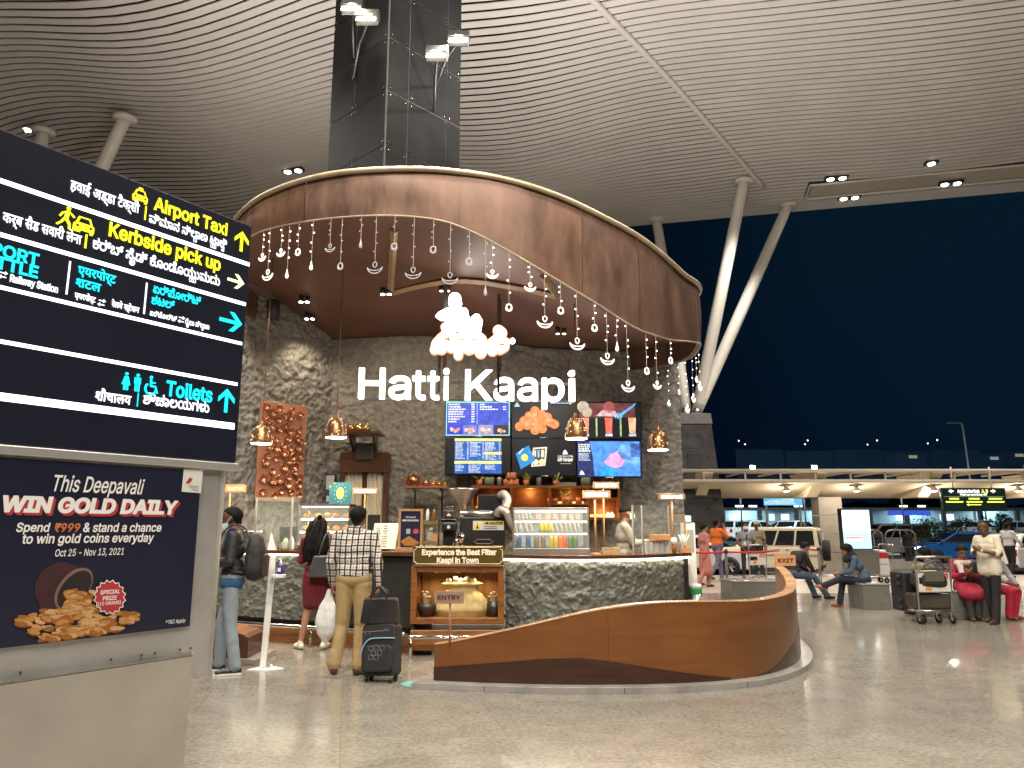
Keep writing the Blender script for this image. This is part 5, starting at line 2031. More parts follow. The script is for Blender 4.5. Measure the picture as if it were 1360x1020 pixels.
# ---- drinks fridge
Yf = 9.95
x0, x1, _, z1 = rect(681, 674, 783, 733, Yf)
z0 = ZR
fr = thing('drinks_fridge', 'lit glass fronted counter fridge with bottled drinks and sandwich packs', 'display fridge', ((x0 + x1) / 2, Yf, z0))
w, h = (x1 - x0) / 2, z1 - z0
m_ = MB(mat('fridge_steel', (.34, .33, .31), .35, .7, var=.1))
m_.bx(-w, w, -.03, .55, 0, .07).bx(-w, w, .0, .55, h - .03, h)
m_.bx(-w, -w + .025, .0, .55, .07, h - .03).bx(w - .025, w, .0, .55, .07, h - .03).bx(-w + .025, w - .025, .52, .55, .07, h - .03)
m_.build('cabinet', fr, bev=.004)
s1, s2 = MB(METAL), MB(em((1, .95, .82), 6, True))
zs_ = [.075, .075 + (h - .1) * .40, .075 + (h - .1) * .72]
for k, z in enumerate(zs_):
    if k: s1.bx(-w + .03, w - .03, .04, .5, z - .012, z)
    zt2 = (zs_[k + 1] if k < 2 else h - .03) - .014
    s2.bx(-w + .03, w - .03, .02, .04, zt2 - .014, zt2)
s1.build('shelf', fr)
s2.build('strip_light', fr)
MB(em((1, .90, .72), .30)).bx(-w + .03, w - .03, .505, .518, .08, h - .04).build('lit_back', fr)
MB(GLASS).bx(-w + .02, w - .02, -.012, -.006, .07, h - .02).build('pane', fr)
lamp((0, .2, h - .05), (0, .25, 0), 8, (1, .92, .78), 170, .4, .2, parent=fr)
fo = Vector(((x0 + x1) / 2, Yf, z0))
bc = {'blue': (.012, .10, .22), 'brown': (.22, .13, .06), 'lime': (.50, .42, .03), 'orange': (.85, .17, .02), 'red': (.6, .10, .04), 'green': (.10, .18, .06)}
bmz = {k: bottle_mesh(mat('juice_' + k, v, .18, var=.08), .033, .2) for k, v in bc.items()}
cap_n = {'blue': 'dark blue', 'brown': 'brown', 'lime': 'lime yellow', 'orange': 'orange', 'red': 'red', 'green': 'dark green'}
row = [(-.93, 'blue'), (-.66, 'blue'), (-.42, 'brown'), (-.22, 'brown'), (.02, 'lime'), (.15, 'lime'), (.30, 'orange'), (.42, 'red'), (.58, 'green'), (.72, 'green')]
seen_ = {}
for f, c_ in row:
    seen_[c_] = seen_.get(c_, 0) + 1
    o = link('bottle', bmz[c_], None, fo + Vector((f * (w - .05), .1, .072)))
    pair = sum(1 for _, q in row if q == c_) > 1
    tag(o, (('left ' if seen_[c_] == 1 else 'right ') if pair else '') + cap_n[c_] + ' bottle on the bottom shelf of the drinks fridge', 'bottle', 'bottles in the drinks fridge')
for k in range(3):
    o = link('bottle', bmz['lime'], None, fo + Vector(((-.23 + .115 * k) * w, .1, zs_[1] + .001)))
    o.scale = (1, 1, .82)
    tag(o, ['left', 'middle', 'right'][k] + ' yellow bottle of the three on the middle fridge shelf', 'bottle', 'bottles in the drinks fridge')
pack = MB(mat('sandwich_pack', (.62, .55, .38), .3, var=.2, vs=12))
pack.prism([(-.02, 0), (.0, 0), (-.03, .12), (-.05, .12)], -.05, .05)
pkm = pack.mesh('sandwich_pack')
pk2 = MB(mat('boxed_snack', (.58, .45, .34), .4, var=.3, vs=9)).prism(rrect(-.035, 0, .035, .085, .01), -.04, .04).mesh('snack_box')
pos_w = ['leftmost', 'second', 'third', 'fourth', 'fifth', 'sixth', 'seventh', 'eighth', 'ninth', 'tenth', 'eleventh', 'twelfth']
for k in range(5):
    o = link('sandwich_pack', pkm, None, fo + Vector(((-.88 + .10 * k) * w, .12, zs_[2] + .001)))
    tag(o, pos_w[k] + ' tilted clear pack at the left of the top fridge shelf', 'food pack', 'tilted food packs in the fridge')
for k, f in enumerate((-.32, -.08, .12, .34, .55, .72)):
    o = link('snack_box', pk2, None, fo + Vector((f * w, .12, zs_[2] + .001)))
    tag(o, pos_w[k] + ' snack box at the right of the top fridge shelf', 'food box', 'snack boxes on the top fridge shelf')
for k, f in enumerate((-.85, -.72, -.58, -.45, .1, .22, .34, .46, .58, .70, .80)):
    o = link('sandwich_pack', pkm, None, fo + Vector((f * w, .12, zs_[1] + .001)))
    tag(o, pos_w[k] + ' tilted clear pack on the middle fridge shelf', 'food pack', 'tilted food packs in the fridge')
# wicker tray, jars, glass of straws, wooden box right of the fridge
a = cnt(812, 9.72, ZR)
o = MB(mat('wicker', (.45, .30, .15), .7, var=.3, vs=40, bump=.4, bs=60)).prism(rrect(-.11, 0, .11, .085, .01), -.05, .06).build('wicker_box', None, 0, a); tag(o, 'low woven box on the counter right of the fridge', 'box')
JAR = glassmat('jar_glass', (.8, .85, .8), .35)
jm = MB(JAR).lathe([(.038, 0), (.042, .01), (.042, .13), (.036, .15)], n=14); jm.use(WOODL).lathe([(.04, .15), (.04, .165), (.001, .166)], n=14)
jm = jm.mesh('glass_jar')
for k, px in enumerate((858, 865, 872, 879, 886)):
    o = link('glass_jar', jm, None, cnt(px, 10.0 + .02 * k, ZR)); tag(o, ['first', 'second', 'third', 'fourth', 'fifth'][k] + ' glass jar from the left under the wooden tray by the server', 'jar', 'glass jars at the right of the counter')
a = cnt(877, 10.02, ZR)
o = MB(mat('tray_wood', (.50, .24, .11), .45, var=.15)).bx(-.13, .13, -.06, .06, .17, .245).build('wooden_tray', None, .004, a); tag(o, 'wooden tray resting on the row of glass jars', 'tray')
a = cnt(896, 10.1, ZR)
o = MB(mat('iced_coffee', (.30, .13, .03), .15, var=.2)).lathe([(.028, 0), (.036, .11), (.034, .11)], n=14)
o.use(WHITE).lathe([(.034, .11), (.045, .15), (.03, .2), (.001, .21)], n=12)
o = o.build('iced_coffee', None, 0, a); tag(o, 'tall glass of iced coffee with cream by the right counter sign', 'drink')
a = cnt(911, 10.28, ZR)
t = thing('straw_holder', 'wooden box of straws at the right tip of the counter', 'straw holder', a)
MB(mat('tray_wood', (.50, .24, .11), .45)).bx(-.06, .06, -.05, .05, 0, .08).build('box', t, bev=.004)
b = MB(WHITE)
for k in range(8): b.cyl((random.uniform(-.04, .04), random.uniform(-.03, .03), .06), (random.uniform(-.09, .07), random.uniform(-.05, .05), .24), .006, n=6)
b.build('straws', t)
# wooden picture frame stand at the right tip
x0, x1, z0, z1 = rect(890, 686, 913, 728, 10.3)
t = thing('stand_frame', 'open wooden frame with a clear pane at the right tip of the counter', 'frame', ((x0 + x1) / 2, 10.34, ZR))
w, h = (x1 - x0) / 2, z1 - ZR
MB(WOODL).bx(-w, -w + .025, -.01, .02, 0, h).bx(w - .025, w, -.01, .02, 0, h).bx(-w, w, -.012, .022, h, h + .025).build('frame', t, bev=.003)
MB(GLASS).bx(-w + .025, w - .025, 0, .006, 0, h).build('pane', t)

# ---- hygiene stand and steel bin at the right end
a = G(921, 807)
Yh = 11.2
x0, x1, z0, z1 = rect(909, 694, 926, 762, Yh)
t = thing('vending_stand', 'slim white stand with a small lit screen at the right end of the counter', 'stand', ((x0 + x1) / 2, Yh, 0))
w = (x1 - x0) / 2
MB(WHITE).bx(-w, w, 0, .3, .02, z1).build('cabinet', t, bev=.012)
MB(mat('stand_grey', (.3, .31, .3), .4)).bx(-w * .7, w * .6, -.012, -.002, z1 - .42, z1 - .1).build('front_panel', t, bev=.004)
MB(em((.5, .85, 1), .9)).bx(-w * .95, w * .2, -.03, .02, z1 + .01, z1 + .10).build('screen', t)
t = thing('steel_bin', 'steel litter bin with a green band behind the wooden wall', 'bin', (XA(924, 10.85, .4), 10.85, 0))
MB(METAL).lathe([(.095, 0), (.095, .60)], n=24).build('drum', t)
MB(mat('bin_green', (.02, .32, .06), .4)).lathe([(.0955, .60), (.0965, .605), (.0965, .665), (.0955, .67)], n=24).build('band', t)
MB(WHITE).lathe([(.0955, .67), (.09, .73), (.001, .74)], n=24).build('lid', t)

# ---- niche contents
SACK = mat('jute_sack', (.50, .38, .16), .8, var=.15, vs=20, bump=.3, bs=90)
nb = zb_n = P(550, 829, ny).z + .07
xm = (XA(545, ny, .6) + XA(669, ny, .6)) / 2
sk = thing('coffee_sack', 'plump jute sack with a folded mouth in the wooden display niche', 'sack', (xm + .04, ny + .27, nb))
b = MB(SACK)


def sackf(u, v):
    q = 2 * math.pi * u
    r = [(.30, 0), (.36, .08), (.30, .2), (.19, .3), (.17, .33), (.24, .38), (.2, .4), (.0, .4)]
    x = v * 7
    i = min(int(x), 6); f = x - i
    rr = r[i][0] + (r[i + 1][0] - r[i][0]) * f
    z = r[i][1] + (r[i + 1][1] - r[i][1]) * f
    rr *= 1 + .08 * noise.noise((math.cos(q) * 2, math.sin(q) * 2, z * 7)) * (1 if v < .99 else 0)
    return (rr * 1.05 * math.cos(q), rr * .5 * math.sin(q), z)


b.grid(sackf, 36, 28)
b.build('cloth', sk)
b = MB(WHITE)
for i in range(5): b.ball((-.16 + .075 * i, 0, .42 + .02 * (i % 2)), (.04, .035, .03), 8, 6)
b.build('contents', sk)
for k, (px, m__, lab) in enumerate(((567, mat('dark_pot', (.035, .022, .018), .4), 'dark round pot of white mushrooms at the left of the niche'), (656, mat('dark_jar', (.03, .026, .02), .35), 'dark straight jar of dried flowers at the right of the niche'))):
    t = thing('niche_pot', lab, 'pot', (XA(px, ny + .2, .4), ny + .2, nb))
    MB(m__).lathe([(.085, 0), (.12, .1), (.115, .15), (.105, .15), (.001, .13)] if k == 0 else [(.09, 0), (.09, .18), (.08, .18), (.001, .16)], n=20).build('vessel', t)
    b = MB(mat('dried_flower', (.62, .52, .34), .6))
    for i in range(9):
        q, r_ = random.random() * 6.28, random.uniform(0, .06)
        x, y, z = r_ * math.cos(q), r_ * math.sin(q), random.uniform(.22, .30)
        b.cyl((x * .5, y * .5, .12), (x, y, z), .004, n=5).ball((x, y, z), (.022, .022, .013), 8, 5)
    b.build('flowers', t)

# ---- start of the other wooden wall at the left, and the sanitiser stand
a = G(297, 886)
t = thing('wooden_ramp_end', 'low end block of a second varnished wooden wall behind the masked man', 'screen wall', (XA(318, 8.95, .2), 8.95, 0))
zt2 = P(330, 842, 8.95).z
MB(WOODD).prism([(-.40, .03), (.12, .03), (.12, zt2 - .03), (.06, zt2), (-.40, zt2 + .10)], -.06, .5).build('panel', t, bev=.006)
MB(PLATEM).bx(-.5, .24, -.14, .6, 0, .06).build('base_plate', t, bev=.005)
MB(WOOD).add([(-.40, -.062, zt2 + .102), (.06, -.062, zt2 + .002), (.06, .5, zt2 + .002), (-.40, .5, zt2 + .102)], [(0, 1, 2, 3)]).build('top_lipping', t)

f = G(349, 888)
st = thing('sanitiser_stand', 'white foot pedal sanitiser stand with a blue pump bottle tray', 'sanitiser stand', f)
tp_ = P(363, 740, f.y + .12) - f
m_ = MB(WHITE)
m_.box(tp_ / 2 + Vector((0, 0, .01)), (.065, .04, tp_.length), ry=math.atan2(tp_.x, tp_.z), rx=-math.atan2(tp_.y, tp_.z) * .9)
m_.build('post', st, bev=.006)
MB(WHITE).prism([(-.14, -.10), (.10, -.13), (.24, -.02), (.12, .08), (-.05, .1)], 0, .008, 'xy').build('foot_plate', st, bev=.002)
MB(CHROME).tube([(.04, .05, .02), (.06, -.02, .05), (.12, -.04, .045)], .010, 6).build('pedal', st)
tr = P(371, 765, f.y + .05) - f
MB(WHITE).box((tr.x - .01, tr.y, tr.z), (.14, .12, .035)).build('tray', st, bev=.006)
bo = thing('sanitiser_bottle', 'blue pump bottle of hand sanitiser on the white stand', 'bottle', f + Vector((tr.x + .01, tr.y, tr.z + .02)))
MB(mat('sanitiser_blue', (.03, .03, .22), .25)).lathe([(.033, 0), (.036, .01), (.036, .085), (.02, .11)], n=16).build('bottle_body', bo)
MB(WHITE).lathe([(.016, .105), (.016, .135), (.006, .14), (.006, .165)], n=10).tube([(0, 0, .165), (-.035, 0, .16)], .007, 6).build('pump', bo)
MB(WHITE).bx(-.02, .012, -.0375, -.0355, .03, .07).build('label_print', bo)
# ================================================================ wayfinding sign, front left
VP = ray(1366, 701)
SD = Vector((VP.x, VP.y, 0)).normalized()
SN = Vector((SD.y, -SD.x, 0))
SR = P(335, 300, 4.4)
SR.z = 0


def sp(px, py, off=0.0):
    """pixel -> (s, z) on the sign's face plane"""
    r = ray(px, py)
    o = Vector((0, 0, HCAM))
    k = ((SR + SN * off) - o).dot(SN) / r.dot(SN)
    p = o + r * k
    return (p - SR).dot(SD), p.z


sg = thing('wayfinding_sign', 'tall dark illuminated wayfinding sign with white, yellow and cyan directions', 'sign', SR, math.atan2(SD.y, SD.x))
ztopS = sp(335, 300)[1]
zbotS = (sp(306, 615)[1])
LW = 2.9
SBLK = mat('sign_black', (.013, .015, .027), .28, var=.1, vs=1.5, rvar=.03)
SGREY = mat('sign_head_grey', (.055, .055, .052), .35, var=.08)
b = MB(SBLK)
b.bx(-LW, 0, 0, .22, zbotS, ztopS)
b.build('panel', sg, bev=.008)
b = MB(ALU)
zal0, zal1 = sp(300, 622)[1], zbotS
b.bx(-LW, .015, -.012, .235, zbotS - .045, zbotS + .0)
b.build('trim_rail', sg, bev=.006)
# lower aluminium housing with rounded right edge
zlow = sp(262, 904, .03)[1]
pts = [(-LW, .02), (-.10, .02)] + [(-.10 + .10 * math.sin(R(a)), .12 - .10 * math.cos(R(a))) for a in range(15, 181, 15)] + [(-LW, .22)]
MB(ALU).prism(pts, zlow, zbotS - .045, 'xy').build('housing', sg, bev=.003)
# base block
sb, zblk = sp(256, 870, .06)
MB(mat('base_block_beige', (.36, .335, .285), .40, var=.14, vs=2.2, detail=9, bump=.05, bs=12)).bx(-LW, sb, -.06, .34, 0, zblk).build('base_block', sg, bev=.006)
gl = MB(METAL).bx(-LW, sb + .003, -.064, .0, zblk, zblk + .012)
gl.build('base_ledge', sg, bev=.003)
# screws along the ledge
rv = MB(DARK)
for px in (28, 147, 187, 205, 238, 252):
    s_, z_ = sp(px, 905, -.0)
    rv.ball((s_, .014, zblk + .025), .006, 6, 4)
rv.build('screws', sg)
# light lines
LINE = em((.94, .98, 1), 2.2, True)
b = MB(LINE)
for (ya, xb, yb, th_) in ((239.8, 331, 351.5, .022), (311, 326, 404.6, .020), (380.9, 321, 456.8, .018), (453.4, 315, 510.3, .018), (526.7, 311, 566.4, .036)):
    sR, zR = sp(xb, yb)
    sL, zL = sp(0, ya)
    z = (zR + zL) / 2
    b.bx(-LW + .02, sR, -.003, .004, z - th_ / 2, z + th_ / 2)
b.build('light_line', sg)
YEL = em((.93, .86, .02), 1.15)
CYA = em((.01, .70, .86), 1.1)
WHT = em((.92, .97, 1), 1.15)


def st_(body, pl, pr, py_l, py_r, cap_px, m, bold=.02, font='inter', stroke=0, space=None):
    """lettering on the sign: baseline from (pl,py_l) to (pr,py_r), cap height given in pixels at the right end"""
    sL, zL = sp(pl, py_l)
    sR, zR = sp(pr, py_r)
    cap = sp(pr, py_r - cap_px)[1] - zR
    b = MB()
    text(b, body, sL, sR, (zL + zR) / 2, cap, m, -.002, bold, font, stroke=stroke)
    return b.build('lettering', sg)


st_('Airport Taxi', 203, 301, 279, 312, 17, YEL, .026)
st_('Kerbside pick up', 143, 292, 316, 357, 17.5, YEL, .026)
st_('Toilets', 219, 281, 526, 533, 20, CYA, .026)
st_('हवाई अड्डा टैक्सी', 92, 184, 252, 283, 13, WHT, .022, 'b')
st_('ವಿಮಾನ ನಿಲ{ದ}ಾಣ ಟ{ಯ}ಾಕ{ಸ}ಿ', 197, 300, 293, 332, 11, WHT, .022, 'b')
st_('कर्ब सैड सवारी लेना', 2, 107, 294, 325, 13, WHT, .022, 'b')
st_('ಕರ್ಬ್ ಸೈಡ್ ಕೊಂಡೊಯ{ಯ}ುವುದು', 122, 291, 329, 380, 12, WHT, .022, 'b')
st_('|', 191, 193, 288, 288.8, 12, YEL, .03)
st_('|', 111.5, 114, 325.5, 326.5, 12, YEL, .03)
st_('AIRPORT', -62, 51, 331, 347, 17, CYA, .03)
st_('SHUTTLE', -62, 50, 348, 364, 17, CYA, .03)
st_('Railway Station', 12, 76, 375, 388, 10, WHT, .03)
st_('एयरपोर्ट', 102, 153, 365, 376, 12, CYA, .03, 'b')
st_('शटल', 99, 133, 381, 387, 12, CYA, .03, 'b')
st_('एयरपोर्ट', 98, 126, 396, 402, 8, WHT, .03, 'b')
st_('रेलवे स्टेशन', 147, 184, 408, 415, 8, WHT, .03, 'b')
st_('ಏರ್ಪೋರ್ಟ್', 202, 266, 390, 404, 11, CYA, .03, 'b')
st_('ಶಟಲ್', 200, 231, 404, 410, 11, CYA, .03, 'b')
st_('ಏರ್ಪೋರ್ಟ್', 198, 234, 419, 427, 7, WHT, .03, 'b')
st_('ರೈಲು ನಿಲ{ದ}ಾಣ', 245, 277, 430, 438, 7, WHT, .03, 'b')
st_('शौचालय', 125, 173, 533, 536, 13, WHT, .024, 'b')
st_('ಶೌಚಾಲಯಗಳು', 189, 277, 538, 546, 13, WHT, .024, 'b')
st_('|', 181, 182.5, 536, 536.3, 12, CYA, .03)
st_('Airport', -62, -22, 365, 371, 10, WHT, .03)
dv = MB(WHT)
for (xa, y0_, y1_) in ((88, 391, 346), (191, 417, 375)):
    s_, z0_ = sp(xa, y0_); _, z1_ = sp(xa + 1.5, y1_)
    dv.bx(s_ - .004, s_ + .004, -.003, .0, z0_, z1_)
dv.build('divider', sg)


def icon(fn, px, py, h_px, m, name='pictogram'):
    s_, z_ = sp(px, py)
    k = sp(px, py - h_px)[1] - z_
    b = MB(m)
    fn(b, lambda x, z: (s_ + x * k, z_ + z * k))
    return b.build(name, sg)


def arrow(ang):
    def f(b, q):
        c, s = math.cos(ang), math.sin(ang)
        rot = lambda x, z: q(x * c - z * s, .5 + x * s + z * c)
        b.prism([rot(*p) for p in [(-.07, -.5), (.07, -.5), (.07, .25), (-.07, .25)]], -.006, -.002)
        b.prism([rot(*p) for p in [(0, .5), (.38, .12), (.38, -.08), (.0, .29), (-.38, -.08), (-.38, .12)]], -.0065, -.0025)
    return f


def swap(b, q):
    for z, d in ((.62, 1), (.2, -1)):
        b.prism([q(-.3, z), q(.3, z), q(.3, z + .1), q(-.3, z + .1)], -.004, -.002)
        b.prism([q(d * .42, z + .05), q(d * .15, z + .25), q(d * .15, z - .15)], -.0045, -.0025)


def car(b, q):
    b.prism([q(*p) for p in [(-.5, .12), (-.5, .42), (-.4, .5), (-.28, .82), (.28, .82), (.4, .5), (.5, .42), (.5, .12)]], -.006, -.002)
    b.prism([q(*p) for p in [(-.46, 0), (-.3, 0), (-.3, .14), (-.46, .14)]], -.006, -.002).prism([q(*p) for p in [(.3, 0), (.46, 0), (.46, .14), (.3, .14)]], -.006, -.002)
    b.use(SBLK).prism([q(*p) for p in [(-.29, .5), (-.2, .74), (.2, .74), (.29, .5)]], -.0075, -.0065)
    for x in (-.32, .32): b.prism([q(*p) for p in circ(x, .32, .07, 10)], -.0075, -.0065)


def taxi(b, q):
    car(b, q)
    b.use(YEL).prism([q(*p) for p in [(-.16, .84), (.16, .84), (.12, 1), (-.12, 1)]], -.006, -.002)


def walker(b, q):
    b.prism([q(*p) for p in circ(.06, .92, .09, 12)], -.006, -.002)
    for pp in ([(-.02, .8), (.14, .8), (.08, .45), (-.1, .45)], [(-.1, .47), (.06, .47), (.2, .25), (.22, 0), (.12, 0), (.1, .2)], [(-.12, .45), (.02, .45), (-.14, .22), (-.32, .05), (-.4, .1), (-.22, .26)],
               [(.1, .78), (.16, .7), (.3, .56), (.36, .6), (.24, .72)], [(-.02, .78), (.04, .72), (-.14, .62), (-.24, .45), (-.3, .5), (-.2, .68)], [(.3, .02), (.62, .02), (.62, .3), (.3, .3)]):
        b.prism([q(*p) for p in pp], -.006, -.002)


def man(b, q, skirt=False):
    b.prism([q(*p) for p in circ(0, .91, .09, 12)], -.006, -.002)
    if skirt:
        b.prism([q(*p) for p in [(-.1, .78), (.1, .78), (.24, .3), (-.24, .3)]], -.006, -.002)
    else:
        b.prism([q(*p) for p in [(-.18, .78), (.18, .78), (.18, .42), (-.18, .42)]], -.006, -.002)
    for x in (-.08, .08): b.prism([q(*p) for p in [(x - .055, 0), (x + .055, 0), (x + .055, .44), (x - .055, .44)]], -.0063, -.0023)


def chair(b, q):
    b.prism([q(*p) for p in circ(-.02, .92, .085, 12)], -.006, -.002)
    b.tube([(*q(.3 * math.cos(R(a)) - .02, .3 + .3 * math.sin(R(a))), 0) for a in range(150, 371, 20)] and [(q(.3 * math.cos(R(a)), .3 + .3 * math.sin(R(a)))[0], -.004, q(0, .3 + .3 * math.sin(R(a)))[1]) for a in range(130, 371, 20)], .006, 5)
    for pp in ([(-.08, .82), (.03, .82), (.06, .42), (-.05, .42)], [(-.04, .5), (.26, .5), (.26, .4), (-.04, .4)], [(.2, .46), (.28, .48), (.42, .12), (.34, .08)], [(0, .68), (.24, .68), (.24, .61), (0, .61)]):
        b.prism([q(*p) for p in pp], -.006, -.002)


icon(taxi, 185, 269, 20, YEL)
icon(walker, 86, 303, 30, YEL)
icon(car, 110, 310, 26, YEL)
icon(arrow(0), 319.5, 334, 27, YEL)
icon(arrow(R(-90)), 312, 386, 25, em((.93, .93, .45), 1.2))
icon(arrow(R(-90)), 305, 444, 34, CYA)
icon(arrow(0), 299, 548, 32, CYA)
icon(lambda b, q: man(b, q, True), 166, 518, 24, CYA)
icon(man, 181, 520, 24, CYA)
icon(chair, 199, 524, 25, CYA)
icon(swap, 3, 371, 13, WHT)
icon(swap, 134, 408, 13, WHT)
icon(swap, 240, 430, 12, WHT)

# ---- festive offer poster on the housing
PN = mat('poster_navy_big', (.014, .016, .036), .3, var=.12, vs=1.2, rvar=.04)
sTR, zTR = sp(270, 626)
sBR, zBR = sp(251, 832)
po = thing('offer_poster', 'navy festive poster offering gold coins on the lower part of the wayfinding sign', 'poster', SR, math.atan2(SD.y, SD.x))
sEdge = (sTR + sBR) / 2
MB(PN).bx(-LW + .02, sEdge, .004, .014, zBR, zTR).build('sheet', po, bev=.001)
_, zTR2 = sp(290, 622)


def pt_(body, pl, pr, py_l, py_r, cap_px, m, bold=.0, shear=0, yy=.001, stroke=0, name='lettering'):
    sL, zL = sp(pl, py_l); sR, zR = sp(pr, py_r)
    cap = sp(pr, py_r - cap_px)[1] - zR
    b = MB()
    text(b, body, sL, sR, (zL + zR) / 2, cap, m, yy, bold, shear=shear, depth=.0015, stroke=stroke)
    return b.build(name, po)


PW = mat('poster_white', (.80, .79, .76), .5, var=0)
PR = mat('poster_red', (.42, .035, .045), .5, var=0)
PO = mat('poster_orange', (.55, .17, .06), .5, var=0)
pt_('This Deepavali', 70, 191, 653.5, 655, 20, PW, .012, .25)
for k in range(4):
    pt_('WIN GOLD DAILY', 1 + k * 1.0, 236 + k * 1.0, 681.5 + k * .9, 681 + k * .9, 19, PR, .05, .12, .0020 - .0002 * k, name='lettering_shadow')
pt_('WIN GOLD DAILY', 1, 236, 681, 680.5, 19, PW, .045, .12, .0005)
pt_('Spend', 21, 66, 706, 706, 12, PW, .02, .12)
pt_('₹999', 72, 106, 706, 706, 11.5, PO, .025, .12)
pt_('& stand a chance', 110, 214, 706, 706, 11.5, PW, .02, .12)
pt_('to win gold coins everyday', 29, 204, 721, 720, 11.5, PW, .02, .12)
pt_('Oct 25 - Nov 13, 2021', 73, 164, 738, 737.5, 9, PW, .008, .12)
pt_('*T&C Apply', 220, 246, 828, 827, 5, PW, .01, .1)


def pq(px, py): return sp(px, py)


def ppoly(pts, m, y0_, y1_, name, obj=None):
    b = obj or MB()
    b.use(m).prism([pq(*p) for p in pts], y0_, y1_)
    return b


b = MB()
CARD = mat('poster_card', (.68, .68, .62), .5, var=0)
ppoly([(244.5, 622), (270, 623), (267, 655), (241.5, 653)], CARD, .001, .003, '', b)
ppoly([(247, 641), (252, 634), (256, 636), (254, 640), (249, 643)], PR, .0, .001, '', b)
for k in range(4): ppoly([(250 + k * 2, 645 + k * 2), (264, 645.3 + k * 2), (264, 646 + k * 2), (250 + k * 2, 645.8 + k * 2)], mat('print_grey', (.3, .3, .3), .5, var=0), .0, .001, '', b)
b.build('corner_card', po)
# bowl and coins (printed picture)
b = MB()
BW1, BW2, BW3 = mat('print_bowl', (.055, .022, .025), .35, var=.2, vs=8), mat('print_bowl_in', (.02, .012, .012), .5), mat('print_bowl_rim', (.20, .12, .11), .4)
ppoly([(46, 790), (47, 775), (55, 760), (70, 749), (85, 746), (102, 752), (118, 762), (122, 772), (112, 800), (70, 816), (55, 808)], BW1, .0020, .0035, '', b)
ell = lambda cx, cy, a_, b_, rot, n=26: [(cx + a_ * math.cos(q) * math.cos(rot) - b_ * math.sin(q) * math.sin(rot), cy + a_ * math.cos(q) * math.sin(rot) + b_ * math.sin(q) * math.cos(rot)) for q in [2 * math.pi * k / n for k in range(n)]]
ppoly(ell(98, 782, 33, 19, R(-50)), BW3, .0012, .002, '', b)
ppoly(ell(99, 783, 30, 16.5, R(-50)), BW2, .0006, .0012, '', b)
b.build('bowl_print', po)
rs = random.Random(4)
cg = [mat('coin_%d' % k, c, .35, .35, var=.15, vs=30) for k, c in enumerate(((.42, .16, .04), (.60, .30, .10), (.72, .45, .20), (.30, .10, .03)))]
b = MB()
lay = .0004
coins = []
for i in range(150):
    x = rs.gauss(100, 36)
    if not 14 < x < 192: continue
    top_ = np.interp(x, [14, 45, 85, 105, 122, 140, 192], [815, 812, 806, 790, 806, 812, 815])
    bot_ = np.interp(x, [14, 40, 60, 150, 192], [822, 838, 850, 838, 820])
    coins.append((rs.uniform(top_, bot_), x))
for i in range(26): coins.append((rs.uniform(783, 810), rs.gauss(100 + (i % 3) * 4, 8)))
coins.sort()
for i, (y, x) in enumerate(coins):
    a_ = rs.uniform(6.5, 9.5)
    y0_ = .0004 - .00002 * i
    ppoly(ell(x, y + 1.3, a_, rs.uniform(2.6, 4), rs.uniform(-.35, .35), 14), cg[3], y0_ - .00001, y0_, '', b)
    ppoly(ell(x, y, a_, rs.uniform(2.4, 3.8), rs.uniform(-.35, .35), 14), cg[i % 3], y0_ - .00002, y0_ - .000011, '', b)
b.build('coin_print', po)
b = MB()
star = lambda rr, n=16: [(145 + (rr if k % 2 else rr * .86) * math.cos(math.pi * k / n), 793 + 1.08 * (rr if k % 2 else rr * .86) * math.sin(math.pi * k / n)) for k in range(2 * n)]
ppoly(star(22), PW, -.0062, -.0058, '', b)
ppoly(star(20.5), PR, -.0066, -.0062, '', b)
b.build('badge', po)
pt_('SPECIAL', 132, 158, 789, 788, 5.5, PW, .02, .1, -.006)
pt_('PRIZE', 135, 154, 797, 796.5, 5.5, PW, .02, .1, -.006)
pt_('(10 GRAMS)', 129, 159, 804, 802, 4.5, PW, .01, .1, -.006)
# ================================================================ people
SKIN1 = mat('skin_deep', (.13, .060, .034), .5, var=.1, vs=20)
SKIN2 = mat('skin_brown', (.22, .105, .060), .5, var=.1, vs=20)
SKIN3 = mat('skin_light_brown', (.33, .175, .105), .5, var=.1, vs=20)
HAIR = mat('black_hair', (.008, .0065, .006), .7, var=.3, vs=40, stretch=(1, 1, .3), bump=.3, bs=60, spec=.15)


def cloth(name, col, rough=.85, b=.9):
    return mat('cloth_' + name, col, rough, var=.14, vs=7, bump=b, bs=11, rvar=.05)


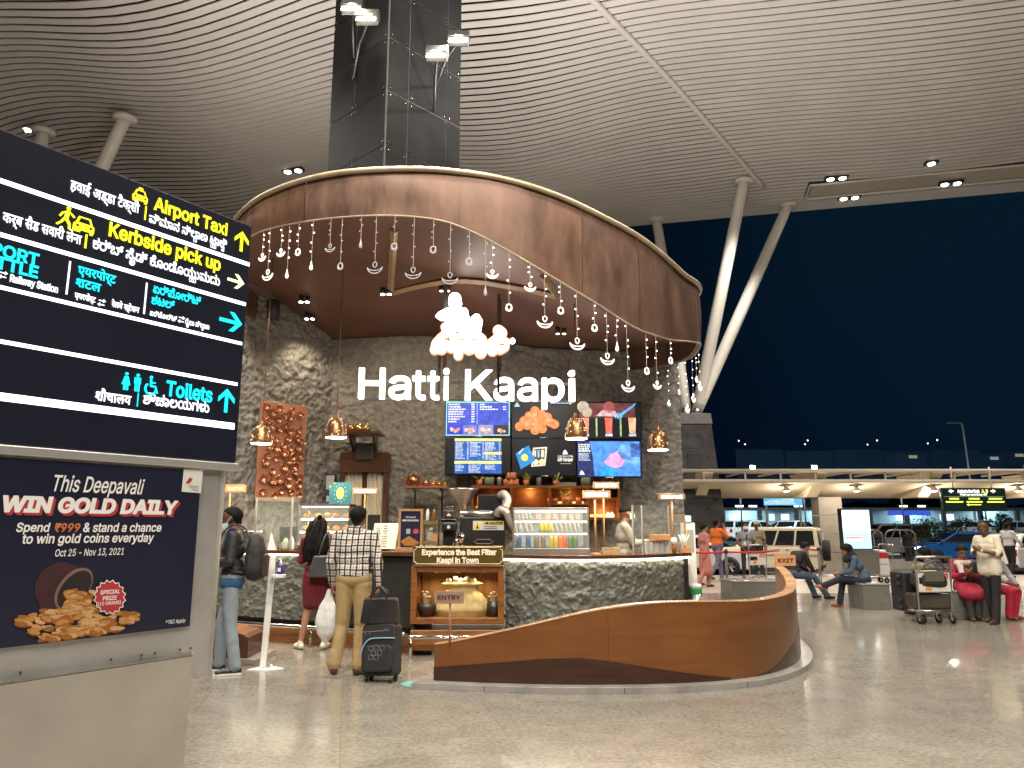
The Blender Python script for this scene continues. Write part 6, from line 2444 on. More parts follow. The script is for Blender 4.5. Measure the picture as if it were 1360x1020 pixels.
def check_material():
    m = bpy.data.materials.new('checked_shirt')
    m.use_nodes = True
    t = m.node_tree
    N, L = t.nodes.new, t.links.new
    b = t.nodes['Principled BSDF']
    b.inputs['Roughness'].default_value = .85
    tc = N('ShaderNodeTexCoord')
    nz = N('ShaderNodeTexNoise'); nz.inputs['Scale'].default_value = 5
    L(tc.outputs['Object'], nz.inputs['Vector'])
    ad = N('ShaderNodeVectorMath'); ad.operation = 'MULTIPLY_ADD'
    ad.inputs[1].default_value = (.03, .03, .03)
    L(nz.outputs['Color'], ad.inputs[0]); L(tc.outputs['Object'], ad.inputs[2])
    sx_ = N('ShaderNodeSeparateXYZ'); L(ad.outputs[0], sx_.inputs[0])

    def stripes(sock, period, width, off=0.0):
        a = N('ShaderNodeMath'); a.operation = 'MULTIPLY_ADD'; a.inputs[1].default_value = 1 / period; a.inputs[2].default_value = off + 50
        L(sock, a.inputs[0])
        f = N('ShaderNodeMath'); f.operation = 'FRACT'; L(a.outputs[0], f.inputs[0])
        c = N('ShaderNodeMath'); c.operation = 'LESS_THAN'; c.inputs[1].default_value = width
        L(f.outputs[0], c.inputs[0])
        return c.outputs[0]
    def mx(a, b_, op='MAXIMUM'):
        n = N('ShaderNodeMath'); n.operation = op
        L(a, n.inputs[0]); L(b_, n.inputs[1])
        return n.outputs[0]
    big = mx(stripes(sx_.outputs['X'], .062, .26), stripes(sx_.outputs['Z'], .062, .22))
    thin = mx(stripes(sx_.outputs['X'], .062, .07, .45), stripes(sx_.outputs['Z'], .062, .07, .45))
    m1 = N('ShaderNodeMixRGB'); m1.inputs[1].default_value = (.60, .56, .50, 1); m1.inputs[2].default_value = (.20, .18, .16, 1)
    L(thin, m1.inputs[0])
    m2 = N('ShaderNodeMixRGB'); m2.inputs[2].default_value = (.022, .018, .018, 1)
    L(big, m2.inputs[0]); L(m1.outputs[0], m2.inputs[1])
    L(m2.outputs[0], b.inputs['Base Color'])
    return m


CHECK = check_material()


def V(*a): return Vector(a)


BASE = dict(hl=(-.09, 0, .90), hr=(.09, 0, .90), kl=(-.10, .015, .49), kr=(.10, .015, .49), al=(-.105, -.015, .085), ar=(.105, -.015, .085),
            pel=(0, 0, .96), wst=(0, 0, 1.10), chs=(0, .0, 1.26), nk=(0, -.01, 1.44), hd=(0, .025, 1.585),
            sl=(-.175, -.01, 1.395), sr=(.175, -.01, 1.395), el=(-.225, -.02, 1.12), er=(.225, -.02, 1.12), wl=(-.235, .05, .88), wr=(.235, .05, .88))


def person(label, loc, rz, J={}, top=None, bot=None, skin=SKIN2, shoe=None, H=1.70, vox=.010, female=False, sleeve='long', hand_l=None, hand_r=None, toe_l=None, toe_r=None,
           hair='short', head_dir=(0, 1, 0), trousers=True, skirt=None, shirt_hem=.0, hem_mat=None, wide=1.0, slim_leg=1.0, extra=None, face=True, mask=None, bald=False, sock=None, group=None):
    j = {k: V(*v) for k, v in {**BASE, **J}.items()}
    sc = H / 1.72
    prims = []

    def cap(a, b, ra, rb, m, sq=1.0): prims.append((V(*a), V(*b), ra, rb, m, sq))
    lg = bot if trousers else skin
    w = wide
    # legs
    for s, h, k, a, td in ((-1, 'hl', 'kl', 'al', toe_l), (1, 'hr', 'kr', 'ar', toe_r)):
        f = slim_leg
        if trousers:
            cap(j[h], j[k], .088 * f * w, .066 * f, lg)
            cap(j[k], j[k].lerp(j[a], .45), .064 * f, .064 * f, lg)
            cap(j[k].lerp(j[a], .45), j[a] + V(0, 0, .0), .063 * f, .062 * f, lg)
        else:
            cap(j[h], j[k], .078, .052, lg)
            cap(j[k], j[k].lerp(j[a], .3), .050, .052, lg)
            cap(j[k].lerp(j[a], .3), j[a], .052, .032, lg)
        d = V(*(td or (s * .12, 1, 0))).normalized()
        base = j[a]
        heel = V(base.x, base.y, base.z - .045) - d * .035
        cap(heel, heel + d * .13 + V(0, 0, -.005), .040, .038, shoe)
        cap(heel + d * .13, heel + d * .20 + V(0, 0, -.010), .038, .028, shoe)
        cap(base, heel + d * .05, .040, .035, shoe)
    # torso
    up = (j['nk'] - j['pel']).normalized()
    side = (j['sr'] - j['sl']).normalized()
    hs = (j['hr'] - j['hl']).normalized()
    bt = bot if trousers else (hem_mat or top)
    cap(j['pel'] - hs * .07 * w, j['pel'] + hs * .07 * w, .108 * w, .108 * w, bt)
    cap(j['pel'] - hs * .06 + up * .06, j['pel'] + hs * .06 + up * .06, .112 * w, .112 * w, top)
    cap(j['wst'] - side * .055, j['wst'] + side * .055, (.098 if not female else .086) * w, (.098 if not female else .086) * w, top)
    cap(j['chs'] - side * .075, j['chs'] + side * .075, .108 * w, .108 * w, top)
    cap(j['chs'] - side * .085 + up * .07, j['chs'] + side * .085 + up * .07, .095 * w, .095 * w, top)
    cap(j['sl'] + side * .04, j['sr'] - side * .04, .062, .062, top)
    cap(j['nk'] - up * .05 - side * .06, j['nk'] - up * .05 + side * .06, .060, .060, top)
    fwd = up.cross(side)
    fwd = -fwd if fwd.y < 0 and False else side.cross(up) * -1
    if female:
        for s in (-1, 1): cap(j['chs'] + side * .065 * s + fwd * .075 + up * .02, j['chs'] + side * .065 * s + fwd * .08, .056, .056, top)
    if shirt_hem:
        cap(j['pel'] - hs * .07 - up * shirt_hem, j['pel'] + hs * .07 - up * shirt_hem, .110 * w, .110 * w, top)
        cap(j['pel'] - hs * .07, j['pel'] + hs * .07, .111 * w, .111 * w, top)
    if skirt:
        for k_, (a, b, ra, rb, x) in enumerate(skirt):
            cap(a, b, ra, rb, hem_mat or top, x)
            if k_:
                a0, b0, r0, r1_, _ = skirt[k_ - 1]
                for f_ in (0, .33, .66, 1): cap(V(*a0).lerp(V(*b0), f_), V(*a).lerp(V(*b), f_), r0, ra, hem_mat or top)
    # neck, head
    hd = V(*head_dir).normalized()
    hu = V(0, 0, 1) if abs(hd.z) < .6 else up
    hsd = hd.cross(hu).normalized()
    hu = hsd.cross(hd).normalized()
    q = lambda x, y, z: j['hd'] + hsd * x + hd * y + hu * z
    cap(j['nk'] - up * .03, j['hd'] - hu * .06 - hd * .015, .056, .050, skin)
    cap(q(0, -.025, .035), q(0, .015, .045), .080, .078, skin)
    cap(q(0, .01, -.01), q(0, .035, -.04), .070, .056, skin)
    cap(q(0, .045, -.075), q(0, .062, -.082), .040, .030, skin)
    cap(q(0, .088, .012), q(0, .104, -.022), .010, .015, skin)
    for s in (-1, 1):
        cap(q(.078 * s, -.012, .012), q(.074 * s, -.006, -.022), .015, .011, skin)
        cap(q(.03 * s, .082, .028), q(.05 * s, .070, .030), .012, .010, skin)
    # arms and hands
    for s, sh, el, wr, hp in ((-1, 'sl', 'el', 'wl', hand_l), (1, 'sr', 'er', 'wr', hand_r)):
        sm = top if sleeve in ('long', 'short') else skin
        fm = top if sleeve == 'long' else skin
        e = .010 if sleeve == 'long' else 0
        if sleeve == 'short':
            mid = j[sh].lerp(j[el], .72)
            cap(j[sh], mid, .064, .062, top); cap(mid, j[el], .046, .040, skin)
        else:
            cap(j[sh], j[el], .060, .046 + e * .6, sm)
        cap(j[el], j[el].lerp(j[wr], .35), .043 + e, .041 + e, fm)
        cap(j[el].lerp(j[wr], .35), j[wr], .040 + e, .027 + e, fm)
        fd = (j[wr] - j[el]).normalized()
        d, pn, curl = hp or (tuple(fd), (-s, 0, 0), .35)
        d = V(*d).normalized()
        pn = V(*pn); pn = (pn - d * pn.dot(d)).normalized()
        sd = d.cross(pn) * s
        if sd.dot(V(0, 1, 0)) < 0 and hp is None: sd = -sd
        wv = j[wr]
        fr = .0098 if vox <= .0095 else .0115
        cap(wv - fd * .02, wv + d * .03, .026, .026, skin)
        for k in range(4):
            off = sd * (.027 - .018 * k)
            kn = wv + d * (.092 - .006 * abs(k - 1)) + off
            cap(wv + d * .02 + off * .6, kn, .015, .0135, skin)
            L = (.040, .045, .042, .032)[k]
            a, dd, c = kn, d, curl * (1 + .12 * k)
            for seg in range(3):
                dd = (dd * math.cos(c) + pn * math.sin(c)).normalized()
                pn2 = pn
                b = a + dd * L * (1, .7, .55)[seg]
                cap(a, b, fr * (1.1 - .07 * seg), fr * (1.03 - .08 * seg), skin)
                a = b
        tb = wv + d * .025 + sd * .030
        t1 = tb + (d * .6 + sd * .75 + pn * .35).normalized() * .042
        t2 = t1 + (d * .85 + sd * .2 + pn * .5).normalized() * .036
        cap(wv + d * .02 + sd * .01, tb, .018, .016, skin); cap(tb, t1, .0145, .0125, skin); cap(t1, t2, .0125, .0105, skin)
    if extra: extra(cap, j, q)

    # ---- one continuous skin: voxel union of the tapered forms
    mats_ = []
    for p in prims:
        if p[4] not in mats_: mats_.append(p[4])
    mb = MB()
    for a, b, ra, rb, m, sq in prims:
        ax = b - a
        L = ax.length
        if L < 1e-5: ax, L = V(0, 0, 1), 1e-5
        z = ax.normalized()
        x = z.orthogonal().normalized(); y = z.cross(x)
        M = Matrix((x, y, z)).transposed().to_4x4()
        n = 12 if max(ra, rb) < .03 else 20
        prof = [(max(1e-5, ra * math.sin(R(t))), -ra * math.cos(R(t))) for t in range(0, 91, 18)] + [(max(1e-5, rb * math.cos(R(t))), L + rb * math.sin(R(t))) for t in range(0, 91, 18)]
        mb.lathe(prof, a, n, M=M)
        if sq != 1.0:
            k = len(mb.v) - n * len(prof)
            for i in range(k, len(mb.v)):
                v = mb.v[i]; mb.v[i] = (v[0], a.y + (v[1] - a.y) * sq, v[2])
    # flatten the trunk front to back a little
    raw = link('person_raw', mb.mesh('person_raw'))
    r_ = raw.modifiers.new('r', 'REMESH'); r_.mode = 'VOXEL'; r_.voxel_size = vox; r_.use_smooth_shade = True
    s_ = raw.modifiers.new('s', 'SMOOTH'); s_.factor = .5; s_.iterations = max(2, int(.045 / vox))
    me = bpy.data.meshes.new_from_object(raw.evaluated_get(bpy.context.evaluated_depsgraph_get()))
    bpy.data.objects.remove(raw)
    me.name = 'body'
    nf = len(me.polygons)
    nv = len(me.vertices)
    co = np.zeros(nv * 3); me.vertices.foreach_get('co', co); co = co.reshape(-1, 3)
    lo = np.zeros(len(me.loops), dtype=np.int32); me.loops.foreach_get('vertex_index', lo)
    ls = np.zeros(nf, dtype=np.int32); me.polygons.foreach_get('loop_start', ls)
    lt_ = np.zeros(nf, dtype=np.int32); me.polygons.foreach_get('loop_total', lt_)
    cen = (co[lo[ls]] + co[lo[ls + lt_ // 2]]) / 2
    best = np.full(nf, 1e9); idx = np.zeros(nf, dtype=np.int32)
    for a, b, ra, rb, m, sq in prims:
        A, B = np.array(a), np.array(b)
        d = B - A
        dd = max(1e-9, d.dot(d))
        c_ = cen.copy()
        if sq != 1.0: c_[:, 1] = A[1] + (c_[:, 1] - A[1]) / sq
        t = np.clip((c_ - A) @ d / dd, 0, 1)
        dist = np.linalg.norm(c_ - (A + t[:, None] * d), axis=1) - (ra + (rb - ra) * t)
        k = dist < best
        best[k] = dist[k]; idx[k] = mats_.index(m)
    # cloth drape: shallow folds
    me.materials.clear()
    for m in mats_: me.materials.append(m)
    me.polygons.foreach_set('material_index', idx)
    me.polygons.foreach_set('use_smooth', np.ones(nf, dtype=bool))
    me.update()
    t = thing('person', label, 'person', loc, rz, group)
    t.scale = (sc, sc, sc)
    link('body', me, t)

    # ---- hair, features, mask
    Mh = Matrix((hsd, hd, hu)).transposed().to_4x4()

    def hpt(x, y, z): return q(x, y, z)
    if hair:
        hb = MB(HAIR)
        rs_ = random.Random(len(label))

        def cap_f(u, v):
            th_ = 2 * math.pi * u
            fy = math.sin(th_)
            fr_, bk = max(0, fy), max(0, -fy)
            lim = {'short': 1.62 - .60 * fr_ ** .8 + 1.3 * bk ** .6, 'long': 2.0 - .85 * fr_ ** .6 + .6 * bk, 'hood': 2.5 - 1.15 * fr_ ** .5, 'cap': 1.55 - .05 * fy + .2 * bk}[hair]
            ph = lim * v
            th2 = {'short': .009, 'long': .016, 'hood': .022, 'cap': .014}[hair] * (1 if v < .9 else max(.15, (1 - v) * 10))
            rf = math.sin(ph) if ph < 1.5708 else max(math.sin(ph), .80 if hair != 'hood' else .93)
            r1 = 1 + .05 * noise.noise(Vector((math.cos(th_) * 4, math.sin(th_) * 4, ph * 5)))
            zf = math.cos(ph) if ph < 1.5708 else -(ph - 1.5708) * .95
            return hpt((.083 + th2) * r1 * rf * math.cos(th_), -.010 + (.103 + th2) * r1 * rf * math.sin(th_), .036 + (.084 + th2) * r1 * zf)
        hb.grid(cap_f, 36, 14)
        ho = hb.build('hair', t)
        if hair == 'hood': ho.data.materials[0] = HAIR
    if face:
        ew = MB(mat('eye_white', (.7, .68, .64), .3, var=0))
        for s in (-1, 1):
            b = MB(mat('eye_dark', (.02, .012, .008), .2, var=0)); b.ball(hpt(.032 * s, .079, .014), (.012, .010, .008), 10, 6, M=Mh.to_3x3().to_4x4()); b.build('eye', t)
            b = MB(HAIR); b.tube([hpt(.016 * s, .088, .034), hpt(.034 * s, .084, .039), hpt(.052 * s, .070, .033)], [.004, .005, .003], 6); b.build('eyebrow', t)
        if not mask:
            b = MB(mat('lips', (.20, .055, .045), .45, var=0)); b.ball(hpt(0, .083, -.052), (.024, .012, .008), 12, 6, M=Mh.to_3x3().to_4x4()); b.build('mouth', t)
    if mask:
        b = MB(mat('surgical_mask', (.50, .68, .70), .7, var=.05) if mask != 'white' else mat('white_mask', (.72, .74, .74), .7, var=.05))
        dz, dy = (-.055, .02) if mask == 'chin' else (0, 0)

        def mf(u, v):
            a = (u - .5) * 2.6
            z = .012 - .085 * v
            k = 1 - .25 * v
            r1 = (.098 + .018 * math.cos(a) * math.sin(v * 3.0))
            return hpt(.082 * k * math.sin(a), -.008 + dy * .3 + r1 * 1.02 * math.cos(a) * (1.02), z + dz)
        b.grid(mf, 16, 8)
        b.build('face_mask', t)
        e = MB(mat('mask_loop', (.75, .75, .74), .6, var=0))
        for s in (-1, 1): e.tube([hpt(.066 * s, .055, -.005 + dz), hpt(.082 * s, .0, .012)], .003, 5)
        e.build('mask_loops', t)
    return t, j, q, sc


def pfix(px, py, z=0.0): return G(px, py, z)


SHB = mat('black_shoe', (.015, .014, .014), .4, var=.15)
SHW = mat('cream_shoe', (.62, .57, .45), .6, var=.08)
SHT = mat('tan_shoe', (.25, .08, .04), .45, var=.15)
SHBR = mat('brown_shoe', (.06, .028, .018), .4, var=.15)

# ---- masked man at the left, facing left, holding a cup
JKT, JNB, JNL = cloth('black_jacket', (.014, .013, .014), .6), cloth('blue_shirt', (.02, .085, .17)), cloth('light_jeans', (.20, .24, .27), .9, .5)
a = G(303, 894)
lm, j_, q_, k_ = person('man in black jacket and light jeans, mask under his chin, holding a cup', (a.x - .02, a.y, 0), R(100), dict(
    hl=(-.09, 0, .90), hr=(.09, 0, .90), kl=(-.10, -.03, .49), kr=(.11, .10, .49), al=(-.12, -.10, .085), ar=(.14, .10, .085),
    el=(-.23, .0, 1.14), wl=(-.10, .25, 1.10), er=(.23, .0, 1.14), wr=(.10, .25, 1.12), hd=(0, .05, 1.58)), JKT, JNL, SKIN1, SHB, 1.74, .008,
    hand_l=((.5, .85, .1), (.8, -.4, .3), .55), hand_r=((-.5, .85, .15), (-.8, -.4, .3), .55), toe_l=(-.25, 1, 0), toe_r=(.2, 1, 0), hair='short', head_dir=(0, 1, -.12), mask='chin', hem_mat=JNB, slim_leg=.97,
    extra=lambda cap, j, q: (cap((-.07, 0, .925), (.07, 0, .925), .116, .116, JNB), cap((0, .06, 1.38), (0, .085, 1.28), .05, .05, JNB), cap((-.06, .03, 1.435), (.06, .03, 1.435), .05, .05, cloth('purple_collar', (.05, .03, .14))),
                             cap((-.12, .10, .05), (.12, .10, .05), .001, .001, SHB)))
t = thing('paper_cup', 'white paper cup in the hands of the masked man', 'cup', lm.matrix_basis @ V(-.0, .35, 1.13))
MB(WHITE).lathe([(.026, 0), (.036, .09), (.038, .092)], n=16).build('cup', t)
MB(mat('lid_white', (.65, .64, .62), .4)).lathe([(.04, .09), (.04, .1), (.03, .108), (.001, .108)], n=16).build('lid', t)
# white soles
for s, ap, td in ((-1, V(-.12, -.10, 0), V(-.25, 1, 0)), (1, V(.14, .10, 0), V(.2, 1, 0))):
    d = td.normalized()
    b = MB(mat('sole_white', (.6, .58, .54), .6))
    b.prism([((ap - d * .07 + V(-.04, 0, 0)).x, (ap - d * .07).y), ((ap - d * .07 + V(.04, 0, 0)).x, (ap - d * .07).y), ((ap + d * .12).x + .045, (ap + d * .12).y), ((ap + d * .21).x, (ap + d * .21).y), ((ap + d * .12).x - .045, (ap + d * .12).y)], .0, .022, 'xy')
    b.build('shoe_sole', lm, bev=.004)
# backpack
bp_ = thing('backpack', 'dark backpack worn by the masked man in the black jacket', 'backpack', lm.matrix_basis @ V(0, -.20, .92), R(100))
b = MB(cloth('backpack', (.022, .018, .019), .7))
pk = lambda v: (max(0, 1 - abs(2 * v - 1) ** 3.5)) ** .5
b.grid(lambda u, v: (.165 * (1 - .18 * v) * pk(v) * math.copysign(abs(math.cos(6.2832 * u)) ** .65, math.cos(6.2832 * u)) * (1 + .04 * noise.noise(Vector((u * 9, v * 6, 1)))), -.02 + .12 * (1 - .3 * v) * pk(v) * math.copysign(abs(math.sin(6.2832 * u)) ** .65, math.sin(6.2832 * u)) * (1 + .06 * noise.noise(Vector((u * 7, v * 8, 3)))), .52 * v), 40, 24)
b.build('pack_body', bp_)
MB(cloth('backpack_pocket', (.030, .014, .012), .7)).box((0, -.125, .17), (.24, .05, .24)).build('pocket', bp_, bev=.02)
st2 = MB(cloth('strap', (.05, .05, .042), .8))
for s in (-1, 1): st2.tube(catm([V(.11 * s, .07, .46), V(.12 * s, .13, .565), V(.12 * s, .22, .60), V(.125 * s, .315, .50), V(.13 * s, .325, .33), V(.16 * s, .22, .14), V(.15 * s, .08, .1)], 6), .022, 6, flat=.4)
st2.build('strap', bp_)

# ---- woman in maroon, seen from behind
MAR = cloth('maroon_dress', (.115, .006, .014), .8, .4)
a = G(409, 862)
wm, j_, q_, k_ = person('woman in maroon dress with long dark hair, seen from behind at the counter', (XA(421, a.y, .9), a.y, 0), R(12), dict(
    hl=(-.085, 0, .90), hr=(.085, 0, .90), kl=(-.10, .03, .49), kr=(.10, .0, .49), al=(-.17, -.0, .085), ar=(.13, -.03, .085), hd=(0, .04, 1.57),
    el=(-.21, .02, 1.13), wl=(-.08, .24, 1.18), er=(.20, .02, 1.13), wr=(.10, .26, 1.22)), MAR, MAR, SKIN3, SHW, 1.66, .009, female=True, trousers=False, wide=.94, toe_l=(-.5, 1, 0), toe_r=(.45, .9, 0),
    skirt=[((-.07, 0, .92), (.07, 0, .92), .115, .115, 1), ((-.08, 0, .80), (.08, 0, .80), .105, .105, 1), ((-.085, .0, .66), (.085, .0, .66), .09, .09, 1), ((-.085, .0, .58), (.085, .0, .58), .082, .082, 1)],
    hand_l=((.3, .6, .6), (.7, .4, 0), .5), hand_r=((-.3, .6, .6), (-.7, .4, 0), .5), hair='long', face=False)
hb = MB(HAIR)


def hairfall(u, v):
    th_ = math.pi * (1.06 + .88 * u)
    z = 1.64 - .50 * v
    r = .105 + .055 * math.sin(min(1, v * 1.6) * 1.57) - .03 * max(0, v - .75) / .25
    rip = 1 + .07 * math.sin(u * 34 + v * 9) + .10 * noise.noise(Vector((u * 6, v * 5, 2)))
    return (-.015 + r * rip * 1.02 * math.cos(th_) - .03 * v, -.0 + (r * rip) * math.sin(th_) - .05 * v * (1 - .3 * v), z)


def hairfall_in(u, v):
    p = hairfall(1 - u, v)
    return (p[0] * .8, p[1] * .55, p[2])


hb.grid(hairfall, 46, 30).grid(hairfall_in, 20, 14)
hb.ball((0, -.05, 1.695), (.032, .032, .036), 12, 8)
hb.build('long_hair', wm)
tb = thing('tote_bag', 'dark grey leather tote bag on the shoulder of the woman in maroon', 'bag', wm.matrix_basis @ V(.10, -.20, .92), R(8))
b = MB(mat('grey_leather', (.050, .052, .055), .38, var=.2, vs=6))
b.prism([(-.20, 0), (.20, 0), (.165, .27), (-.14, .27)], -.06, .06)
b.build('bag_body', tb, bev=.02)
b = MB(mat('grey_leather', (.050, .052, .055), .38))
for y in (-.045, .045): b.tube(catm([V(-.08, y, .26), V(-.03, y * .8 + .03, .46), V(.02, y * .4 + .10, .56), V(.05, y * .8 + .03, .44), V(.08, y, .26)], 6), .009, 6)
b.build('strap', tb)

# ---- man in the checked shirt, seen from behind
KHA = cloth('khaki_trousers', (.36, .255, .115), .85, .5)
a = G(449, 895)
cx_ = XA(470, a.y, .9)
cm, j_, q_, k_ = person('man in black and white checked shirt and khaki trousers, seen from behind', (cx_, a.y, 0), R(-4), dict(
    hl=(-.09, 0, .90), hr=(.09, 0, .90), kl=(-.11, .02, .49), kr=(.085, .02, .49), al=(-.17, -.02, .085), ar=(.09, -.04, .085), hd=(.015, .03, 1.585),
    sl=(-.185, -.01, 1.395), sr=(.185, -.01, 1.395), el=(-.25, -.03, 1.13), wl=(-.25, .06, .90), er=(.26, -.04, 1.14), wr=(.265, -.02, .90)), CHECK, KHA, SKIN2, SHBR, 1.745, .008,
    wide=1.08, slim_leg=1.08, toe_l=(-.35, 1, 0), toe_r=(.3, 1, 0), hair='short', face=False, sleeve='long', hand_l=((0, .2, -1), (1, 0, 0), .75), hand_r=((.02, -.1, -1), (-1, 0, 0), .8),
    extra=lambda cap, j, q: (cap((-.17, -.02, .11), (-.165, -.02, .2), .074, .066, KHA), cap((.09, -.04, .10), (.088, -.03, .2), .074, .066, KHA), cap((-.075, 0, 1.06), (.075, 0, 1.06), .115, .115, CHECK), cap((-.08, 0, 1.16), (.08, 0, 1.16), .112, .112, CHECK), cap((-.055, -.03, 1.455), (.055, -.03, 1.455), .042, .042, CHECK)))
# carrier bag in the left hand
pb = thing('plastic_bag', 'white plastic carrier bag hanging from the left hand of the checked shirt man', 'bag', cm.matrix_basis @ V(-.29, .09, .82), R(-10))
b = MB(mat('white_polythene', (.66, .66, .62), .4, var=.08, vs=5, bump=.6, bs=12))


def bagf(u, v):
    th_ = 6.2832 * u
    w_ = [.02, .045, .10, .125, .125, .10, .02]
    x = v * 6
    i = min(int(x), 5); f = x - i
    r = w_[i] + (w_[i + 1] - w_[i]) * f
    r *= 1 + .18 * noise.noise(Vector((math.cos(th_) * 2.2, math.sin(th_) * 2.2, v * 4)))
    return (r * math.cos(th_) - .02 * v, r * .5 * math.sin(th_), .02 - .56 * v)


b.grid(bagf, 30, 24)
b.build('bag_body', pb)

# ---- black suitcase with a leather bag on top
a = G(506, 905)
sc_ = thing('suitcase', 'black soft trolley suitcase with pale blue piping and a loop emblem', 'suitcase', a, R(-14))
SUIT = cloth('suitcase_black', (.013, .013, .014), .65, .15)
wS, hS = .36, .50
lean = Matrix.Rotation(R(-9), 4, 'X') @ Matrix.Rotation(R(-4), 4, 'Y')


def tilt(b):
    b.v = [tuple(lean @ Vector(p)) for p in b.v]
    return b


b = MB(SUIT)
b.prism(rrect(-wS / 2, .05, wS / 2, .05 + hS, .05), -.10, .10)
tilt(b).build('case_body', sc_, bev=.02)
b = MB(SUIT)
b.prism(rrect(-wS / 2 + .035, .085, wS / 2 - .02, .34, .05), -.135, -.09)
tilt(b).build('front_pocket', sc_, bev=.018)
b = MB(mat('piping_blue', (.20, .34, .42), .6, var=0))
b.tube(catm([V(-wS / 2 - .0, -.112, .24), V(-wS / 2 + .03, -.118, .33), V(-wS / 2 + .09, -.118, .395), V(0, -.115, .405), V(wS / 2 - .0, -.112, .40)], 8), .007, 6)
tilt(b).build('piping', sc_)
b = MB(mat('emblem_grey', (.13, .13, .14), .5, var=0))
for (x, z) in ((-.06, .31), (0, .315), (.06, .31), (-.03, .265), (.035, .265), (-.06, .225), (0, .22)):
    b.tube([(x + .024 * math.cos(R(t_)), -.1375, z + .024 * math.sin(R(t_))) for t_ in range(0, 360, 30)], .0035, 5, closed=True)
tilt(b).build('emblem', sc_)
for x in (-.13, .13):
    for y in (-.06, .06):
        b = MB(BLACK).cyl((x - .012, y, .028), (x + .012, y, .028), .028, n=14)
        b.use(CHROME).box((x, y, .055), (.02, .02, .03))
        b.build('wheel', sc_)
b = MB(mat('zip_grey', (.35, .35, .36), .3, .8))
b.tube([(-wS / 2 + .01, -.102, .47), (wS / 2 - .06, -.102, .475)], .003, 5).box((-wS / 2 + .04, -.105, .455), (.008, .006, .035)).box((-wS / 2 + .09, -.105, .46), (.008, .006, .03)).box((wS / 2 - .10, -.103, .49), (.05, .004, .010))
tilt(b).build('zips', sc_)
b = MB(DARK)
for x in (-.07, .07): b.cyl((x, .07, .52), (x, .07, .62), .009, n=8)
tilt(b).build('pull_handle', sc_)
hb2 = thing('leather_bag', 'black leather briefcase bag resting on top of the suitcase', 'bag', sc_.matrix_basis @ V(-.045, .05, .55), R(-10))
LEA = mat('black_leather', (.022, .020, .019), .32, var=.3, vs=6, bump=.12, bs=14)
b = MB(LEA).prism(rrect(-.20, 0, .20, .25, .03), -.075, .075)
b.v = [(x * (1 - .12 * z / .25), y * (1 - .55 * z / .25), z + .02 * x) for x, y, z in b.v]
b.build('bag_body', hb2, bev=.015)
b = MB(LEA)
for y in (-.03, .03): b.tube(catm([V(-.10, y, .23), V(-.085, y, .31), V(-.02, y * .4, .355), V(.05, y, .31), V(.07, y, .23)], 6), .010, 8)
b.build('handle', hb2)

# ---- server behind the counter
HOOD = cloth('grey_hoodie', (.30, .285, .26), .85, .5)
person('server in grey hoodie, dark cap and mask reaching over the counter', (XA(829, 10.85, 1.3), 10.85, .14), R(-88), dict(
    el=(-.20, .14, 1.15), wl=(-.12, .44, 1.17), er=(.18, .10, 1.16), wr=(.10, .40, 1.18), hd=(0, .06, 1.57)), HOOD, cloth('dark_trousers', (.02, .02, .022)), SKIN2, SHB, 1.70, .012,
    hair='cap', mask='blue', hand_l=((.1, 1, 0), (0, 0, -1), .3), hand_r=((-.1, 1, 0), (0, 0, -1), .3), wide=1.12)

# ---- people out on the forecourt
PNK = cloth('pink_kurta', (.46, .17, .14))
person('woman in long pink dress walking off behind the right end of the counter', (XA(936, 20, .8), 20, 0), R(-75), dict(
    kl=(-.08, .18, .50), al=(-.08, .12, .085), kr=(.08, -.05, .49), ar=(.08, -.26, .14), wl=(-.22, .12, .9), wr=(.22, -.1, .9)), PNK, PNK, SKIN3, SHBR, 1.62, .014, female=True, hair='long', face=False,
    skirt=[((-.06, 0, .9), (.06, 0, .9), .12, .12, 1), ((-.07, 0, .7), (.07, 0, .7), .13, .13, 1), ((-.08, .02, .45), (.08, .02, .45), .15, .15, 1)])
ORG = cloth('orange_shirt', (.62, .14, .015))
person('man in orange shirt walking with a phone at his ear', (XA(953, 22.5, .8), 22.5, 0), R(-62), dict(
    kl=(-.09, .16, .50), al=(-.09, .20, .085), kr=(.09, -.10, .50), ar=(.09, -.42, .12), el=(-.23, .0, 1.12), wl=(-.2, .1, .9), er=(.25, .16, 1.22), wr=(.12, .18, 1.46)), ORG, cloth('grey_blue_trousers', (.12, .11, .17)), SKIN1, SHBR, 1.76, .014,
    hair='short', face=True, hand_r=((-.1, 0, 1), (-1, 0, 0), .7), wide=1.12)
GRD = cloth('grey_uniform', (.24, .23, .24))
person('guard in grey uniform shirt with lanyard and white mask', (XA(991, 22.8, 1), 22.8, 0), R(168), dict(
    el=(-.26, -.05, 1.15), wl=(-.14, -.12, .98), er=(.26, -.05, 1.15), wr=(.12, .14, .95)), GRD, cloth('dark_trousers', (.02, .02, .022)), SKIN1, SHB, 1.66, .014, sleeve='short', hair='short', mask='white',
    extra=lambda cap, j, q: (cap((-.03, .115, 1.36), (.0, .125, 1.16), .012, .012, BLACK), cap((.05, .12, 1.10), (.05, .12, 1.04), .03, .03, WHITE)))
person('person in khaki cap and shirt standing behind the guard', (XA(1006, 24.2, 1), 24.2, 0), R(150), {}, cloth('khaki_shirt', (.22, .19, .12)), cloth('dark_trousers', (.02, .02, .022)), SKIN1, SHB, 1.70, .016, hair=None, sleeve='short',
       extra=lambda cap, j, q: (cap(q(0, -.02, .06), q(0, .01, .065), .088, .086, cloth('khaki_cap', (.30, .26, .17))), cap(q(-.03, .10, .06), q(.03, .10, .06), .02, .02, cloth('khaki_cap', (.30, .26, .17)))))

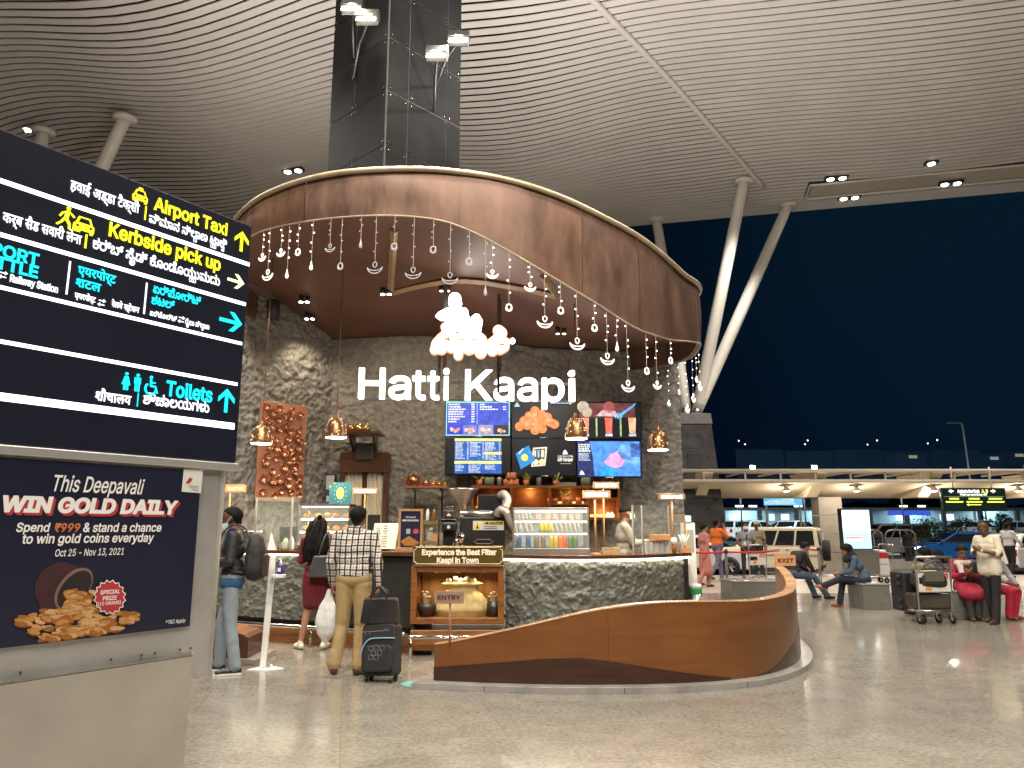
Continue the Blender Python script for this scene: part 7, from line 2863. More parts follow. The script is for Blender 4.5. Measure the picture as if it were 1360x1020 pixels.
SEAT = .45
SJ = dict(pel=(0, 0, .55), hl=(-.09, .02, .52), hr=(.09, .02, .52), wst=(0, .02, .68), chs=(0, .05, .84), nk=(0, .10, 1.02), hd=(0, .17, 1.14), sl=(-.175, .08, .97), sr=(.175, .08, .97))
a = G(1081, 797)
fy = a.y
person('man in black jumper and jeans sitting hunched on a stone bench beside the EXIT plate', (XA(1052, fy + .1, .6), fy + .1, 0), R(-72), {**SJ, **dict(
    chs=(0, .12, .83), wst=(0, .05, .69), nk=(0, .24, 1.0), hd=(0, .36, 1.07), sl=(-.175, .20, .95), sr=(.175, .20, .95), kl=(-.11, .44, .50), kr=(.12, .46, .47), al=(-.10, .62, .085), ar=(.14, .74, .085), el=(-.2, .32, .70), wl=(-.1, .48, .60), er=(.2, .32, .70), wr=(.08, .48, .60))},
    cloth('black_jumper', (.012, .012, .013)), cloth('blue_jeans', (.055, .08, .115), .9, .5), SKIN3, SHB, 1.72, .011, hand_l=((.5, .8, .1), (0, -.3, 1), .5), hand_r=((-.5, .8, .1), (0, -.3, 1), .5), hair='short', head_dir=(0, .8, -.6))
a = G(1100, 799)
DEN = cloth('denim_jacket', (.055, .085, .115), .9, .5)
person('woman in blue denim jacket and dark headscarf sitting sideways on a stone bench', (XA(1149, 14.9, .6), 14.9, 0), R(72), {**SJ, **dict(
    chs=(0, .12, .83), nk=(0, .22, 1.01), hd=(0, .31, 1.12), sl=(-.17, .18, .96), sr=(.17, .18, .96), kl=(-.09, .46, .56), kr=(.09, .42, .50), al=(-.02, .78, .42), ar=(.09, .50, .085), el=(-.2, .26, .72), wl=(-.12, .46, .66), er=(.2, .26, .72), wr=(.06, .46, .66))},
    DEN, cloth('navy_trousers', (.012, .014, .03)), SKIN2, SHT, 1.64, .011, female=True, hair='hood', head_dir=(0, .95, -.2), toe_l=(0, .8, .2),
    extra=lambda cap, j, q: (cap(q(0, -.05, -.02), q(0, -.07, -.14), .085, .10, cloth('dark_scarf', (.014, .012, .014))), cap(q(0, .0, -.10), q(0, .05, -.17), .07, .075, cloth('dark_scarf', (.014, .012, .014)))))
a = G(1281, 818)
RED = cloth('red_kurta', (.30, .012, .035))
person('woman in red kurta and scarf sitting on a bench looking at her phone', (XA(1279, 13.25, .6), 13.25, 0), R(168), {**SJ, **dict(
    nk=(0, .06, 1.04), hd=(0, .10, 1.17), chs=(0, .03, .86), sl=(-.17, .05, .99), sr=(.17, .05, .99), kl=(-.10, .38, .49), kr=(.09, .40, .49), al=(-.06, .40, .085), ar=(.07, .46, .085), el=(-.21, .14, .74), wl=(-.06, .30, .78), er=(.21, .14, .74), wr=(.06, .32, .80))},
    RED, cloth('dark_leggings', (.03, .024, .02)), SKIN2, SHBR, 1.60, .010, female=True, hair='long', head_dir=(0, .9, -.35), hand_l=((.6, .6, .3), (.3, -.3, .8), .5), hand_r=((-.6, .6, .3), (-.3, -.3, .8), .5),
    skirt=[((-.09, .1, .55), (.09, .1, .55), .115, .115, 1), ((-.10, .32, .50), (.10, .32, .50), .115, .115, 1), ((-.10, .43, .44), (.10, .43, .44), .105, .10, 1)],
    extra=lambda cap, j, q: (cap((-.10, .12, .98), (.10, .12, .98), .05, .05, cloth('cream_scarf', (.52, .47, .38))), cap((.09, .15, .95), (.05, .2, .75), .045, .05, cloth('cream_scarf', (.52, .47, .38)))))
ph_ = MB(WHITE).prism(rrect(-.035, -.065, .035, .065, .008), -.004, .004).build('phone', None, 0, V(XA(1277, 12.93, .78), 12.93, .83)); tag(ph_, 'pale phone in the hands of the woman in red', 'phone')
a = G(1311, 828)
CRM = cloth('cream_shirt', (.62, .56, .42), .8, .5)
person('man in cream shirt with rolled sleeves and black trousers standing and looking over', (XA(1314, a.y, .9), a.y, 0), R(112), dict(
    kl=(-.09, .03, .49), al=(-.09, .10, .085), kr=(.09, -.02, .49), ar=(.10, -.10, .085), el=(-.24, .03, 1.14), wl=(-.08, .26, 1.20), er=(.25, .02, 1.14), wr=(.06, .24, 1.18), hd=(0, .04, 1.59)), CRM, cloth('black_trousers', (.010, .010, .011)), SKIN1, SHBR, 1.63, .009,
    hair='short', head_dir=(-.35, .94, -.02), sleeve='short', wide=1.05, hand_l=((.6, .6, .4), (.6, -.4, .2), .7), hand_r=((-.6, .6, .4), (-.6, -.4, .2), .7), toe_l=(-.1, 1, 0), toe_r=(.1, 1, 0),
    extra=lambda cap, j, q: ([cap((f_, 0, 1.2), (f_, 0, .87), .108, .117, CRM) for f_ in (-.085, -.04, 0, .04, .085)], cap(j['sl'].lerp(j['el'], .7), j['el'].lerp(j['wl'], .18), .058, .050, CRM), cap(j['sr'].lerp(j['er'], .7), j['er'].lerp(j['wr'], .18), .058, .050, CRM), cap(j['wl'] - V(0, .02, 0), j['wl'], .031, .031, cloth('watch_strap', (.5, .42, .3)))))
person('person in grey kurta and red leggings sitting behind the man in the cream shirt', (XA(1317, 13.35, .6), 13.35, 0), R(-163), {**SJ, **dict(
    kl=(-.10, .42, .49), kr=(.10, .43, .49), al=(-.1, .30, .085), ar=(.1, .36, .085), el=(-.22, .2, .74), wl=(-.12, .40, .60), er=(.22, .22, .74), wr=(.16, .42, .66))},
    cloth('grey_kurta', (.26, .24, .25)), cloth('red_leggings', (.48, .02, .05)), SKIN2, SHT, 1.6, .012, female=True, hair='long', head_dir=(0, 1, -.2))
person('far man in white shirt and dark trousers pushing a loaded trolley', (XA(1341, 23.6, .8), 23.6, 0), R(-70), dict(
    kl=(-.09, .10, .49), al=(-.09, .04, .085), kr=(.09, .0, .49), ar=(.09, -.2, .10), el=(-.22, .10, 1.15), wl=(-.18, .34, 1.02), er=(.22, .10, 1.15), wr=(.18, .34, 1.02)), cloth('white_shirt', (.55, .55, .56)), cloth('black_trousers', (.010, .010, .011)), SKIN1, SHB, 1.68, .015, hair='short')
person('person in dark blue shawl sitting behind the luggage trolley', (XA(1243, 13.5, .6), 13.5, 0), R(40), {**SJ, **dict(kl=(-.1, .42, .49), kr=(.1, .42, .49), al=(-.1, .4, .085), ar=(.1, .4, .085), el=(-.2, .14, .72), wl=(-.1, .3, .62), er=(.2, .14, .72), wr=(.1, .3, .62))},
       cloth('blue_shawl', (.045, .05, .085)), cloth('dark_leggings', (.03, .024, .02)), SKIN2, SHB, 1.58, .013, hair='hood', head_dir=(0, 1, -.2))
for k, (px, Y, dark) in enumerate(((1167, 35, 0), (1205, 36, 0))):
    person(['tall dark clad person standing beyond the railing nearer the lit panel', 'dark clad person standing beyond the railing, right one of two'][k], (XA(px, Y, 1), Y, -.2 if k else -.2), R(170 - 60 * k), {}, cloth('dark_top', (.008, .009, .010)), cloth('dark_trousers', (.02, .02, .022)), SKIN1, SHB, 1.74 - .05 * k, .018, hair='short', wide=1.05)
# ================================================================ benches, barriers, trolleys
BEN = mat('bench_granite', (.15, .145, .125), .3, var=.15, vs=20)
BENT = mat('bench_top', (.24, .23, .21), .2, var=.1, vs=20)


def bench(label, px0, px1, Y, top=.45, dep=.45, rz=0.0):
    x0, x1 = XA(px0, Y, .3), XA(px1, Y, .3)
    t = thing('stone_bench', label, 'bench', ((x0 + x1) / 2, Y + dep / 2, 0), rz, 'grey stone benches on the concourse')
    w = (x1 - x0) / 2
    MB(BEN).bx(-w + .015, w - .015, -dep / 2 + .015, dep / 2 - .015, 0, top - .03).build('plinth', t, bev=.006)
    MB(BENT).bx(-w, w, -dep / 2, dep / 2, top - .03, top).build('seat', t, bev=.006)
    return t


bench('dark stone bench inside the curl of the wooden wall where the man in black sits', 972, 1046, 15.5, .46, .9)
bench('stone bench under the woman in the denim jacket', 1146, 1184, 14.55, .47, .7)
bench('stone bench behind the woman in red and the man in the cream shirt', 1262, 1318, 13.0, .47, .8)
bench('stone bench partly hidden behind the luggage trolley', 1222, 1254, 13.45, .46, .5)
POSTM = mat('barrier_post', (.30, .30, .30), .3, .8)
TAPE = mat('red_barrier_tape', (.55, .02, .02), .5, var=.08)
posts = []
for k, (px, Y) in enumerate(((965.5, 18.5), (1074, 22.0), (1089, 20.5), (903, 19.2))):
    t = thing('queue_post', ['steel queue post at the left near the orange shirted man', 'thin queue post with a red reflector beside the rear wheel of the jeep', 'steel queue post right of the EXIT plate', 'queue post hidden by the counter end'][k], 'queue post', (XA(px, Y, .4), Y, 0), 0, 'queue posts with red tape')
    MB(POSTM).lathe([(.16, 0), (.16, .015), (.05, .03), (.033, .05), (.033, .93), (.045, .94), (.045, 1.0), (.001, 1.01)], n=16).build('pole', t)
    MB(BLACK).lathe([(.046, .90), (.046, .99)], n=14).build('tape_head', t)
    if k == 1: MB(TAPE).lathe([(.036, .2), (.036, .42)], n=12).build('reflector', t)
    posts.append(Vector((XA(px, Y, .4), Y, .955)))


def tape(a, b, lab):
    mb = MB(TAPE)
    mb.grid(lambda u, v: tuple(a.lerp(b, u) + Vector((0, 0, -.03 * math.sin(math.pi * u) - .05 * v))), 14, 1)
    o = mb.build('barrier_tape'); tag(o, lab, 'barrier tape', 'red barrier tapes')
    m = o.modifiers.new('th', 'SOLIDIFY'); m.thickness = .003


tape(posts[3], posts[0], 'short red tape from the counter end to the left queue post')
tape(posts[0], Vector((XA(1035, 20.8, .9), 20.8, .93)), 'long red tape across the front of the cream jeep')
tape(posts[1], posts[2], 'red tape between the two queue posts right of the EXIT plate')


def trolley(label, px, Y, rz, ad=True, group='luggage trolleys'):
    t = thing('luggage_trolley', label, 'luggage trolley', (XA(px, Y, .4), Y, 0), rz, group)
    fr = MB(METAL)
    for s in (-1, 1):
        fr.tube(catm([V(.27 * s, -.30, .16), V(.28 * s, -.32, .55), V(.30 * s, -.36, .98), V(.29 * s, -.40, 1.04)], 5), .017, 8)
        fr.tube([(.27 * s, -.3, .2), (.24 * s, .1, .18), (.18 * s, .55, .17)], .016, 8)
    fr.tube([(-.29, -.40, 1.04), (.29, -.40, 1.04)], .02, 10)
    fr.cyl((-.28, -.32, .5), (.28, -.32, .5), .012).cyl((-.27, -.3, .2), (.27, -.3, .2), .016).cyl((-.24, .1, .18), (.24, .1, .18), .014).cyl((-.18, .55, .17), (.18, .55, .17), .016).cyl((-.29, -.35, .82), (.29, -.35, .82), .01)
    fr.bx(-.26, .26, -.29, .0, .205, .22)
    fr.build('frame', t)
    for x, y in ((-.27, -.3), (.27, -.3), (-.16, -.2), (.1, -.2)):
        b = MB(TYRE).cyl((x - .016, y, .075), (x + .016, y, .075), .075, n=16)
        b.use(CHROME).cyl((x - .018, y, .075), (x + .018, y, .075), .03, n=10).bx(x - .024, x + .024, y - .012, y + .012, .08, .2)
        b.build('wheel', t)
    if ad:
        b = MB(mat('trolley_ad', (.60, .58, .52), .4, var=.04)).bx(-.265, .265, -.335, -.325, .5, .80)
        b.use(BLACK).bx(-.25, -.02, -.3375, -.3365, .62, .72)
        b.use(mat('ad_red', (.6, .03, .03), .4)).bx(.06, .24, -.3375, -.3365, .70, .78)
        b.use(mat('ad_orange', (.62, .22, .06), .4)).prism([(-.16, .52), (-.04, .52), (-.07, .62), (-.11, .66)], -.3395, -.3385)
        b.use(WHITE)
        text(b, 'SALE', .09, .21, .722, .035, WHITE, -.334, .03)
        b.build('advert_panel', t)
    return t


tr_ = trolley('steel luggage trolley loaded with bags beside the woman in red', 1226, 12.75, R(4))
trolley('empty luggage trolley with a red advert in front of the guard', 997, 21.6, R(20))
trolley('empty luggage trolley with a bare frame left of the lit panel', 1107, 21.8, R(70), False)
trolley('bare luggage trolley parked by the base of the lit panel', 1163, 21.5, R(100), False)
ld = thing('travel_bag', 'big black soft bag heaped on the luggage trolley', 'bag', tr_.matrix_basis @ V(0, -.18, .52))
b = MB(cloth('black_canvas', (.02, .022, .022), .8, .5))
b.grid(lambda u, v: (.25 * pk(v) * math.copysign(abs(math.cos(6.2832 * u)) ** .6, math.cos(6.2832 * u)) * (1 + .06 * noise.noise(Vector((u * 8, v * 5, 9)))), .2 * pk(v) * math.copysign(abs(math.sin(6.2832 * u)) ** .6, math.sin(6.2832 * u)), .30 * v + .03 * noise.noise(Vector((u * 6, v * 4, 2)))), 40, 18)
b.build('bag_body', ld)
MB(cloth('olive_strap', (.09, .08, .06), .8)).tube(catm([V(-.2, -.15, .30), V(-.1, -.22, .42), V(.08, -.2, .46), V(.2, -.15, .33)], 6), .02, 6).box((0, -.2, .22), (.3, .02, .16)).build('straps', ld)
ld = thing('travel_bag', 'camouflage green duffel bag on top of the black bag on the trolley', 'bag', tr_.matrix_basis @ V(-.05, -.15, .77))
b = MB(mat('camo_canvas', (.16, .14, .08), .85, var=.6, vs=14))
b.grid(lambda u, v: (.2 * (v * 2 - 1), .09 * pk(v) * math.cos(6.2832 * u), .08 + .08 * pk(v) * math.sin(6.2832 * u)), 20, 20)
b.build('bag_body', ld)
ld = thing('suitcase', 'dark suitcase lying low on the luggage trolley', 'suitcase', tr_.matrix_basis @ V(0, -.12, .225))
MB(mat('case_olive', (.05, .042, .028), .5)).bx(-.30, .30, -.15, .15, 0, .24).build('case_body', ld, bev=.03)
sc2 = thing('suitcase', 'black suitcase standing sideways behind the luggage trolley, castors outward', 'suitcase', (XA(1200, 13.0, .4), 13.0, 0), R(5))
MB(SUIT).bx(-.1, .13, -.2, .2, .15, .78).build('case_body', sc2, bev=.03)
b = MB(TYRE)
for z in (.2, .32, .58, .7): b.ball((-.13, -.1, z), .035, 10, 6)
b.build('castors', sc2)
bg2 = thing('travel_bag', 'black backpack on the bench between the woman in red and the man in cream', 'bag', (XA(1296, 13.15, .6), 13.15, .47))
b = MB(SUIT)
b.grid(lambda u, v: (.16 * pk(v) * math.copysign(abs(math.cos(6.2832 * u)) ** .6, math.cos(6.2832 * u)), .11 * pk(v) * math.copysign(abs(math.sin(6.2832 * u)) ** .6, math.sin(6.2832 * u)), .5 * v), 30, 16)
b.build('bag_body', bg2)
pp_ = MB(mat('paper', (.62, .62, .62), .6, var=.03)).bx(-.12, .12, -.09, .09, 0, .004).build('paper_sheet', None, 0, Vector((XA(1158, 14.75, .48), 14.75, .472))); tag(pp_, 'white sheet of paper on the bench beside the woman in denim', 'paper')

# ================================================================ vehicles
CGL = mat('car_glass', (.012, .014, .016), .06, var=0, spec=.7)
TRIM = mat('car_trim', (.02, .02, .02), .5, var=.1)
RIMM = mat('alloy_rim', (.36, .35, .33), .3, .8, var=.1)
HEADL = em((.9, .95, 1), 4)
TAILL = mat('tail_lamp', (.35, .01, .01), .2, var=0)
PLT = mat('plate_yellow', (.62, .52, .1), .5, var=0)


def paint(name, col): return mat('car_paint_' + name, col, .25, var=.04, coat=.6)


def vehicle(name, label, cat, loc, rz, pm, kind, L, W_, H_, group=None, lit=False, two=None, k=1.0):
    """nose towards +x; body lofted from a side profile, narrowing to the roof"""
    t = thing(name, label, cat, loc, rz, group)
    hl = L / 2
    r = {'sedan': .31, 'hatch': .32, 'jeep': .37, 'van': .32}[kind]
    sill = r * .75
    belt = {'sedan': .62, 'hatch': .64, 'jeep': .60, 'van': .55}[kind] * H_
    hood = {'sedan': .60, 'hatch': .62, 'jeep': .60, 'van': .56}[kind] * H_
    if kind == 'sedan':
        low = [(-hl, sill + .05), (-hl, .50 * H_), (-hl + .08, hood), (-hl + .55, belt + .02), (hl - 1.15, belt), (hl - .45, hood - .06), (hl - .05, .42 * H_), (hl, sill + .12), (hl - .08, sill)]
        cab = [(-hl + .62, belt - .02), (-hl + 1.30, H_ - .02), (-hl + 1.8, H_), (hl - 2.1, H_ - .03), (hl - 1.15, belt - .02)]
    elif kind == 'hatch':
        low = [(-hl, sill + .05), (-hl - .0, .55 * H_), (-hl + .06, belt), (hl - 1.05, belt), (hl - .35, hood - .08), (hl - .04, .44 * H_), (hl, sill + .1), (hl - .08, sill)]
        cab = [(-hl + .06, belt - .02), (-hl + .50, H_ - .05), (-hl + 1.1, H_), (hl - 1.95, H_ - .02), (hl - 1.0, belt - .02)]
    elif kind == 'jeep':
        low = [(-hl, sill + .08), (-hl, belt), (hl - 1.30, belt), (hl - 1.28, hood), (hl - .12, hood - .05), (hl - .05, .34 * H_), (hl, sill + .1), (hl - .05, sill)]
        cab = [(-hl + .01, belt - .02), (-hl + .06, H_ - .05), (-hl + .18, H_), (hl - 1.80, H_), (hl - 1.68, H_ - .06), (hl - 1.32, belt - .02)]
    else:
        low = [(-hl, sill + .05), (-hl, belt), (hl - .7, belt), (hl - .1, .45 * H_), (hl, sill + .1), (hl - .08, sill)]
        cab = [(-hl + .01, belt - .02), (-hl + .1, H_ - .04), (-hl + .3, H_), (hl - 1.5, H_), (hl - .62, belt - .02)]
    w = W_ / 2

    def loft(poly, wb, wt, z0, z1, m):
        vs, n = [], len(poly)
        f = lambda z: wb + (wt - wb) * min(1, max(0, (z - z0) / (z1 - z0)))
        for s in (1, -1): vs += [(x, s * f(z), z) for x, z in poly]
        fs = [tuple(range(n)), tuple(reversed(range(n, 2 * n)))] + [(i, n + i, n + (i + 1) % n, (i + 1) % n) for i in range(n)]
        return MB(m).add(vs, fs)
    loft(low + [(-hl + .08, sill)], w, w * .96, sill, belt, pm).build('body', t, bev=.05, seg=3)
    top_w = w * (.80 if kind != 'jeep' else .90)
    loft(cab, w * .94, top_w, belt, H_, pm).build('cabin', t, bev=.05, seg=3)
    # glazing
    n = len(cab)
    f = lambda z: w * .94 + (top_w - w * .94) * min(1, max(0, (z - belt) / (H_ - belt)))
    za, zb_ = belt + .06, H_ - .12
    xr = np.interp  # side window limits along the slanted ends
    def xb(z): return cab[0][0] + (cab[1][0] - cab[0][0]) * (z - belt) / (cab[1][1] - belt) + .10
    def xf(z): return cab[-1][0] + (cab[-2][0] - cab[-1][0]) * (z - belt) / (cab[-2][1] - belt) - .12
    nw = 3 if kind in ('jeep', 'van') else 2
    for s in (1, -1):
        for k_ in range(nw):
            u0, u1 = k_ / nw, (k_ + 1) / nw
            g = .035
            pt = lambda u, z: (xb(z) + (xf(z) - xb(z)) * u, s * (f(z) + .012), z)
            def pg(u, z, d):
                p = pt(u, z); return (p[0] + d, p[1], p[2])
            MB(CGL).add([pg(u0, za, g), pg(u1, za, -g), pg(u1, zb_, -g), pg(u0, zb_, g)], [(0, 1, 2, 3)]).build('side_window', t)
    wsb, wst_ = cab[-1], cab[-2]
    nrm = Vector((wst_[1] - wsb[1], 0, -(wst_[0] - wsb[0]))).normalized()
    lerp = lambda u: (wsb[0] + (wst_[0] - wsb[0]) * u, wsb[1] + (wst_[1] - wsb[1]) * u)
    a, b_ = lerp(.1), lerp(.9)
    MB(CGL).add([(a[0] + nrm.x * .014, -f(a[1]) + .1, a[1]), (a[0] + nrm.x * .014, f(a[1]) - .1, a[1]), (b_[0] + nrm.x * .014, f(b_[1]) - .1, b_[1]), (b_[0] + nrm.x * .014, -f(b_[1]) + .1, b_[1])], [(0, 1, 2, 3)]).build('windscreen', t)
    rb, rt = cab[0], cab[1]
    lr = lambda u: (rb[0] + (rt[0] - rb[0]) * u, rb[1] + (rt[1] - rb[1]) * u)
    a, b_ = lr(.15), lr(.88)
    MB(CGL).add([(a[0] - .016, -f(a[1]) + .1, a[1]), (a[0] - .016, f(a[1]) - .1, a[1]), (b_[0] - .016, f(b_[1]) - .1, b_[1]), (b_[0] - .016, -f(b_[1]) + .1, b_[1])], [(0, 1, 2, 3)]).build('rear_window', t)
    for x in (-hl + .22 * L, hl - .20 * L):
        for s in (1, -1):
            MB(TRIM).cyl((x, s * (w + .004), r), (x, s * (w - .2), r), r * 1.16, n=24).build('wheel_arch', t)
            wh = MB(TYRE)
            wh.lathe([(r * .6, -.1), (r * .95, -.1), (r, -.06), (r, .06), (r * .95, .1), (r * .62, .1), (r * .6, .07)], (x, s * (w - .07), r), 26, M=Matrix.Rotation(R(90), 4, 'X'))
            wo = wh.build('wheel', t)
            b = MB(RIMM)
            yy = s * (w + .012)
            b.cyl((x, s * (w - .05), r), (x, s * (w - .02), r), r * .62, n=20).cyl((x, s * w, r), (x, yy + s * .008, r), r * .16, n=12)
            for q_ in range(6):
                an = q_ * math.pi / 3
                b.tube([(x, s * w, r), (x + r * .58 * math.cos(an), s * (w + .004), r + r * .58 * math.sin(an))], r * .085, 5)
            b.build('rim', wo)
    for s in (1, -1):
        MB(HEADL if lit else mat('lamp_clear', (.6, .62, .62), .15, var=0)).prism([(x_, z_) for x_, z_ in rrect(s * w * .72 - .17, hood - .30, s * w * .72 + .17, hood - .15, .05)], hl - .30 if kind != 'jeep' else hl - .08, hl - .03, 'yz').build('headlight', t, bev=.01)
        MB(TAILL).prism(rrect(s * w * .82 - .1, belt - .30, s * w * .82 + .1, belt - .06, .03), -hl - .012, -hl + .1, 'yz').build('tail_light', t)
        b = MB(pm)
        b.ball((cab[-1][0] - .12, s * (w + .10), belt + .10), (.06, .10, .07), 10, 6)
        b.build('wing_mirror', t)
        d = MB(TRIM)
        xs_ = (xb(za) + xf(za)) / 2
        d.bx(xs_ - .16, xs_ - .04, s * (w * .965) - .012, s * (w * .965) + .012, belt - .12, belt - .095)
        d.build('door_handle', t)
    MB(TRIM).bx(hl - .1, hl + .012, -w * .5, w * .5, sill + .12, hood - .2).build('grille', t, bev=.02)
    MB(TRIM).bx(-hl - .03, -hl + .1, -w * .93, w * .93, sill, sill + .13).build('bumper', t, bev=.03)
    MB(WHITE if kind != 'jeep' else PLT).bx(-hl - .02, -hl - .008, -.25, .25, sill + .22, sill + .34).build('number_plate', t)
    if kind == 'jeep':
        sp_ = MB(TYRE).lathe([(r * .5, -.11), (r * .95, -.11), (r, -.06), (r, .06), (r * .95, .11), (r * .3, .11), (.001, .09)], (-hl - .16, .1, belt - .12), 26, M=Matrix.Rotation(R(-90), 4, 'Y'))
        sp_.build('spare_wheel', t)
        MB(TRIM).bx(-hl + .1, hl - .3, -w - .10, -w + .02, sill - .10, sill - .04).bx(-hl + .1, hl - .3, w - .02, w + .10, sill - .10, sill - .04).build('running_board', t, bev=.01)
        MB(paint('cream_dark', (.40, .33, .19))).bx(-hl + .02, hl - 1.3, -w - .006, w + .006, belt - .30, belt - .25).build('side_moulding', t)
        MB(mat('window_sticker', (.55, .68, .72), .3)).bx(-hl - .012 + .02, -hl + .024, -.75, -.35, belt + .12, belt + .5).build('rear_sticker', t)
    if kind == 'hatch' and two:
        MB(two).bx(-hl + .2, hl - 1.0, -w * .965, w * .965, belt - .03, belt + .01).build('chrome_strip', t)
    return t


RZ_ = -.2
vehicle('jeep', 'cream boxy jeep with a spare wheel on its back, parked at the kerb', 'jeep', (XA(1021, 28.3, 1) + .0, 28.4, RZ_), R(152), paint('cream', (.72, .65, .46)), 'jeep', 3.7, 1.68, 1.72)
vehicle('white_car', 'white saloon car nosing behind the orange shirted man', 'car', (XA(938, 29.3, .8), 29.3, RZ_), R(-38), paint('white', (.68, .68, .66)), 'sedan', 4.2, 1.7, 1.45)
vehicle('blue_car', 'bright blue hatchback with headlights on, behind the luggage trolley', 'car', (XA(1268, 38.5, .8), 38.5, RZ_), R(172), paint('blue', (.010, .10, .34)), 'hatch', 4.2, 1.75, 1.52, lit=True, two=CHROME)
vehicle('white_car', 'white car with red lamps at the right edge behind the far trolley', 'car', (XA(1372, 30, .8), 30, RZ_), R(20), paint('white', (.68, .68, .66)), 'hatch', 4.0, 1.7, 1.5)
# car park beyond the road, a metre higher
o = MB(ASPH).bx(-20, 90, 52, 100, -.3, .55).build('car_park_deck'); tag(o, None, None, kind='structure')
for k, (px, Y, kind, col, rz, lab) in enumerate(((968, 56, 'sedan', (.60, .62, .62), 60, 'pale saloon at the left end of the raised car park'), (1006, 57, 'hatch', (.66, .67, .67), 35, 'white hatchback second from the left in the raised car park'), (1034, 59, 'sedan', (.5, .52, .53), 150, 'silver saloon in the middle of the raised car park'),
                                            (1062, 56, 'hatch', (.66, .67, .67), 40, 'white hatchback left of the grey pillar in the raised car park'), (1181, 47, 'van', (.42, .46, .44), 178, 'greenish white van behind the railing'), (1300, 58, 'hatch', (.6, .62, .62), 10, 'white hatchback behind the dark tree'),
                                            (1340, 60, 'sedan', (.45, .47, .5), 170, 'grey saloon at the right edge of the raised car park'))):
    vehicle('parked_car' if kind != 'van' else 'parked_van', lab, 'car' if kind != 'van' else 'van', (XA(px, Y, 1), Y, .55 if Y > 52 else -.2), R(rz), paint('c%d' % k, col), kind, 4.1 if kind != 'van' else 4.4, 1.7, 1.5 if kind != 'van' else 1.95, 'cars in the raised car park')

# ================================================================ pick-up canopy across the road
CANC = mat('canopy_cream', (.60, .50, .36), .5, var=.06, vs=1)
CANS = mat('canopy_steel', (.50, .44, .35), .45, var=.06)
Yp = 30.0
xl, xr_ = XA(900, Yp, 3), 45
ztc, zbc = P(1100, 623.5, 29).z, P(1100, 660, 30).z
cn = thing('kerb_canopy', 'long cream steel and glass canopy over the pick-up road', 'canopy', (xl, Yp, 0))
Lc = xr_ - xl
MB(CANC).bx(0, Lc, 1.6, 1.9, zbc + .02, ztc - .35).build('back_beam', cn, bev=.01)
MB(CANC).add([(0, -.9, zbc + .52), (Lc, -.9, zbc + .52), (Lc, 1.6, zbc + .02), (0, 1.6, zbc + .02)], [(0, 1, 2, 3)]).build('soffit_panel', cn)
k = MB(CANS)
k.tube([(0, -1.0, ztc - .05), (Lc, -1.0, ztc - .05)], .07, 8).tube([(0, -.95, zbc + .56), (Lc, -.95, zbc + .56)], .08, 8).tube([(0, .4, ztc - .02), (Lc, .4, ztc - .02)], .05, 8)
k.build('edge_rail', cn)
for i, px in enumerate((935, 990, 1037, 1083, 1130, 1176, 1222, 1268, 1314, 1360, 1406)):
    x = XA(px, Yp - 1, 3.5) - xl
    MB(CANS).bx(x - .03, x + .03, -1.0, -.94, zbc + .56, ztc - .05).bx(x - .04, x + .04, -.95, 1.6, ztc - .12, ztc - .05).build('hanger', cn)
for px in (942, 1096, 1250, 1404):
    x = XA(px, Yp - 1.2, 3.2) - xl
    MB(CANC).prism([(-2.0, ztc - .16), (1.6, ztc - .16), (1.6, zbc + .05), (-.4, zbc + .35), (-1.6, zbc + .55)][0:0] or [(-1.05, ztc - .1), (1.7, ztc - .1), (1.7, zbc), (.2, zbc), (-1.05, zbc + .85)], x - .22, x + .22, 'yz').build('bracket', cn, bev=.01)
MB(glassmat('canopy_glass', (.5, .6, .62), .35, .15)).add([(0, -1.2, ztc), (Lc, -1.2, ztc), (Lc, 1.8, ztc + .05), (0, 1.8, ztc + .05)], [(0, 1, 2, 3)]).build('glass_roof', cn)
for i, px in enumerate((1044, 1137, 1240, 1352)):
    x = XA(px, Yp - .5, 3.1)
    z = zbc + .42
    t = thing('canopy_lamp', ['bell lamp under the canopy above the jeep', 'bell lamp under the canopy above the lit panel', 'bell lamp under the canopy above the hanging direction sign', 'bell lamp under the canopy at the right edge', 'bell lamp under the canopy by the granite pier'][i], 'lamp', (x, Yp - .5, z), 0, 'lamps under the pick-up canopy')
    MB(CANS).lathe([(.16, -.22), (.10, -.1), (.04, -.02), (.03, .1)], n=14).build('shade', t)
    MB(em((1, .93, .75), 14)).lathe([(.15, -.215), (.001, -.25)], n=14).build('bulb', t)
    lamp((0, 0, -.34), (0, .3, -1), 80, (1, .87, .70), 178, .2, .12, kind='POINT', parent=t)
for i, px in enumerate((993, 1073, 1350)):
    x = XA(px, Yp, 4.0)
    z = ztc + .02
    t = thing('canopy_floodlight', ['left', 'middle', 'right'][i] + ' of the three bright floodlights on top of the pick-up canopy', 'floodlight', (x, Yp - .6, z), 0, 'floodlights on top of the canopy')
    MB(DARK).bx(-.12, .12, 0, .1, .02, .18).build('housing', t, bev=.02)
    MB(em((1, .97, .88), 18)).bx(-.10, .10, -.012, -.002, .04, .16).build('lamp_glass', t)

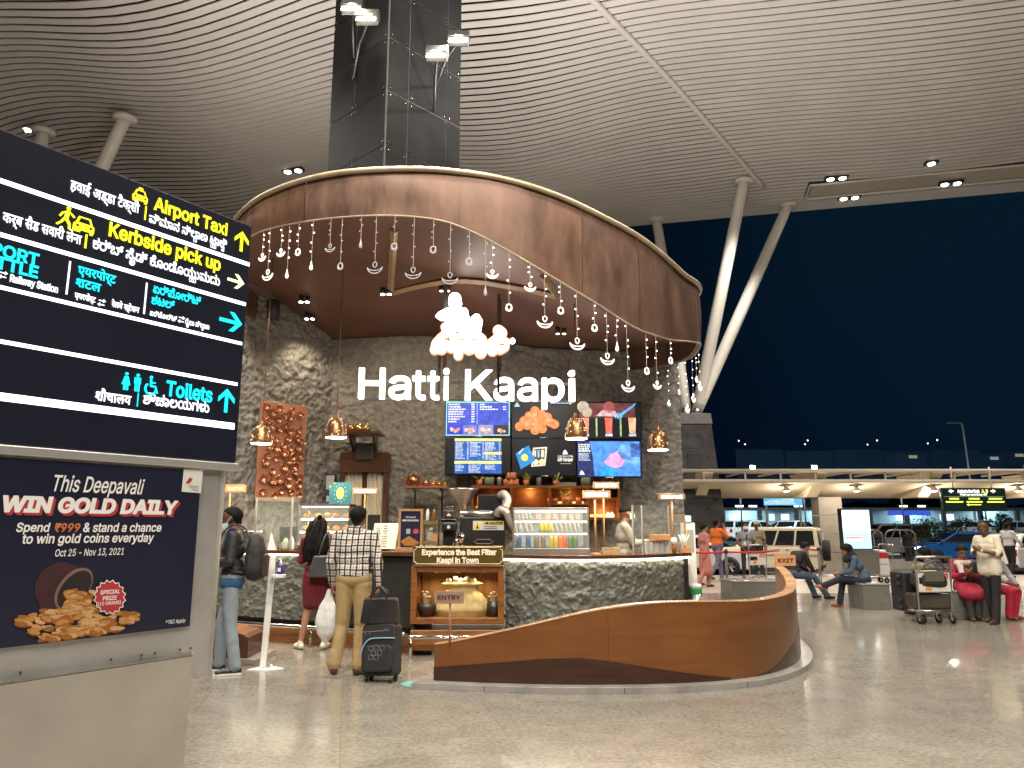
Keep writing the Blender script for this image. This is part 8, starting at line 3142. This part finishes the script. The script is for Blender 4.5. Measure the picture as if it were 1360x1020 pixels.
PILL = mat('pillar_stone', (.28, .25, .21), .5, var=.1, vs=3)
t = thing('canopy_pillar', 'square grey stone pillar under the canopy behind the jeep', 'pillar', (XA(1101, 31.2, 1), 31.2, -.2))
hP = zbc + .25
for i in range(4):
    MB(PILL).bx(-.47, .47, -.4, .4, hP * i / 4, hP * (i + 1) / 4 - .014).build('stone_block', t, bev=.01)
t = thing('canopy_pillar', 'slim steel post right of the stone pillar', 'post', (XA(1118, 32, 1), 32, -.2))
MB(CANS).cyl((0, 0, 0), (0, 0, hP), .08, n=12).build('shaft', t)
MB(CANS).bx(-.12, .12, -.12, .12, 0, .03).build('foot', t)

# lit advertising panel on its stone base
Yl = 23.6
x0, x1, z0, z1 = rect(1117.5, 677.5, 1158, 728.5, Yl)
t = thing('lit_panel', 'bright white and pale blue lit advertising panel on a grey base', 'lit panel', ((x0 + x1) / 2, Yl, 0))
w = (x1 - x0) / 2
MB(BLACK).bx(-w - .04, w + .04, .0, .22, z0 - .04, z1 + .05).build('casing', t, bev=.01)
b = MB(em((.97, 1, .98), 1.7, True)).bx(-w, w, -.008, -.001, z0 + (z1 - z0) * .42, z1)
b.use(em((.42, .85, .93), 1.05)).bx(-w, w, -.008, -.001, z0, z0 + (z1 - z0) * .42)
b.use(em((.9, .35, .28), .9)).bx(-w * .82, w * .35, -.012, -.009, z0 + (z1 - z0) * .18, z0 + (z1 - z0) * .31)
b.use(em((.95, .9, .85), 1.1)).bx(-w * .74, w * .28, -.014, -.0125, z0 + (z1 - z0) * .20, z0 + (z1 - z0) * .255)
b.use(em((.9, .55, .55), .9)).prism(circ(-w * .5, z1 - .08, .05, 12), -.012, -.009).use(em((.7, .75, .7), 1)).bx(-w * .2, w * .7, -.012, -.009, z1 - .12, z1 - .06)
b.build('lit_face', t)
MB(BEN).bx(-w + .1, w + .18, .02, .5, 0, z0 - .05).build('base', t, bev=.01)
o = thing('road_barrier', 'white and red plastic road barrier right of the lit panel', 'barrier', (XA(1168, 27, .5), 27, -.2))
MB(WHITE).prism([(-.3, 0), (.3, 0), (.22, .7), (.16, .95), (-.16, .95), (-.22, .7)], -.2, .2).build('barrier_body', o, bev=.04)
MB(TAPE).bx(-.17, .19, -.206, -.201, .66, .86).build('red_band', o)

# railing of steel hoops on the island
for k, (px0, px1) in enumerate(((1150, 1173), (1177, 1217))):
    Y = 32.6
    xa, xb_ = XA(px0, Y, .7), XA(px1, Y, .7)
    t = thing('hoop_railing', ['narrow steel hoop railing half hidden by the lit panel', 'wide steel hoop railing between the lit panel and the blue car'][k], 'railing', (xa, Y, .1), 0, 'hoop railings on the traffic island')
    L = xb_ - xa
    MB(POSTM).tube(catm([V(0, 0, 0), V(0, 0, .95), V(.06, 0, 1.2), V(.28, 0, 1.3), V(L - .28, 0, 1.3), V(L - .06, 0, 1.2), V(L, 0, .95), V(L, 0, 0)], 5), .04, 8).build('hoop', t)
    MB(POSTM).cyl((0, 0, .62), (L, 0, .62), .025).cyl((L / 2, 0, 0), (L / 2, 0, 1.3), .022).build('rails', t)
    MB(KERB).bx(-.1, L * .5, -.15, .15, 0, .1).build('foot_block', t)

# hanging direction sign
Yg = 28.9
x0, x1, z0, z1 = rect(1249.5, 648, 1338.5, 679, Yg)
t = thing('gantry_sign', 'dark green hanging direction sign with white and yellow lines', 'sign', ((x0 + x1) / 2, Yg, z0))
w, h = (x1 - x0) / 2, z1 - z0
MB(mat('sign_dark_green', (.008, .026, .020), .35, var=.05)).bx(-w, w, 0, .12, 0, h).build('panel', t, bev=.01)
WG, YG = em((.95, 1, .95), 1.1), em((.80, .92, .10), 1.0)
b = MB()
text(b, 'Arrivals Car Park', -w * .50, w * .20, h * .80, h * .13, WG, 0, .03, stroke=.03)
text(b, 'A, B', w * .25, w * .46, h * .80, h * .14, YG, 0, .03, stroke=.03)
text(b, 'Pick up and drop off', -w * .42, w * .42, h * .68, h * .08, WG, 0, .03, stroke=.02)
for x, a_ in ((-.70, 1), (.62, -1)):
    b.use(WG).prism([(x * w - .1 * a_, h * .86), (x * w + .02 * a_, h * .95), (x * w + .02 * a_, h * .89), (x * w + .1 * a_, h * .89), (x * w + .1 * a_, h * .83), (x * w + .02 * a_, h * .83), (x * w + .02 * a_, h * .77)], -.006, -.002)
for xc, w1, w2 in ((-.62, .15, .27), (.0, .17, .25), (.66, .21, .27)):
    b.use(YG).bx((xc - w1) * w, (xc + w1) * w, -.006, -.002, h * .50, h * .57).bx((xc - w2) * w, (xc + w2) * w, -.006, -.002, h * .37, h * .43)
b.bx(-.2 * w, .2 * w, -.006, -.002, h * .26, h * .30).prism([(-.26 * w, h * .28), (-.18 * w, h * .34), (-.18 * w, h * .22)], -.0065, -.0025)
b.use(em((.35, .45, .40), .6)).bx(-w * .93, w * .93, -.005, -.002, h * .62, h * .635)
b.build('lettering', t)
MB(CANS).cyl((-w * .6, .06, h), (-w * .6, .06, h + .8), .03).cyl((w * .6, .06, h), (w * .6, .06, h + .8), .03).build('hangers', t)
# blue curved banner
t = thing('blue_billboard', 'glowing pale blue curved billboard beyond the pick-up canopy', 'billboard', (XA(1042, 45, 3), 45, 0))
zz0, zz1 = P(1042, 671, 45).z, P(1042, 660, 45).z - .0
b = MB(em((.12, .50, .78), .75))
b.grid(lambda u, v: (-1.15 + 2.3 * u, .25 * (2 * u - 1) ** 2, zz0 + (zz1 + .3 - zz0) * v), 16, 1)
b.use(em((.45, .72, .85), .7))
b.grid(lambda u, v: (-1.1 + 1.7 * u, .25 * (1.48 * u - .96) ** 2 - .02, zz0 + .05 + (.2 + .2 * u) * v), 10, 1)
b.build('lit_face', t)
MB(CANS).cyl((-1.0, .3, -.2), (-1.0, .3, zz1), .06).cyl((1.0, .3, -.2), (1.0, .3, zz1), .06).build('posts', t)

# ================================================================ lit car-park building far behind
TEALW = mat('teal_wall', (.34, .46, .48), .6, var=.2, vs=.4)
Yb = 75
bd = thing('parking_building', 'long low building with teal lit wall bays beyond the parked cars', 'building', (XA(960, Yb, 2), Yb, .5))
Lb = 60
zt3 = P(1100, 676, Yb).z - .5
MB(TEALW).bx(0, Lb, 3, 3.4, 0, zt3).build('back_wall', bd)
MB(mat('bay_beam', (.22, .25, .27), .6)).bx(-.5, Lb, -.4, 0, zt3 - .15, zt3 + .12).build('front_beam', bd)
MB(mat('bay_roof', (.10, .12, .13), .7)).bx(-.5, Lb, 0, 3.4, zt3 + .0, zt3 + .1).build('roof', bd)
for i in range(9):
    MB(mat('bay_post', (.20, .22, .23), .6)).bx(i * 3.6 - .18, i * 3.6 + .18, -.35, .0, -.4, zt3).build('post', bd)
for i, (xx, ww) in enumerate(((1.5, .7), (5.6, .5), (6.8, .8), (13, 1.2), (18.5, .8), (23, 1.4), (27, .7))):
    MB(em((.55, .80, .90), 1.3)).bx(xx, xx + ww, 2.95, 2.99, zt3 * .62, zt3 * .84).build('window', bd)
b = MB(em((.03, .08, .55), .8)).bx(16.0, 20.2, -.45, -.41, zt3 - .62, zt3 - .16)
b.build('blue_fascia', bd)
for xx in (3, 11, 20, 28):
    lamp((xx, 1.2, zt3 - .2), (xx, 2.5, 0), 420, (.60, .86, 1), 170, .3, .4, parent=bd)
for i, px in enumerate((982, 1000, 1200, 1224, 1060)):
    t = thing('roof_edge_lamp', ['first', 'second', 'fourth', 'fifth', 'third'][i] + ' small lamp from the left along the beam of the far building', 'lamp', P(px, 673, 70), 0, 'small lamps along the far building')
    MB(em((.95, 1, 1), 5)).box((0, 0, .05), (.7, .06, .12)).build('lamp_glass', t)
    MB(DARK).box((0, .1, .1), (.8, .1, .12)).build('housing', t)

for i, px in enumerate((985, 1070, 1200, 1310)):  # added lamps, hidden by the canopy, to brighten the parked cars
    t = thing('added_car_park_lamp', ['first', 'second', 'third', 'fourth'][i] + ' added car park light from the left, hidden behind the kerb canopy', 'lamp post', (XA(px, 50, 2), 50, -.2), 0, 'added car park lights')
    MB(POSTM).cyl((0, 0, 0), (0, 0, 4.7), .06, .045, n=8).build('pole', t)
    MB(DARK).bx(-.25, .25, -.1, .3, 4.7, 4.8).build('lamp_head', t)
    MB(em((.9, 1, 1), 6)).bx(-.22, .22, -.07, .27, 4.685, 4.698).build('lamp_glass', t)
    lamp((0, .15, 4.6), (0, 6, .6), 900, (.82, .95, 1), 165, .4, .15, parent=t)
# dark flyover with its parapet, far behind, and its lamps
FLY = glassmat('flyover_screen', (.25, .5, .8), .22, .2)
fl = thing('flyover', 'dark elevated road with a pale parapet behind the canopy', 'flyover', (XA(978, 95, 9), 95, -.3))
zf0, zf1 = P(1100, 625, 95).z, P(1100, 594, 95).z
for i in range(5):
    MB(FLY).bx(i * 6.2, i * 6.2 + 6.0, -.2, .1, zf0 - 1, zf1 - .2 * (i % 2)).build('parapet_panel', fl)
MB(FLY).bx(0, 90, 0, 8, zf0 - 2.2, zf0 - 1.0).build('deck', fl)
for i in range(4): MB(FLY).bx(8 + i * 20, 10 + i * 20, 2, 5, 0, zf0 - 2.2).build('pier', fl)
SL = em((1, .85, .62), 2.5)
for i, (px, py) in enumerate(((981, 585.5), (989.5, 590), (1072.5, 585), (1069, 590), (1164.5, 585), (1152, 590.5), (1244.5, 584.5), (1232, 589))):
    Y = 110 if i % 2 == 0 else 118
    p = P(px, py, Y)
    t = thing('distant_street_lamp', ['first', 'second', 'fourth', 'third', 'sixth', 'fifth', 'eighth', 'seventh'][i] + ' tiny far street lamp from the left above the flyover', 'street lamp', (p.x, p.y, -.3), 0, 'tiny far street lamps above the flyover')
    MB(DARK).cyl((0, 0, 0), (0, 0, p.z + .3), .07, .04, n=6).build('pole', t)
    MB(SL).ball((0, -.05, p.z + .3), .10, 8, 6).build('lamp_head', t)
# tall street lamp
a = P(1288, 620, 62)
t = thing('street_lamp', 'tall unlit street lamp with a short curved arm behind the canopy', 'street lamp', (a.x, a.y, -.3))
hS2 = P(1283, 562, 62).z + .3
MB(mat('lamp_pole', (.30, .33, .35), .4, .5)).tube(catm([V(0, 0, 0), V(-.1, 0, hS2 * .6), V(-.22, 0, hS2 - .4), V(-.4, 0, hS2), V(-.9, 0, hS2 + .05)], 8), .10, 8).build('pole', t)
MB(mat('lamp_pole', (.30, .33, .35), .4, .5)).box((-1.1, 0, hS2 + .02), (.7, .25, .14)).build('lamp_head', t, bev=.03)
for i, (px, py, c_) in enumerate(((1205, 611, (1, .8, .5)), (1345, 609, (1, .85, .6)), (1312, 613, (.8, .9, 1)))):
    p = P(px, py, 92)
    t = thing('distant_vehicle', ['dim van with lit windows on the flyover at the left', 'van with lit windows on the flyover near the right edge', 'dim car on the flyover between the two vans'][i], 'vehicle', p, 0, 'vehicles on the flyover')
    MB(FLY).prism(rrect(-1.8, -.9, 1.8, .8, .3), -.8, .8).build('body', t)
    MB(em(c_, .2)).bx(-.2, .8, -.86, -.81, .15, .5).build('window', t)

# ---- trees in front of the car park
BARK = mat('bark', (.06, .045, .03), .9, var=.3)


def tree(label, px, Y, h, r, seed, z0=-.2):
    rs_ = random.Random(seed)
    t = thing('tree', label, 'tree', (XA(px, Y, 1), Y, z0), 0, 'trees in front of the car park')
    b = MB(BARK)
    b.tube([(0, 0, 0), (.03, 0, h * .3), (-.02, .05, h * .6), (.0, 0, h * .85)], [.10, .08, .05, .02], 8)
    for k in range(6):
        q = rs_.random() * 6.28
        b.tube([(0, 0, h * (.3 + .07 * k)), (r * .35 * math.cos(q), r * .35 * math.sin(q), h * (.5 + .06 * k)), (r * .8 * math.cos(q), r * .8 * math.sin(q), h * (.62 + .05 * k))], [.04, .025, .008], 5)
    b.build('trunk', t)
    c = MB(mat('night_leaf', (.035, .055, .022), .6, var=.5, vs=2))
    cl = [(rs_.gauss(0, r * .5), rs_.gauss(0, r * .45), h * rs_.uniform(.5, .95), r * rs_.uniform(.22, .42)) for _ in range(22)]
    for (x, y, z, rr) in cl:
        for _ in range(60):
            d = Vector((rs_.gauss(0, 1), rs_.gauss(0, 1), rs_.gauss(0, .8))).normalized() * rr * rs_.random() ** .4
            p = Vector((x, y, z)) + d
            a_ = Vector((rs_.gauss(0, 1), rs_.gauss(0, 1), rs_.gauss(0, 1))).normalized() * .07
            b_ = a_.orthogonal().normalized() * .035
            c.add([p - a_, p + b_, p + a_, p - b_], [(0, 1, 2, 3)])
    c.build('crown', t)


tree('dark bushy tree left of centre behind the blue car', 1236, 44, 2.1, 1.25, 1, -.2)
tree('dark bushy tree behind the head of the man in the cream shirt', 1268, 45, 2.2, 1.2, 2, -.2)
tree('dark narrow tree right of the man in the cream shirt', 1331, 46, 2.6, .75, 3, -.2)
# far trees / dark horizon
o = MB(mat('far_wood', (.012, .018, .016), .9)).grid(lambda u, v: (-120 + 320 * u, 140 + 6 * math.sin(u * 40), (-.3 + 6.5 * v * (1 + .5 * noise.noise(Vector((u * 60, 3, 1)))))), 160, 1).build('distant_wood'); tag(o, 'dark far-off line of trees on the horizon', 'wood', None, 'stuff')
